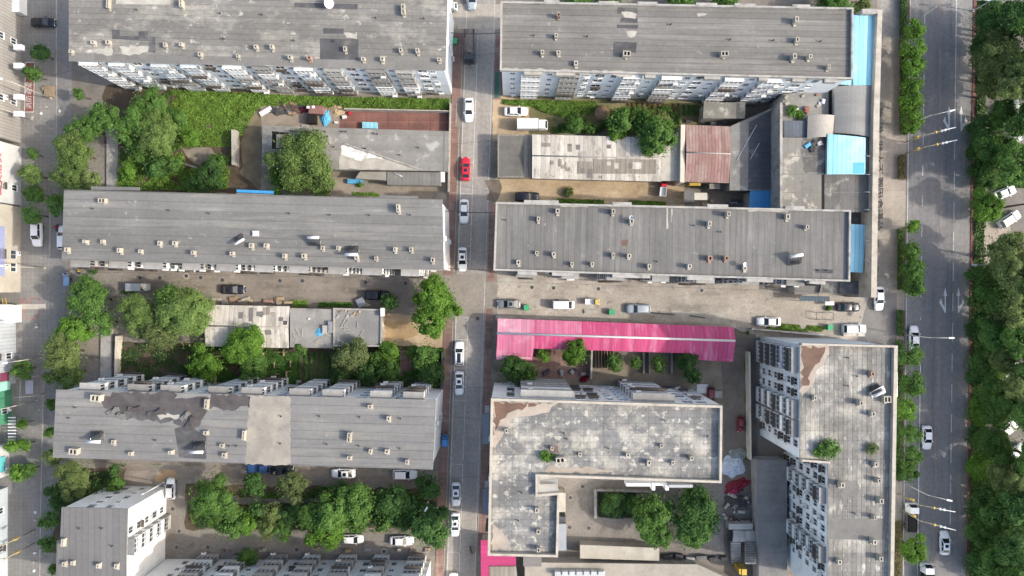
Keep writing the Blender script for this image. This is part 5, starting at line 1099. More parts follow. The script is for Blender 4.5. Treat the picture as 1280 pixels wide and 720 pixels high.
for a in (
 (49, 65, 13, 'dark', 4.0, 'small dark street tree just above the fire lane', ST), (41, 92, 11.5, 'mid', 3.8, 'small street tree overlapping the red fire lane', ST),
 (98, 117, 8, 'mid', 4, 'small thin tree at the corner of the stained-roof block', ST),
 (41, 192, 8, 'mid', 2.8, 'small clipped tree in front of the red-lettered sign', ST), (39, 218, 15, 'pale', 4.5, 'pale street tree in front of the red-lettered sign', ST),
 (42, 242, 14, 'mid', 4.5, 'mid green street tree at the lower end of the white sign building', ST), (40, 268, 14, 'mid', 4.5, 'street tree just above the white car with dark windscreen', ST),
 (128, 148, 21, 'mid', 6.5, 'bushy tree at the top of the cluster by the slab strip', ST), (108, 160, 20, 'mid', 6, 'bushy tree between the far street and the slab strip', ST, 'loose'),
 (92, 190, 27, 'pale', 6.5, 'broad pale feathery tree leaning over the far street', ST, 'loose'), (86, 222, 22, 'pale', 6, 'pale feathery tree next to the banded roof corner', ST, 'loose'),
 (150, 162, 17, 'mid', 6.5, 'tree over the top end of the slab strip', ST),
 (72, 255, 15, 'mid', 5, 'tree squeezed against the street end of the banded roof', ST), (112, 226, 16, 'olive', 5, 'low feathery tree over the sandy corner above the banded roof', ST, 'loose'),
 (113, 375, 31, 'mid', 6.5, 'large round tree at the mouth of the brown lane', ST), (126, 404, 18, 'mid', 5.5, 'tree on the garden side of the large round lane-mouth tree', ST),
 (95, 412, 22, 'lime', 5.5, 'bright tree below the large round lane-mouth tree', ST), (80, 442, 28, 'olive', 6, 'broad olive tree beside the pale slab strip', ST, 'loose'), (84, 468, 22, 'pale', 5.5, 'feathery tree touching the torn-roof block corner', ST, 'loose'),
 (28, 462, 14, 'mid', 3.6, 'low street tree in front of the magenta board', ST), (64, 505, 8, 'mid', 5, 'narrow tree strip tree beside the torn-roof street end, upper', ST), (63, 540, 9, 'mid', 5, 'narrow tree beside the torn-roof street end, middle', ST),
 (66, 572, 13, 'olive', 5, 'olive tree at the lower street corner of the torn-roof block', ST, 'loose'), (92, 598, 27, 'olive', 6, 'large olive tree between the torn-roof block and the white-walled corner block', ST, 'loose'),
 (78, 622, 20, 'dark', 5, 'dark tree under the large olive tree', ST), (118, 616, 16, 'dark', 4, 'dark low tree in the shade behind the white-walled corner block', ST), (62, 650, 12, 'mid', 5, 'tree beside the street end of the ribbed corner roof, upper', ST), (60, 680, 11, 'mid', 4.5, 'tree beside the street end of the ribbed corner roof, lower', ST),
 (66, 712, 7, 'mid', 4, 'small tree at the bottom edge beside the ribbed corner roof', ST), (143, 588, 9, 'dark', 3.5, 'small dark tree at the lower eave near the white-walled block', ST), (143, 608, 13, 'mid', 3, 'shrubby tree against the white windowed wall', ST),
 (15, 558, 10, 'lime', 3.2, 'small bright street tree by the teal window strip', ST), (30, 556, 9, 'lime', 3, 'small bright street tree beside the striped grille', ST), (22, 592, 12, 'lime', 3.2, 'bright street tree just below the teal window strip', ST), (36, 588, 10, 'mid', 3, 'low street tree next to the bright one below the teal strip', ST), (28, 530, 8, 'lime', 3, 'small bright shrub-like street tree by the striped grille', ST)): T(*a)
PL = 'trees of the weedy plot'
for a in (
 (188, 132, 24, 'mid', 6, 'large mid green tree at the top of the weedy plot', PL, 'loose'), (200, 168, 30, 'pale', 6, 'widest tree of the weedy plot, pale and feathery', PL, 'loose'), (172, 185, 18, 'mid', 5, 'tree between the slab strip and the widest tree of the weedy plot', PL), (215, 205, 14, 'mid', 4, 'tree beside the bare grey patch in the weedy plot', PL),
 (262, 222, 21, 'dark', 4.5, 'dark rounded tree at the lower corner of the weedy plot', PL), (240, 232, 13, 'mid', 3.2, 'low tree along the banded roof in the weedy plot', PL), (160, 215, 13, 'lime', 3, 'bright bushy tree beside the slab strip', PL), (238, 170, 14, 'lime', 3.2, 'bright shrubby tree among the weeds', PL), (172, 150, 20, 'mid', 6.5, 'tree overlapping the top tree of the weedy plot', PL, 'loose'), (222, 150, 16, 'mid', 4, 'tree on the weed side of the widest pale tree', PL), (195, 208, 17, 'dark', 4, 'dark tree below the widest pale tree of the weedy plot', PL), (272, 202, 12, 'mid', 2.6, 'low tree beside the free-standing pale wall', PL)): T(*a)
GD = 'garden and yard trees'
for a in (
 (378, 206, 45, 'pale', 5.5, 'big pale round tree over the grey flat-roofed workshop', GD, 'round'), (352, 222, 20, 'mid', 4, 'tree at the lower side of the big pale round tree', GD),
 (230, 392, 42, 'pale', 6.5, 'huge pale willow beside the bleached cement roof', GD, 'loose'), (172, 392, 28, 'pale', 6.5, 'pale feathery tree joined to the huge willow', GD, 'loose'), (200, 418, 26, 'grey', 5.5, 'greyish tree crown under the huge willow', GD, 'loose'), (210, 374, 20, 'mid', 6.5, 'brighter crown on top of the huge willow', GD),
 (258, 456, 24, 'lime', 4.5, 'bright round tree at the end of the dark garden bed', GD), (305, 430, 28, 'lime', 5, 'bright tree spreading over the lower edge of the bleached cement roof', GD), (318, 458, 19, 'mid', 4.2, 'tree below the bright one at the bleached cement roof', GD),
 (542, 372, 28, 'lime', 6.5, 'bright dense round tree leaning over the middle road, upper crown', GD, 'solid'), (537, 398, 24, 'lime', 6, 'bright dense tree, lower crown at the sandy yard corner', GD, 'solid'), (556, 384, 19, 'lime', 6, 'bright dense crown nearest the road crossing', GD, 'solid'),
 (438, 445, 24, 'grey', 4.5, 'greyish tree at the edge of the raised-edge flat roof', GD), (487, 440, 15, 'lime', 3.5, 'bright small tree by the cream yard wall', GD), (486, 462, 15, 'mid', 3.5, 'small tree below the bright one by the brick path', GD),
 (532, 446, 18, 'mid', 4, 'tree beside the brick pavement below the sandy yard', GD), (538, 466, 17, 'dark', 4, 'dark tree at the road corner of the garden', GD), (516, 440, 9, 'lime', 2.6, 'small bright bush-like tree beside the brick path', GD), (460, 468, 15, 'dark', 3, 'dark tree in the garden behind the white balconies', GD), (425, 470, 13, 'dark', 3, 'dark low tree in the garden near the crop rows', GD), (376, 436, 9, 'mid', 3, 'small tree at the lower wall of the littered flat roof', GD), (487, 378, 12, 'dark', 3.2, 'dark tree beside the white box tank', GD), (470, 448, 10, 'mid', 3, 'narrow tree between the two small garden trees', GD)): T(*a)
LN = 'trees between the two lower lanes'
for a in (
 (266, 622, 31, 'mid', 6, 'large tree beside the white hatchback', LN), (285, 650, 24, 'mid', 5.5, 'tree below the large one beside the white hatchback', LN), (306, 655, 16, 'lime', 5, 'bright-tipped tree at the road side of the large one', LN), (318, 606, 16, 'dark', 4, 'dark tree by the blue pickup', LN),
 (367, 608, 21, 'grey', 4.5, 'dry greyish tree beside the black car under the eave', LN, 'loose'), (340, 640, 14, 'olive', 4.5, 'yellowish round tree on the garden path', LN), (334, 662, 15, 'olive', 4.5, 'olive tree between the path and the lower lane', LN, 'loose'), (353, 664, 14, 'mid', 4, 'tree by the lower lane next to the olive one', LN), (322, 636, 12, 'dark', 4, 'dark tree at the crossing of the garden path', LN), (362, 645, 14, 'dark', 4, 'dark low tree beside the round yellowish one', LN),
 (388, 645, 22, 'mid', 6, 'feathery tree beside the white lamp in the gardens', LN, 'loose'), (415, 640, 28, 'mid', 6.5, 'tallest tree in the middle of the gardens', LN, 'solid'), (410, 665, 23, 'lime', 6, 'bright tree overhanging the lower lane', LN), (392, 672, 12, 'lime', 5, 'bright narrow crown over the lower lane', LN), (448, 628, 26, 'mid', 6, 'broad tree in line with the white car at the eave', LN), (445, 655, 16, 'mid', 5, 'tree above the half hidden white car', LN), (490, 628, 23, 'dark', 5.5, 'dark dense tree in the row of the gardens', LN, 'solid'), (480, 655, 12, 'mid', 3.5, 'low tree by the stone bench strip', LN), (515, 634, 15, 'dark', 4.5, 'dark tree before the broad corner tree', LN),
 (537, 656, 30, 'dark', 5.5, 'broad dark tree at the corner of the lower lane and the middle road', LN, 'solid'), (536, 607, 18, 'dark', 5, 'dark round tree at the road end of the torn-roof block', LN), (310, 697, 14, 'mid', 3.5, 'small tree by the stacked dirty balconies', LN), (503, 652, 13, 'dark', 4, 'dark crown against the broad corner tree', LN), (425, 612, 13, 'dark', 4, 'dark crown below the white saloon at the eave', LN)): T(*a)
MD = 'trees of the middle gardens'
for a in (
 (719, 441, 18, 'lime', 5, 'bright pointed tree growing at the pink-roofed shed', MD), (680, 444, 10, 'lime', 3, 'small bright tree at the wall of the pink-roofed shed', MD), (642, 462, 20, 'dark', 4, 'dark dense tree at the road corner below the pink-roofed shed', MD), (662, 466, 12, 'mid', 3.5, 'tree at the brick yard edge beside the dark dense one', MD),
 (768, 454, 12, 'mid', 3, 'small garden tree by the timber frames', MD), (795, 453, 8, 'mid', 2.6, 'narrow garden tree in the pink shed row, second from the timber frames', MD), (823, 455, 11, 'mid', 3, 'small garden tree nearly below the step of the pink roof', MD), (858, 452, 15, 'dark', 3.5, 'dark tree under the wide end of the pink roof', MD), (866, 470, 12, 'dark', 3.5, 'dark tree at the shaded passage by the pink roof end', MD),
 (820, 168, 29, 'mid', 5.5, 'large dense tree rising behind the cream sheet roof', MD, 'solid'), (775, 152, 18, 'mid', 5, 'dense tree left of the large one behind the cream sheet roof', MD, 'solid') if 0 else (775, 152, 18, 'mid', 5, 'dense tree by the round straw heap', MD, 'solid'), (800, 150, 17, 'mid', 5, 'dense crown between the straw-heap tree and the large one', MD, 'solid'), (770, 168, 13, 'lime', 3.6, 'bright tree at the edge of the cream sheet roof', MD), (720, 155, 13, 'mid', 3, 'bushy tree in the grass above the cream sheet roof', MD), (738, 160, 8, 'mid', 2.4, 'small bushy tree in the grass beside the straw heap', MD),
 (816, 640, 26, 'mid', 6, 'bright-topped courtyard tree, the nearer to the long narrow hut', MD, 'solid'), (822, 666, 20, 'mid', 5.5, 'lower crown of the courtyard trees beside the long narrow hut', MD, 'solid'), (868, 638, 32, 'dark', 6.5, 'largest dark courtyard tree beside the passage', MD, 'solid'), (862, 664, 23, 'mid', 6, 'courtyard tree below the largest dark one', MD, 'solid'), (882, 654, 18, 'dark', 5.5, 'dark courtyard crown nearest the passage', MD, 'solid'), (770, 630, 18, 'dark', 2.6, 'low dark tree inside the walled courtyard bed', MD), (797, 632, 15, 'dark', 3, 'dark tree between the courtyard bed and the bright-topped tree', MD)): T(*a)
RS = 'street trees beside the main road'
rows = [(1143, 38, 14), (1141, 62, 16), (1143, 84, 15), (1140, 108, 14), (1139, 130, 16), (1141, 152, 15), (1141, 283, 10), (1140, 314, 14), (1142, 338, 17), (1142, 358, 15), (1137, 444, 17), (1140, 481, 17), (1134, 511, 15), (1138, 543, 15), (1138, 572, 16), (1143, 687, 19), (1136, 592, 11)]
rl = ['lime street tree topmost in the row by the main road', 'second street tree from the top in the row by the main road', 'third street tree from the top in the row by the main road', 'fourth street tree from the top in the row by the main road', 'fifth street tree from the top, above the upper turn arrows', 'street tree level with the upper turn arrows', 'small bright street tree alone at the frontage wall bend', 'street tree just below the small bright one', 'street tree level with the narrow sky-blue roof', 'street tree above the white saloon at the frontage corner', 'dark street tree covering the tail of the white driving car', 'street tree level with the brown corner stain', 'bright street tree opposite the roof hatch', 'street tree beside the half hidden white saloon', 'street tree just above the lower signal poles', 'large street tree below the works truck', 'small street tree crown at the lower street lamp']
for (x, y, r_), l in zip(rows, rl): tree(x, y, r_, 'lime' if y < 170 or y in (283, 511, 687) else 'mid', 4.2 if r_ > 12 else 3, l, RS, 'round')
PK = 'park trees beyond the main road'
pk = [(1240, 28, 23, 'dark', 'dark park tree at the top edge'), (1272, 18, 20, 'dark', 'dark park tree in the top corner'), (1252, 78, 33, 'olive', 'broad olive park tree near the top'), (1270, 102, 26, 'olive', 'olive park tree above the grey-green car'), (1238, 108, 16, 'olive', 'loose olive tree at the road side above the grey-green car'),
      (1232, 165, 23, 'dark', 'dark park tree beside the grey-green car'), (1244, 192, 26, 'mid', 'park tree by the silver car'), (1270, 205, 22, 'mid', 'park tree above the white car partly covered'), (1230, 215, 18, 'dark', 'dark roadside park tree above the bright round one'), (1234, 258, 19, 'lime', 'bright round park tree beside the aslant white car'),
      (1258, 318, 27, 'olive', 'olive park tree below the aslant white car'), (1234, 348, 21, 'mid', 'park tree beside the twin lamp'), (1266, 345, 24, 'olive', 'loose olive park tree beyond the twin lamp'), (1244, 376, 26, 'mid', 'mid green park tree level with the lower turn arrows'), (1272, 385, 22, 'olive', 'olive park tree at the edge below the twin lamp'),
      (1226, 410, 18, 'dark', 'dark roadside park tree below the lower turn arrows'), (1250, 420, 26, 'mid', 'broad park tree opposite the street lamp'), (1274, 425, 20, 'mid', 'park tree at the edge opposite the street lamp'), (1232, 452, 21, 'mid', 'park tree by the glimpsed white car'), (1272, 480, 18, 'olive', 'olive park tree below the glimpsed white car'), (1238, 485, 22, 'mid', 'park tree midway down the park strip'),
      (1226, 515, 17, 'lime', 'bright roadside park tree by the sunlit patch on the road'), (1245, 520, 15, 'mid', 'small park tree beside the gap with white cars'), (1240, 552, 22, 'mid', 'park tree just beside the gap of aslant cars'), (1222, 545, 13, 'dark', 'small dark roadside park tree by the gap'), (1230, 586, 20, 'lime', 'bright park tree above the lower signal poles level'), (1262, 600, 24, 'olive', 'olive park tree below the aslant silver car'), (1238, 622, 24, 'dark', 'dark park tree level with the lower signal poles'), (1270, 635, 24, 'dark', 'dark park tree at the edge level with the works truck'),
      (1236, 664, 25, 'mid', 'round mid green park tree level with the lone white saloon'), (1266, 680, 24, 'dark', 'dark park tree at the lower edge strip'), (1230, 705, 20, 'dark', 'dark roadside park tree at the bottom'), (1258, 718, 22, 'mid', 'park tree in the bottom corner'), (1222, 640, 12, 'dark', 'small dark roadside park tree by the lower poles'), (1224, 60, 11, 'dark', 'small dark roadside park tree below the twin white lamp'), (1222, 190, 12, 'dark', 'small dark roadside tree opposite the upper signal poles'), (1272, 158, 14, 'mid', 'small park tree between two aslant cars'), (1222, 470, 12, 'dark', 'small dark roadside park tree in the middle of the strip'), (1222, 375, 11, 'olive', 'small yellowish roadside park tree')]
for (x, y, r_, s, l) in pk: tree(x, y, r_ * 1.18, s, max(2.2, min(11.0, H0 * (1 - 580.0 / (x - 640)))), l, PK, 'loose' if s == 'olive' else ('solid' if (x + y) % 3 == 0 else 'round'))
for x, y, r_ in ((1300, 30, 36), (1296, 85, 34), (1304, 135, 34), (1306, 352, 36), (1298, 408, 36), (1304, 462, 38), (1298, 520, 34), (1305, 575, 38), (1298, 632, 36), (1304, 690, 38), (1310, 250, 24)): tree(x, y, r_, 'mid', 11.0, 'tall park tree cut by the picture edge', 'tall park trees at the edge', 'solid' if y % 2 else 'round')
for x, y, r_, l in ((1254, 140, 20, 'mid green park tree hiding the aslant grey-green car partly'), (1256, 395, 24, 'park tree filling the gap level with the lower arrows'), (1256, 445, 22, 'park tree filling the middle of the park strip'), (1254, 500, 22, 'park tree above the gap with aslant cars'), (1254, 580, 18, 'park tree below the gap with aslant cars'), (1250, 640, 26, 'park tree filling the strip level with the works truck'), (1252, 700, 24, 'park tree filling the strip near the bottom'), (1252, 50, 24, 'park tree filling the strip near the top')): tree(x, y, r_, 'olive' if y % 4 else 'mid', 7, l, PK)
tree(1040, 3, 26, 'mid', 4, 'yellow-green tree at the top edge behind the ribbed roof', MD, 'loose'); tree(1075, 5, 14, 'olive', 3.4, 'small olive tree at the top edge by the sky-blue roof', MD)
for x in (850, 905, 760, 720): tree(x, 0, 18, 'mid', 3.5, {850: 'green tree top peeping above the ribbed roof near its middle', 905: 'green tree top peeping above the ribbed roof beyond its middle', 760: 'green tree top peeping above the ribbed roof by the dark patches', 720: 'green tree top peeping above the road end of the ribbed roof'}[x], MD)
# plants on roofs and terraces
def roofbush(px, py, rpx, z, sp, label):
    k = (H0 - z) / F0; x, y = P(px, py, z + .5); s = rpx * k / 1.5; t = thing('roof_plant', label, 'plant', (x, y, z))
    o = ob('foliage', crown_mesh(1.5, 1, 'round'), t, (0, 0, .45 * s + .2), rnd.uniform(0, 6), (s, s, s * .6)); o.material_slots[0].link = 'OBJECT'; o.material_slots[0].material = LEAF[sp]
    q = MB(); q.tube((0, 0, 0), (.05, 0, .6 * s), .05, .02, 6); ob('stem', q.mesh('stem', [TRUNK]), t)
roofbush(682, 570, 8, 19, 'lime', 'bright weed clump on the blotched L-shaped roof'); roofbush(693, 572, 5, 19, 'pale', 'small weed clump beside the brick-red patch on the L-shaped roof')
roofbush(1036, 561, 14, 19, 'mid', 'big weed clump at the step of the gridded roof'); roofbush(1024, 565, 8, 19, 'lime', 'lime weed clump at the step corner of the gridded roof'); roofbush(1090, 561, 8, 19, 'grey', 'dry weed clump near the long parapet of the gridded roof')
roofbush(990, 139, 8, 7, 'mid', 'potted greenery on the shop terrace'); roofbush(1000, 143, 6, 7, 'lime', 'small potted greenery on the shop terrace')
# ground cover (nobody could count it)
def cover(name, poly, n, size, mat, hmax=.6, seed=1, lumps=0, row=None, z0=0):
    rs = np.random.RandomState(seed); pts = PP(poly, .3); xs = [p[0] for p in pts]; ys = [p[1] for p in pts]; out = []
    def inside(x, y):
        c = np.zeros(len(x), bool); m = len(pts)
        for i in range(m):
            (x0, y0), (x1, y1) = pts[i], pts[(i + 1) % m]
            if y0 == y1: continue
            c ^= ((y0 > y) != (y1 > y)) & (x < (x1 - x0) * (y - y0) / (y1 - y0) + x0)
        return c
    X = rs.uniform(min(xs), max(xs), n * 3); Y = rs.uniform(min(ys), max(ys), n * 3)
    if row: 
        ax, sp = row
        if ax == 0: X = np.round(X / sp) * sp + rs.normal(0, .13, n * 3)
        else: Y = np.round(Y / sp) * sp + rs.normal(0, .13, n * 3)
    k = inside(X, Y)
    hump = np.sin(X * .9 + seed) * np.sin(Y * 1.1 + seed * 2) + .6 * np.sin(X * 2.3 + 1) * np.sin(Y * 2.7)
    if lumps: k &= hump > lumps + rs.normal(0, .25, n * 3)
    X, Y, hump = X[k][:n], Y[k][:n], hump[k][:n]; m = len(X)
    Z = z0 + np.clip(rs.uniform(.02, 1, m) * hmax * (.55 + .45 * hump), .02, None)
    Nn = rs.normal(size=(m, 3)) * .6 + np.array([0, 0, .9])
    o = ob(name, leaves_mesh(name, leaf_quads(rs, np.stack([X, Y, Z], 1), Nn, size), [mat])); o['kind'] = 'stuff'; return o
cover('weeds', [(215, 112), (330, 116), (318, 140), (305, 165), (292, 183), (215, 184)], 19000, .28, GRASSM, .7, 2, -1.15)
cover('weeds', [(145, 200), (225, 186), (235, 208), (275, 208), (290, 186), (285, 236), (145, 238)], 12000, .28, GRASSM, .8, 33, -.6)
cover('weeds', [(150, 150), (215, 112), (225, 186), (150, 205)], 7000, .30, CROP, .9, 34, -.3)
cover('weeds', [(150, 215), (240, 212), (240, 238), (150, 238)], 5000, .28, GRASSM, 1.2, 35, .1)
cover('weeds', [(225, 120), (330, 118), (420, 121), (420, 132), (330, 132), (310, 142), (225, 150)], 12000, .28, GRASSM, .8, 3)
cover('weeds', [(300, 119), (562, 123), (562, 137), (430, 135), (335, 131), (300, 130)], 16000, .26, GRASSM, .7, 4)
cover('weeds', [(628, 124), (746, 127), (748, 140), (700, 146), (684, 141), (662, 133), (628, 130)], 10000, .26, GRASSM, .6, 5)
cover('weeds', [(688, 140), (850, 132), (850, 166), (690, 166)], 9000, .28, CROP, .7, 6, .1)
cover('crops', [(785, 128), (850, 130), (850, 145), (785, 145)], 5000, .24, DRYG, .5, 7, 0, (0, 1.0))
cover('crops', [(850, 131), (875, 131), (874, 144), (850, 144)], 2500, .24, CROP, .5, 7, 0, (0, 1.0))
cover('weeds', [(697, 248), (755, 250), (755, 255), (697, 254)], 2500, .26, GRASSM, .6, 8); cover('weeds', [(788, 250), (832, 252), (832, 257), (788, 256)], 1800, .26, GRASSM, .6, 9)
cover('vines', [(148, 428), (240, 432), (240, 478), (148, 476)], 7000, .26, M('vine_leaf', (.05, .095, .028), .2, .5, .6, isl=.4), .8, 10, -.3)
cover('crops', [(372, 440), (414, 440), (414, 478), (372, 478)], 5000, .26, CROP, .7, 11, 0, (0, 1.1)); cover('crops', [(270, 465), (372, 468), (372, 480), (270, 478)], 4000, .26, CROP, .6, 12, -.1); cover('crops', [(335, 440), (372, 440), (372, 468), (335, 468)], 2600, .26, CROP, .6, 12, 0)
cover('vines', [(238, 432), (372, 438), (372, 470), (238, 474)], 8000, .26, CROP, .8, 41, -.35); cover('crops', [(414, 436), (500, 438), (500, 466), (414, 462)], 6000, .26, CROP, .8, 42, -.3); cover('weeds', [(236, 634), (540, 630), (540, 650), (240, 655)], 7000, .26, GRASSM, .7, 43, .35); cover('crops', [(414, 460), (556, 466), (556, 484), (414, 480)], 7000, .28, CROP, .8, 13, -.2); cover('crops', [(515, 436), (556, 436), (556, 466), (515, 466)], 4500, .28, CROP, .8, 14, -.2)
cover('undergrowth', [(236, 634), (545, 628), (548, 658), (240, 660)], 15000, .28, M('undergrowth_leaf', (.045, .09, .026), .2, .5, .6, isl=.4), .9, 15, -.3); cover('undergrowth', [(300, 606), (540, 612), (540, 628), (300, 622)], 6500, .28, CROP, .6, 16, .1)
cover('undergrowth', [(95, 590), (150, 590), (120, 622), (80, 660), (70, 650)], 6000, .28, M('undergrowth_leaf', (.045, .09, .026)), .9, 17)
cover('hedge_bed', [(748, 616), (795, 617), (795, 648), (748, 646)], 7000, .26, M('bed_leaf', (.03, .065, .02), .2, .5, .6, isl=.4), 1.3, 18)
cover('verge_grass', [(xm(-20, 46), -20), (xm(-20, 57), -20), (xm(740, 60), 740), (xm(740, 46), 740)], 30000, .30, M('verge_leaf', (.05, .105, .025), .2, .5, .6, isl=.4), .9, 19)
cover('undergrowth', [(1224, 180), (1290, 180), (1290, 235), (1224, 235)], 7000, .3, CROP, .8, 20); cover('undergrowth', [(1220, 330), (1295, 330), (1295, 530), (1220, 530)], 22000, .32, M('undergrowth_leaf', (.045, .09, .026)), 1.2, 21, -.2); cover('undergrowth', [(1220, 570), (1295, 570), (1295, 725), (1220, 725)], 18000, .32, M('undergrowth_leaf', (.045, .09, .026)), 1.2, 22, -.2); cover('undergrowth', [(1222, 0), (1262, 0), (1262, 110), (1226, 110)], 9000, .3, M('undergrowth_leaf', (.045, .09, .026)), 1.0, 23, -.1)
cover('weeds', [(480, 246), (470, 241), (440, 240), (440, 244)], 600, .25, GRASSM, .5, 24); cover('weeds', [(956, 404), (1030, 408), (1030, 415), (956, 412)], 2600, .26, GRASSM, .7, 25, -.2); cover('weeds', [(365, 375), (384, 376), (384, 384), (365, 384)], 900, .26, GRASSM, .7, 26); cover('weeds', [(398, 378), (440, 378), (440, 384), (398, 384)], 1300, .26, CROP, .6, 27)
def hedge(poly, h, mat, label, seed, n):
    t = thing('hedge', label, 'hedge', (*P(*poly[0]), 0)); rs = np.random.RandomState(seed)
    q = MB(); q.prism(PP(poly), 0, h * .75); put('stems', q, SOIL, t)
    (x0, y0), (x1, y1) = PP([poly[0], poly[2]], h); u = rs.uniform(0, 1, (n, 2)); X = x0 + (x1 - x0) * u[:, 0]; Y = y0 + (y1 - y0) * u[:, 1]; Z = rs.uniform(h * .55, h * 1.1, n)
    V = leaf_quads(rs, np.stack([X, Y, Z], 1), rs.normal(size=(n, 3)) * .6 + np.array([0, 0, .9]), .24); o0 = org(t); V = V - np.array([o0.x, o0.y, 0]); ob('foliage', leaves_mesh('foliage', V, [mat]), t)
HL = M('hedge_leaf', (.05, .11, .022), .2, .5, .6, isl=.35); HD = M('hedge_dry', (.13, .115, .045), .2, .5, .6, isl=.35)
hedge([(1127, -20), (1134, -20), (1134, 30), (1127, 30)], 1.2, HL, 'clipped green hedge at the top of the main road tree row', 1, 3000); hedge([(1126, 30), (1133, 30), (1133, 168), (1126, 168)], 1.0, HL, 'clipped hedge under the upper street tree row', 2, 7000)
hedge([(1124, 194), (1131, 194), (1131, 224), (1124, 224)], .9, HD, 'dry brownish hedge below the upper signal poles', 3, 2000); hedge([(1123, 286), (1129, 286), (1129, 362), (1123, 362)], .9, HL, 'clipped hedge under the street trees by the narrow sky-blue roof', 4, 4500)
hedge([(1122, 388), (1129, 388), (1129, 420), (1122, 420)], 1.0, HL, 'clipped green hedge at the forecourt below the white saloon', 5, 2200); hedge([(1120, 425), (1127, 425), (1127, 600), (1120, 600)], .9, HL, 'long clipped hedge between the pale-blue block and the road', 6, 8000); hedge([(1119, 652), (1126, 652), (1126, 725), (1119, 725)], .9, HD, 'dry hedge beside the large lower street tree', 7, 3500)
# straw heap
q = MB(); r = random.Random(3)
for i in range(6):
    for j in range(18):
        rr = lambda k: 1.65 * math.cos(k / 6 * math.pi / 2) ; a0, a1 = j / 18 * 6.283, (j + 1) / 18 * 6.283; x, y = P(753, 141, .6)
        q.face([(x + rr(i) * math.cos(a0), y + rr(i) * math.sin(a0), 1.5 * math.sin(i / 6 * 1.57)), (x + rr(i) * math.cos(a1), y + rr(i) * math.sin(a1), 1.5 * math.sin(i / 6 * 1.57)), (x + rr(i + 1) * math.cos(a1), y + rr(i + 1) * math.sin(a1), 1.5 * math.sin((i + 1) / 6 * 1.57)), (x + rr(i + 1) * math.cos(a0), y + rr(i + 1) * math.sin(a0), 1.5 * math.sin((i + 1) / 6 * 1.57))], 0, True)
solo('straw_heap', q, M('straw', (.26, .18, .11), .25, 1.5, bump=.6), 'round brown straw heap in the grass behind the cream sheet roof', 'heap')

# ------------------------------------------------------------------ street furniture, roof gear, clutter
def tubes(lst, m=0):
    q = MB()
    for a_, c_, r0, r1 in lst: q.tube(a_, c_, r0, r1, 7, m)
    return q
def lamp(px, py, h, ang, arm, label, mat=POLEM, twin=False, grp=None):
    x, y = P(px, py); t = thing('street_lamp', label, 'street lamp', (x, y, 0), R(ang), grp)
    ob('pole', tubes([((0, 0, -.1), (0, 0, h), .13, .08)]).mesh('pole', [mat]), t)
    for s in ((1, -1) if twin else (1,)):
        ob('arm', tubes([((0, 0, h - .1), (s * arm, 0, h + .5), .06, .05)]).mesh('arm', [mat]), t)
        hd = MB(); hd.prism([(s * arm - .1 * s, -.17), (s * (arm + .9), -.13), (s * (arm + .9), .13), (s * arm - .1 * s, .17)], h + .42, h + .6); ob('lamp_head', hd.mesh('lamp_head', [WHITEP]), t)
    b = MB(); b.box((0, 0, .2), (.4, .4, .4)); ob('base', b.mesh('base', [mat]), t)
    return t
LG = 'street lamps'
lamp(1128, 418, 9, 0, 3.2, 'grey street lamp by the white driving car', POLEM, False, LG); lamp(1126, 602, 9, -12, 3.2, 'grey street lamp above the lower signal poles', POLEM, False, LG)
lamp(1130, 158, 8.5, 12, 3.4, 'grey street lamp at the upper turn arrows', POLEM, False, LG); lamp(1135, 32, 9, 35, 3.4, 'grey street lamp at the top of the main road', POLEM, False, LG)
lamp(1186, 326, 11, 0, 2.6, 'twin-arm lamp between the street trees and the park', POLEM, True, LG) if 0 else lamp(1217, 332, 4.0, 180, 2.5, 'lamp with both arms level above the park kerb', POLEM, True, LG)
lamp(1192, 24, 9, 0, 2.2, 'twin white lamp at the top of the park kerb', WHITEP, True, LG) if 0 else lamp(1216, 14, 0.01 + 5, 180, 2.2, 'twin white lamp at the top of the park kerb', WHITEP, True, LG)
for px, py, h, a_, arm, l in ((64, 123, 11, 165, 1.2, 'cream lamp post leaning across the red fire lane'), (56, 335, 9, 175, 1.2, 'cream lamp post crossing the cream street building'), (40, 149, 8, 175, 1.2, 'cream lamp post at the lower end of the fire lane'), (51, 447, 7.5, 190, .8, 'cream lamp post above the low magenta-board tree'), (46, 501, 8.5, 190, 1.0, 'cream lamp post by the green-fronted shop')):
    lamp(px, py, h, a_, arm, l, PALEP, False, LG)
lamp(205, 603, 5.5, 210, 1.0, 'white lamp post against the white windowed wall', WHITEP, False, LG); lamp(393, 637, 6.5, 60, .8, 'white garden lamp among the lower lane trees', WHITEP, False, LG); lamp(535, 628, 6, 60, .5, 'white garden lamp near the middle road corner', WHITEP, False, LG)
def signal(px, py, h, ang, arm, label, g):
    x, y = P(px, py); t = thing('traffic_signal', label, 'traffic signal', (x, y, 0), R(ang), g)
    ob('pole', tubes([((0, 0, -.1), (0, 0, h), .13, .09)]).mesh('pole', [MUSTARD]), t); ob('mast_arm', tubes([((0, 0, h - .3), (arm, 0, h), .08, .05)]).mesh('mast_arm', [MUSTARD]), t)
    for i, s in enumerate((.55, .8, .97)):
        b = MB(); b.box((arm * s, 0, h - .1), (.26, .42, .28)); ob('signal_head', b.mesh('signal_head', [WHITEP if i else YELLOWP]), t)
    b = MB(); b.box((.3, .1, h * .55), (.4, .5, .9)); ob('control_box', b.mesh('control_box', [YELLOWP]), t)
    r_ = MB(); r_.box((arm + .5, 0, h + .12), (2.6, .14, .1)); ob('crossbar', r_.mesh('crossbar', [WHITEP]), t)
SG_ = 'yellow signal poles'
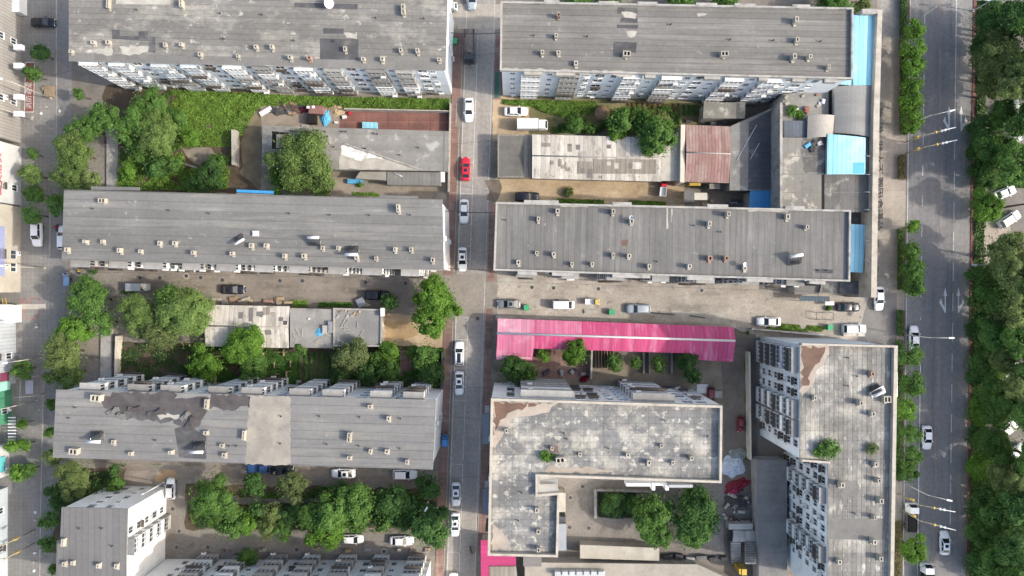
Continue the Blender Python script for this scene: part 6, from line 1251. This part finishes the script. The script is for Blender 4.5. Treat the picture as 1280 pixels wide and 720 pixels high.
signal(1131, 178, 6.5, 14, 4.2, 'aged yellow signal pole beside the upper turn arrows', SG_); signal(1132, 192, 6.5, 12, 4.2, 'aged yellow signal pole just below the one at the upper turn arrows', SG_)
signal(1123, 617, 7.5, -10, 4.6, 'aged yellow signal pole above the works truck', SG_); signal(1126, 637, 7, -14, 4.6, 'aged yellow signal pole crossing the works truck', SG_)
signal(43, 662, 8.5, 180, 3.0, 'aged yellow pole over the far street, upper of the two', SG_); signal(43, 679, 8, 180, 3.0, 'aged yellow pole over the far street, lower of the two', SG_)
# gantry frame and bike shed on the far street
t = thing('sign_frame', 'grey metal frame with a sign board over the far street pavement', 'frame', (*P(30, 490), 0))
for y in (472, 496):
    put('rail', tubes([((*P(17, y + 1, 3), 3), (*P(42, y - 1, 3), 3), .1, .1)]), PALEP, t)
    put('post', tubes([((*P(42, y - 1, 3), -.1), (*P(42, y - 1, 3), 3), .08, .08)]), PALEP, t)
put('rail', tubes([((*P(26, 470, 3), 3.1), (*P(25, 500, 3), 3.1), .06, .06)]), PALEP, t)
q = MB(); q.box((*P(37, 484, 3), 3.0), (1.5, 2.6, .18)); put('board', q, METALG, t)
t = thing('bike_shelter', 'striped white grille shelter beside the green-fronted shop', 'shelter', (*P(15, 538), 0)); q = MB()
for i in range(9): q.box((*P(15, 522 + i * 4, 2), 2.0), (1.6, .22, .06))
put('slats', q, WHITEP, t); q = MB()
for x in (9.5, 20.5): q.tube((*P(x, 519, 2), 1.94), (*P(x, 557, 2), 1.94), .05); q.tube((*P(x, 538, 2), -.05), (*P(x, 538, 2), 1.9), .05)
put('frame', q, STEELD, t)
t = thing('ladder', 'orange ladder leaning at the gap between street buildings', 'ladder', (*P(7, 385), 0)); q = MB()
for x in (4.5, 9): q.tube((*P(x, 372, 2), 2.4), (*P(x, 398, 2), 1.6), .06)
put('side_rail', q, YELLOWP, t); q = MB()
for i in range(9): yy = 374 + i * 2.8; q.tube((*P(4.5, yy, 2), 2.35 - i * .08), (*P(9, yy, 2), 2.35 - i * .08), .045)
put('rung', q, YELLOWP, t)
for i, (x, y, w, d, h, m, l) in enumerate(((14, 392, 2.6, 3.4, 2.4, WALLW, 'small white kiosk beside the orange ladder'), (24, 6, 1.7, 3.6, 2.2, WHITEP, 'white box truck body by the black saloon'), (10, 18, 3.2, 4.5, 1.2, WOOD, 'heap of tan boards at the top corner of the far street'))):
    q = MB(); xx, yy = P(x, y, 1); q.box((xx, yy, h / 2), (w, d, h)); q.box((xx, yy, h + .05), (w + .2, d + .2, .1)); q.box((xx + .3, yy + .2, h + .2), (w * .4, d * .5, .2)); solo(('kiosk', 'storage_box', 'board_stack')[i], q, m, l, ('kiosk', 'container', 'boards')[i])
q = MB(); q.box((*P(62, 114.5, .4), .35), (1.7, 2.1, .7)); q.box((*P(56.5, 110.5, .4), .3), (1.2, .7, .5), 0, .3); solo('timber_crate', q, WOOD, 'open timber crate at the kerb by the cream lamp post', 'crate')
for i, (x, y) in enumerate(((58, 134), (52, 142), (41, 147), (75, 139), (46, 405), (46, 409), (50, 512), (45, 640), (45, 650), (44, 691), (43, 702), (43, 713))):
    q = MB(); q.box((*P(x, y), .11), (.5, .35, .22), 0, i * .7); q.box((*P(x, y), .26), (.3, .3, .08), 0, i); solo('litter_bag', q, WHITEP if i % 2 else PALEP, 'small pale bag lying on the far street', 'bag', 'pale bags on the far street')
# cables over the middle road and gutters
for i, (x0, y0, x1, y1, z, r_, l) in enumerate(((563, 41, 624, 41, 5.5, .07, 'dark cable over the loaded truck'), (557, 264, 620, 266, 6.5, .08, 'dark cable over the white saloon below the red car'), (555, 335, 616, 338, 5.5, .06, 'dark cable at the top of the road crossing'), (552, 487, 614, 484, 6, .04, 'thin cable below the two white cars'), (40, 98, 96, 86, 6, .04, 'thin cable from the fire lane to the stained-roof block'))):
    a_, c_ = P(x0, y0, z), P(x1, y1, z); q = MB(); n = 10
    f = lambda k: (a_[0] + (c_[0] - a_[0]) * k / n, a_[1] + (c_[1] - a_[1]) * k / n, z - .5 * math.sin(math.pi * k / n))
    for k in range(n): q.tube(f(k), f(k + 1), r_, r_, 5)
    solo('cable', q, STEELD, l, 'cable')
for i, (x0, y0, x1, y1, z) in enumerate(((566, 70, 624, 66, 6), (562, 180, 622, 174, 5), (560, 228, 618, 240, 5.5), (553, 425, 620, 420, 5), (550, 520, 611, 526, 6), (546, 600, 606, 596, 5.5), (620, 352, 1060, 366, 5), (556, 350, 110, 340, 5), (1100, 60, 1135, 40, 7), (1096, 420, 1128, 418, 7))):
    a_, c_ = P(x0, y0, z), P(x1, y1, z); q = MB(); n = 14
    g_ = lambda k: (a_[0] + (c_[0] - a_[0]) * k / n, a_[1] + (c_[1] - a_[1]) * k / n, z - .6 * math.sin(math.pi * k / n))
    for k in range(n): q.tube(g_(k), g_(k + 1), .028, .028, 4)
    solo('cable', q, STEELD, 'hair-thin dark cable strung across the gap between the blocks', 'cable', 'thin cables between the blocks')
for sd, pl in enumerate(([(625, 343), (1000, 357), (1000, 358.5), (625, 345)], [(100, 332), (550, 341), (550, 343), (100, 334)], [(80, 577), (540, 590), (540, 592), (80, 579)], [(560, 130), (563, 130), (560, 236), (557, 236)], [(150, 363), (255, 368), (255, 372), (150, 367)], [(905, 412), (936, 414), (936, 418), (905, 416)], [(930, 440), (936, 440), (937, 575), (932, 575)], [(245, 660), (545, 664), (545, 667), (245, 663)], [(1099, 30), (1101, 30), (1098, 360), (1096, 360)])): cover('weeds', pl, 900, .24, CROP, .4, 60 + sd, .25)
# manhole covers
MH = [(175, 347), (200, 347), (233, 345), (251, 347), (278, 350), (350, 351), (378, 351), (457, 353), (507, 354), (665, 359), (692, 360), (748, 361), (877, 363), (1062, 392), (728, 608), (713, 622), (712, 659), (736, 660), (371, 687), (480, 689), (216, 636), (224, 664), (260, 684), (221, 684), (597, 398)]
MHL = ['by the brown lane end wall', 'second along the brown lane', 'in the brown lane above the pale willow', 'in the brown lane before the lone black saloon', 'just above the lone black saloon', 'past the lone black saloon', 'in the brown lane above the littered roof', 'above the black car in the shade', 'above the round bright tree', 'with pale collar under the slate-roof corner', 'with pale collar next to the slate-roof corner', 'above the small yellow-cab truck', 'above the end of the pink roof', 'by the dark car at the corner shop', 'at the courtyard top wall', 'in the courtyard by the white lean-to', 'in the courtyard corner by the metal lean-to', 'in the courtyard next to the corner one', 'in the lower lane by the dirty balconies', 'with pale collar in the lower lane under the white saloon', 'below the white hatchback', 'beside the white wall bays', 'in the lower lane by the first balconies', 'at the foot of the white wall bays', 'in the road below the crossing']
for (x, y), l in zip(MH, MHL):
    t = thing('manhole_cover', 'round manhole cover ' + l, 'manhole cover', (*P(x, y), .03)); q = MB(); q.tube((0, 0, -.02), (0, 0, .025), .62, .6, 16); ob('collar', q.mesh('collar', [PALEP if 'pale' in l or y < 365 and x > 640 else CONC3]), t); q = MB(); q.tube((0, 0, .025), (0, 0, .04), .36, .36, 14); ob('cover', q.mesh('cover', [STEELD]), t)
# solar water heaters and dishes on roofs
def swh(px, py, z, ang, label, s=1.0):
    x, y = P(px, py, z + 1); t = thing('solar_heater', label, 'solar water heater', (x, y, z), R(ang), 'solar water heaters on the roofs'); t.scale = (s, s, s)
    ob('tank', tubes([((-1.0, -.55, 1.35), (1.0, -.55, 1.35), .26, .26)]).mesh('tank', [WHITEP]), t)
    q = MB()
    for i in range(14): q.tube((-.9 + i * .138, -.45, 1.25), (-.9 + i * .138, .85, .25), .045, .045, 5)
    ob('tube_panel', q.mesh('tube_panel', [CGLASS]), t)
    ob('stand', tubes([((-.9, -.55, 0), (-.9, -.55, 1.15), .03, .03), ((.9, -.55, 0), (.9, -.55, 1.15), .03, .03), ((-.9, .85, 0), (-.9, .85, .3), .03, .03), ((.9, .85, 0), (.9, .85, .3), .03, .03), ((-.9, -.55, .1), (-.9, .85, .1), .03, .03), ((.9, -.55, .1), (.9, .85, .1), .03, .03)]).mesh('stand', [METALG]), t)
swh(119, 547, 16, 0, 'white tank heater with dark tubes near the street end of the torn roof', 1.1); swh(247, 560, 16, 0, 'white tank heater on the square dark patch of the torn roof', 1.1)
swh(440, 314, 16, 0, 'white tank heater towards the road end of the banded roof', 1.1); swh(392, 301, 16, 180, 'grey panel heater in the middle of the banded roof', 1.0); swh(298, 299, 16, 30, 'tilted heater near the middle trees side of the banded roof', .9); swh(995, 324, 16, 190, 'heater lying at the frontage end of the slate-grey roof', 1.1); swh(1096, 488, 19, 25, 'heater beside the box vent on the gridded roof', 1.0)
def dish(px, py, z, label, r_=1.0):
    x, y = P(px, py, z + 1); t = thing('satellite_dish', label, 'satellite dish', (x, y, z), rnd.uniform(0, 6)); q = MB(); n = 14
    for i in range(4):
        for j in range(n):
            f = lambda a_, b_: (r_ * a_ / 4 * math.cos(b_ / n * 6.283), r_ * a_ / 4 * math.sin(b_ / n * 6.283) * .85, 1.0 + .3 * (a_ / 4) ** 2 + .3 * r_ * a_ / 4 * math.sin(b_ / n * 6.283))
            q.face([f(i, j), f(i, j + 1), f(i + 1, j + 1), f(i + 1, j)], 0, True)
    ob('reflector', q.mesh('reflector', [WHITEP]), t); ob('mast', tubes([((0, 0, 0), (0, 0, 1.0), .05, .05), ((0, 0, 1.0), (0, .3, 1.9), .02, .02)]).mesh('mast', [STEELD]), t)
dish(412, 5, 16, 'white satellite dish at the top edge of the stained grey roof', .95); dish(931, 331, 16, 'white dish by the lower parapet of the slate-grey roof', .45); dish(789, 272, 16, 'small white dish beside a vent in the middle of the slate-grey roof', .4)
q = MB(); q.box((*P(320, 292, 16), 16.2), (1.0, .9, .4)); q.box((*P(320, 292, 16), 16.45), (.7, .6, .1)); solo('roof_box', q, WHITEP, 'small white box standing alone on the banded roof', 'box')
# walls
def wall(poly, h, mat, label): 
    q = MB(); q.prism(PP(poly, h), -.1, h); solo('boundary_wall', q, mat, label, 'wall')
wall([(144, 420), (147.5, 420), (146, 470), (142.5, 470)], 1.6, WALLC, 'cream garden wall beside the pale slab strip'); wall([(289, 162), (294, 162), (293.5, 206), (289.5, 206)], 2.2, PALEP, 'free-standing pale wall in the weedy plot'); wall([(743, 612), (746, 612), (746, 648), (743, 648)], 1.0, PARG, 'low wall at the end of the walled courtyard bed'); wall([(746.5, 612), (815, 614), (815, 616), (746.5, 614)], 1.0, PARG, 'low wall along the top of the walled courtyard bed')
wall([(739, 437), (741, 437), (740, 474), (738, 474)], 2.0, PARG, 'grey wall between the brick yard and the garden beds'); wall([(620, 394.5), (760, 399), (760, 402), (620, 397.5)], .6, PALEP, 'low pale kerb wall above the faded pink roof'); wall([(936, 440), (938, 440), (939.5, 575), (937.5, 575)], 2.2, WALLC, 'thin cream wall in the shaded passage'); wall([(940, 410), (1030, 418), (1030, 420), (940, 412)], 2.0, BALD, 'brownish wall along the top of the pale-blue block'); wall([(430, 135), (561, 138), (561, 139), (430, 136.5)], 1.8, PALEP, 'pale wall between the weeds and the red-brick yard')
wall([(552, 440), (554, 440), (552.5, 486), (550.5, 486)], 1.8, STEELD, 'dark fence along the brick pavement by the gardens'); wall([(562, 128), (563.5, 128), (561, 240), (559.5, 240)], 1.6, PARG, 'grey wall along the brick pavement by the workshop'); wall([(551, 345), (553, 345), (553, 300), (551, 300)], .2, PARG, 'low kerb under the road end of the banded roof') if 0 else None
wall([(76, 352), (104, 345), (104, 346), (76, 353)], 1.4, PARG, 'thin grey wall at the mouth of the brown lane') if 0 else None
# loose things
def junk(name, px, py, z, d, ang, mat, label, cat, extra=None, group=None):
    q = MB(); x, y = P(px, py, z + d[2]); q.box((x, y, z + d[2] / 2), d, 0, R(ang)); q.box((x, y, z + d[2] + .03), (d[0] * .8, d[1] * .5, .06), 0, R(ang)); return solo(name, q, mat, label, cat, group)
def sheetpile(px, py, z, rx, ry, hgt, mat, label, seed, name='tarpaulin', ang=0):
    r = random.Random(seed); q = MB(); n = 26; x, y = P(px, py, z + hgt * .5); ca, sa = math.cos(R(ang)), math.sin(R(ang)); ph = [r.uniform(0, 6) for _ in range(4)]
    jit = {}
    def f(i, j):
        a_ = j / n * 2 * math.pi; t = i / 9; rr = t * (1 + r.uniform(-.02, .02) * 0 + .18 * math.sin(2 * a_ + ph[0]) + .12 * math.sin(5 * a_ + ph[1]))
        if (i, j % n) not in jit: jit[(i, j % n)] = r.uniform(-.17, .17) * min(hgt, 1.0)
        zz = hgt * (1 - t ** 1.6) + (jit[(i, j % n)] if 0 < i < 9 else 0); lx, ly = rx * rr * math.cos(a_), ry * rr * math.sin(a_)
        return (x + lx * ca - ly * sa, y + lx * sa + ly * ca, z + max(zz, .01))
    for i in range(9):
        for j in range(n): q.face([f(i, j), f(i + 1, j), f(i + 1, j + 1), f(i, j + 1)] if i else [f(0, 0), f(1, j), f(1, j + 1)])
    return solo(name, q, mat, label, 'tarpaulin' if name == 'tarpaulin' else 'heap')
sheetpile(917, 584, 0, 2.1, 2.6, 1.3, TARPS, 'crumpled silver-blue tarpaulin heap in the shaded passage', 3); sheetpile(924, 568, 0, 1.7, 1.3, .9, M('green_grey_tarp', (.24, .27, .26), .3, 1.2, .6), 'grey-green tarpaulin heap above the silver-blue one', 4); sheetpile(922, 608, 0, 2.9, 1.2, 1.0, TARPR, 'dark red tarpaulin folded like a boat in the shaded passage', 5, ang=32); sheetpile(917, 614, 0, 1.3, .7, 1.1, M('rose_tarp', (.42, .06, .15), .2, 1), 'rose coloured bundle lying on the dark red tarpaulin', 6, ang=30)
sheetpile(923, 627, 0, 2.4, 1.5, .9, DARKP, 'black heap of scrap below the dark red tarpaulin', 7, 'scrap_heap'); sheetpile(930, 642, 0, 2.0, 1.8, .8, GREYP, 'grey scrap heap beside the bare grey flat roof', 8, 'scrap_heap'); sheetpile(406, 146, 0, 1.0, 1.8, .7, TARPB, 'blue tarpaulin over a heap at the red-brick yard', 9, ang=-12); sheetpile(366, 133, 0, 3.4, 1.2, .7, M('scrap_brown', (.11, .08, .065), .35, 1.5), 'brown scrap heap at the top of the dusty yard', 10, 'scrap_heap'); sheetpile(345, 138, 0, 1.8, 1.0, .6, DARKP, 'dark scrap heap beside the white tilted panel', 11, 'scrap_heap'); sheetpile(420, 136, 0, 1.6, 1.4, .6, WOOD, 'tan heap of boards at the end of the red-brick yard', 12, 'scrap_heap'); sheetpile(378, 136, 0, .9, .9, .8, M('maroon_tarp', (.14, .03, .05), .2, 1), 'maroon bundle at the scrap heap', 13)
junk('tin_box', 462, 156.5, 0, (2.9, 1.2, 1.0), -2, BLUEROOF, 'bright blue corrugated cover at the lower edge of the red-brick yard', 'cover'); junk('panel', 332, 139, .3, (2.6, 1.0, .12), 30, WHITEP, 'white tilted panel at the edge of the dusty yard', 'panel'); junk('hut', 395, 137, 0, (2.8, 1.6, 1.8), -3, M('rust_roof', (.22, .12, .11), .2, .8), 'small rusty hut roof with two white squares', 'hut'); junk('box', 385, 134, 1.9, (.6, .5, .1), 0, WHITEP, 'white square nearer the scrap heap on the rusty hut', 'box'); junk('box', 391.5, 133.5, 1.9, (.6, .5, .1), 0, WHITEP, 'white square nearer the blue tarpaulin on the rusty hut', 'box'); junk('hut', 389, 148, 0, (1.6, 1.8, 1.6), 0, BLACK, 'black open pit hut below the rusty hut roof', 'hut')
junk('box', 430, 146, 0, (.8, .6, .5), 10, WHITEP, 'white crate at the end of the red-brick yard', 'crate'); junk('box', 381, 157, 0, (1.5, .35, .2), -3, PALEP, 'pale beam on the workshop edge', 'beam'); junk('box', 420, 153, 0, (.7, .35, .4), 0, WHITEP, 'small white carton between blue tarpaulin and brick yard', 'carton'); junk('bag', 437, 141, 0, (.7, .5, .4), 40, REDP, 'red bag at the corner of the red-brick yard', 'bag'); junk('crate_pair', 443.5, 226.5, 0, (2.9, .85, .8), 0, TARPB, 'blue covered crates below the workshop porch', 'crate'); junk('board', 236, 206.5, .2, (3.6, .35, .1), -18, PALEP, 'pale plank lying in the weedy plot', 'plank'); junk('box', 553, 221, 2.6, (.9, 2.0, .5), 0, WHITEP, 'white box at the road end of the grey lean-to', 'box'); junk('tarp_sheet', 451, 378, .6, (1.6, 1.7, .2), 25, METALG, 'pale grey square sheet beside the black car in the shade', 'sheet')
junk('car_cover', 1068, 417.5, 0, (4.2, .9, 1.1), 0, BALD, 'grey mat over a heap below the white car at the top wall', 'cover'); junk('box', 897.5, 493, 0, (1.6, 1.4, .4), 0, PARG, 'grey slab base beside the red car', 'slab'); junk('box', 878, 486, 0, (2.2, 1.8, .2), 0, METALG, 'framed grey cover beside the L-shaped block corner', 'cover'); junk('planks', 738, 389.5, 0, (2.4, .8, .3), 0, PALEP, 'pale planks below the small yellow-cab truck', 'planks'); junk('white_board', 1037, 379, 1.0, (1.8, .8, .2), 0, WHITEP, 'white board above the shrub at the corner shop', 'board'); junk('beam', 815, 391, 0, (9, .22, .3), -5, STEELD, 'long dark beam on the sandy lane above the pink roof', 'beam'); junk('beam', 872, 396, 0, (3, .22, .3), -8, STEELD, 'short dark beam on the sandy lane near the pink roof end', 'beam'); junk('slab', 853, 337 + 0, 0, (.1, .1, .1), 0, PARG, 'x', 'x') if 0 else None
r = random.Random(11)
for i in range(10):
    px, py = (r.uniform(420, 470), r.uniform(388, 396)); junk('brick', px, py, 3.6, (r.uniform(.3, .8), r.uniform(.25, .6), .15), r.uniform(0, 90), PALEP if i % 2 else WOOD, 'pale brick in the loose row on the raised-edge flat roof', 'brick', None, 'loose bricks on the raised-edge roof')
for i in range(9):
    px, py = (r.uniform(428, 452), r.uniform(400, 422)); junk('plank', px, py, 3.6, (r.uniform(1.2, 2.2), .14, .08), r.choice((0, 5, 90, 60)), PALEP, 'pale plank scattered on the raised-edge flat roof', 'plank', None, 'loose planks on the raised-edge roof')
for i in range(10):
    px, py = (r.uniform(364, 400), r.uniform(405, 430)) if i < 7 else (r.uniform(400, 414), r.uniform(400, 420)); junk('plank', px, py, 3.5, (r.uniform(.8, 1.8), .16, .08), r.uniform(0, 180), PALEP, 'pale plank scattered on the littered flat roof', 'plank', None, 'loose planks on the littered roof')
junk('crate', 406, 412, 3.5, (1.0, 1.6, .6), 0, PALEP, 'cream crate next to the blue sheet on the littered roof', 'crate'); junk('crate', 412.5, 409, 3.5, (.8, 2.2, .7), 0, METALG, 'pale metal trough at the edge of the littered roof', 'trough'); sheetpile(399.5, 415, 3.5, .75, .95, .3, TARPB, 'blue sheet crumpled on the littered flat roof', 21); junk('box', 386, 398.5, 3.5, (.35, .35, .2), 0, WHITEP, 'tiny white box on the littered flat roof', 'box')
for i in range(12):
    px, py = (r.uniform(980, 1012), r.uniform(118, 142)) if i < 8 else (r.uniform(1012, 1036), r.uniform(118, 140)); junk('crate', px, py, 7.0, (r.uniform(.4, 1.1), r.uniform(.3, .8), r.uniform(.2, .6)), r.uniform(0, 90), r.choice((WHITEP, PALEP, METALG, M('dusty_red', (.30, .12, .11), .2, .8))), 'household crate or box on the shop terrace', 'crate', None, 'clutter on the shop terrace')
for i in range(8): junk('crate', r.uniform(1008, 1028), r.uniform(174, 190), 8.2, (r.uniform(.5, 1.3), r.uniform(.3, .7), .3), r.uniform(0, 90), r.choice((DARKP, METALG, TARPB)), 'dark household box on the stained slab roof', 'crate', None, 'clutter on the stained slab roof')
for i in range(9): junk('pot', r.uniform(851, 925), r.uniform(148, 155), 0, (r.uniform(.5, 1.4), r.uniform(.4, .7), .5), 0, r.choice((GREENP, PALEP, WHITEP, STEELD)), 'crate or tub in the row along the dirty slab-roofed outbuilding', 'tub', None, 'tubs along the outbuilding')
for i in range(7): junk('board', 905 + r.uniform(-40, 55), 234 + r.uniform(-2, 26), 0, (r.uniform(.8, 2.4), r.uniform(.4, 1.2), .3), r.uniform(-5, 5), r.choice((PALEP, STEELD, WOOD, METALG)), 'board lying in the littered court below the red tin roof', 'board', None, 'boards in the littered court')
for i in range(8): junk('box', 690 + r.uniform(-25, 45), 466 + r.uniform(-3, 5), 0, (r.uniform(.5, 1.0), r.uniform(.5, .9), .5), r.uniform(0, 90), r.choice((PALEP, STEELD, METALG)), 'box stored at the lower edge of the brick yard', 'box', None, 'boxes in the brick yard')
sheetpile(731, 474, 0, 1.0, .7, .9, TARPR, 'red covered motorbike-sized bundle at the corner of the brick yard', 31)
for i in range(6): junk('box', 835 + i * 14, 697 + r.uniform(-3, 3), 0, (r.uniform(1.0, 2.2), r.uniform(.6, 1.2), 1.0), r.uniform(-8, 8), r.choice((DARKP, GREYP, METALG)), 'dark shed box in the row beside the long narrow hut', 'box', None, 'boxes beside the long narrow hut')
for i in range(7): junk('post_frame', 745 + i * 3.6, 450, 0, (.1, 3.4, 1.4), 0, WOOD, 'timber frame strip in the garden bed under the pink roof', 'frame', None, 'timber frames in the garden')
for x in (805, 812, 840): junk('post_frame', x, 454, 0, (.25, 4.2, 1.2), 0, PALEP, 'pale bed edge in the garden under the pink roof', 'bed edge', None, 'bed edges in the garden')
for i in range(26): junk('scrap_piece', r.uniform(904, 940), r.uniform(615, 652), r.choice((0, .3)), (r.uniform(.4, 1.6), r.uniform(.2, .8), r.uniform(.1, .6)), r.uniform(0, 180), r.choice((DARKP, GREYP, METALG, WOOD, STEELD, PALEP)), 'piece of scrap in the shaded passage heap', 'scrap', None, 'scrap in the shaded passage')
for i in range(22): junk('scrap_piece', r.uniform(342, 380), r.uniform(129, 142), r.choice((0, .2)), (r.uniform(.4, 1.4), r.uniform(.2, .7), r.uniform(.1, .5)), r.uniform(0, 180), r.choice((DARKP, WOOD, METALG, STEELD, BALT, CHIMR)), 'piece of scrap at the top of the dusty yard', 'scrap', None, 'scrap in the dusty yard')
for i in range(18): junk('garden_post', r.uniform(270, 372), r.uniform(438, 476), 0, (.1, r.uniform(.8, 2.4), r.uniform(.5, 1.2)), r.choice((0, 90)), WOOD, 'timber bed frame in the dark garden', 'frame', None, 'timber bed frames in the dark garden')
for i in range(16): junk('garden_clutter', r.uniform(148, 540), r.uniform(478, 486), 0, (r.uniform(.4, 1.3), r.uniform(.3, .8), r.uniform(.2, .7)), r.uniform(0, 90), r.choice((PALEP, METALG, WOOD, WHITEP)), 'crate or board against the garden side of the torn-roof block', 'crate', None, 'clutter behind the torn-roof block')
for i in range(14): junk('lane_clutter', r.uniform(258, 360), r.uniform(373, 380), 0, (r.uniform(.5, 1.8), r.uniform(.3, .7), r.uniform(.2, .5)), r.uniform(-20, 20), r.choice((PALEP, WOOD, BALT, CHIMR)), 'board or box along the top of the bleached cement roof', 'board', None, 'boards along the brown lane')
for i in range(14): junk('wall_clutter', r.uniform(225, 540), r.uniform(684, 690), 0, (r.uniform(.5, 1.8), r.uniform(.3, .7), r.uniform(.3, .9)), r.uniform(-10, 10), r.choice((PALEP, WOOD, CHIMR, METALG, GREYP)), 'planter or box at the foot of the stacked balconies', 'planter', None, 'planters under the stacked balconies')
# frames/carports at the lane end
t = thing('goal_frame', 'thin dark metal frame standing at the end of the sandy lane', 'frame', (*P(1030, 395), 0)); put('frame', tubes([((*P(1020, 390.5, 1), 1.2), (*P(1041, 391, 1), 1.2), .05, .05), ((*P(1020, 399.5, 1), 1.2), (*P(1041, 400, 1), 1.2), .05, .05), ((*P(1020, 390.5, 1), 0), (*P(1020, 390.5, 1), 1.2), .05, .05), ((*P(1041, 391, 1), 0), (*P(1041, 391, 1), 1.2), .05, .05), ((*P(1020, 390.5, 1), 1.2), (*P(1020, 399.5, 1), 1.2), .05, .05), ((*P(1041, 391, 1), 1.2), (*P(1041, 400, 1), 1.2), .05, .05), ((*P(1020, 399.5, 1), 0), (*P(1020, 399.5, 1), 1.2), .05, .05), ((*P(1041, 400, 1), 0), (*P(1041, 400, 1), 1.2), .05, .05)]), STEELD, t)
bush(1036, 385, 4, 'lime', 'small shrub at the corner shop'); bush(711, 240, 7, 'olive', 'dry shrub on the sandy yard edge'); bush(450, 229, 5, 'lime', 'bright weed shrub beside the blue covered crates'); bush(117, 338, 6, 'mid', 'shrub at the mouth of the brown lane')

# ------------------------------------------------------------------ sun, sky, camera
EL, AZ = R(36), R(-10)                      # sun direction: low from the main-road side
d = Vector((math.cos(EL) * math.cos(AZ), math.cos(EL) * math.sin(AZ), math.sin(EL)))
sun = bpy.data.lights.new('sun', 'SUN'); sun.energy = 2.05; sun.angle = R(1.0); sun.color = (1.0, .93, .82)
so = bpy.data.objects.new('sun', sun); so.rotation_euler = (-d).to_track_quat('-Z', 'Y').to_euler(); so.location = (60, 0, 60); COL.objects.link(so)
w = bpy.data.worlds.new('World'); sc.world = w; w.use_nodes = True
sky = w.node_tree.nodes.new('ShaderNodeTexSky'); sky.sky_type = 'NISHITA'; sky.sun_disc = False; sky.sun_elevation = EL; sky.sun_rotation = R(100); sky.air_density = 1.2; sky.dust_density = 4.0; sky.ozone_density = 1.0
bg = w.node_tree.nodes['Background']; bg.inputs[1].default_value = .15; w.node_tree.links.new(sky.outputs[0], bg.inputs[0])
cam = bpy.data.cameras.new('camera'); cam.lens = 24.0; cam.sensor_width = 36.0; cam.sensor_fit = 'HORIZONTAL'; cam.clip_start = 1; cam.clip_end = 6000
co = bpy.data.objects.new('camera', cam); co.location = (0, 0, H0); co.rotation_euler = (0, 0, 0); COL.objects.link(co); sc.camera = co
sc.view_settings.view_transform = 'Standard'; sc.view_settings.look = 'None'; sc.view_settings.exposure = EXPO; sc.view_settings.gamma = 1.0; sc.view_settings.use_curve_mapping = False
sc.cycles.max_bounces = 6; sc.cycles.diffuse_bounces = 3
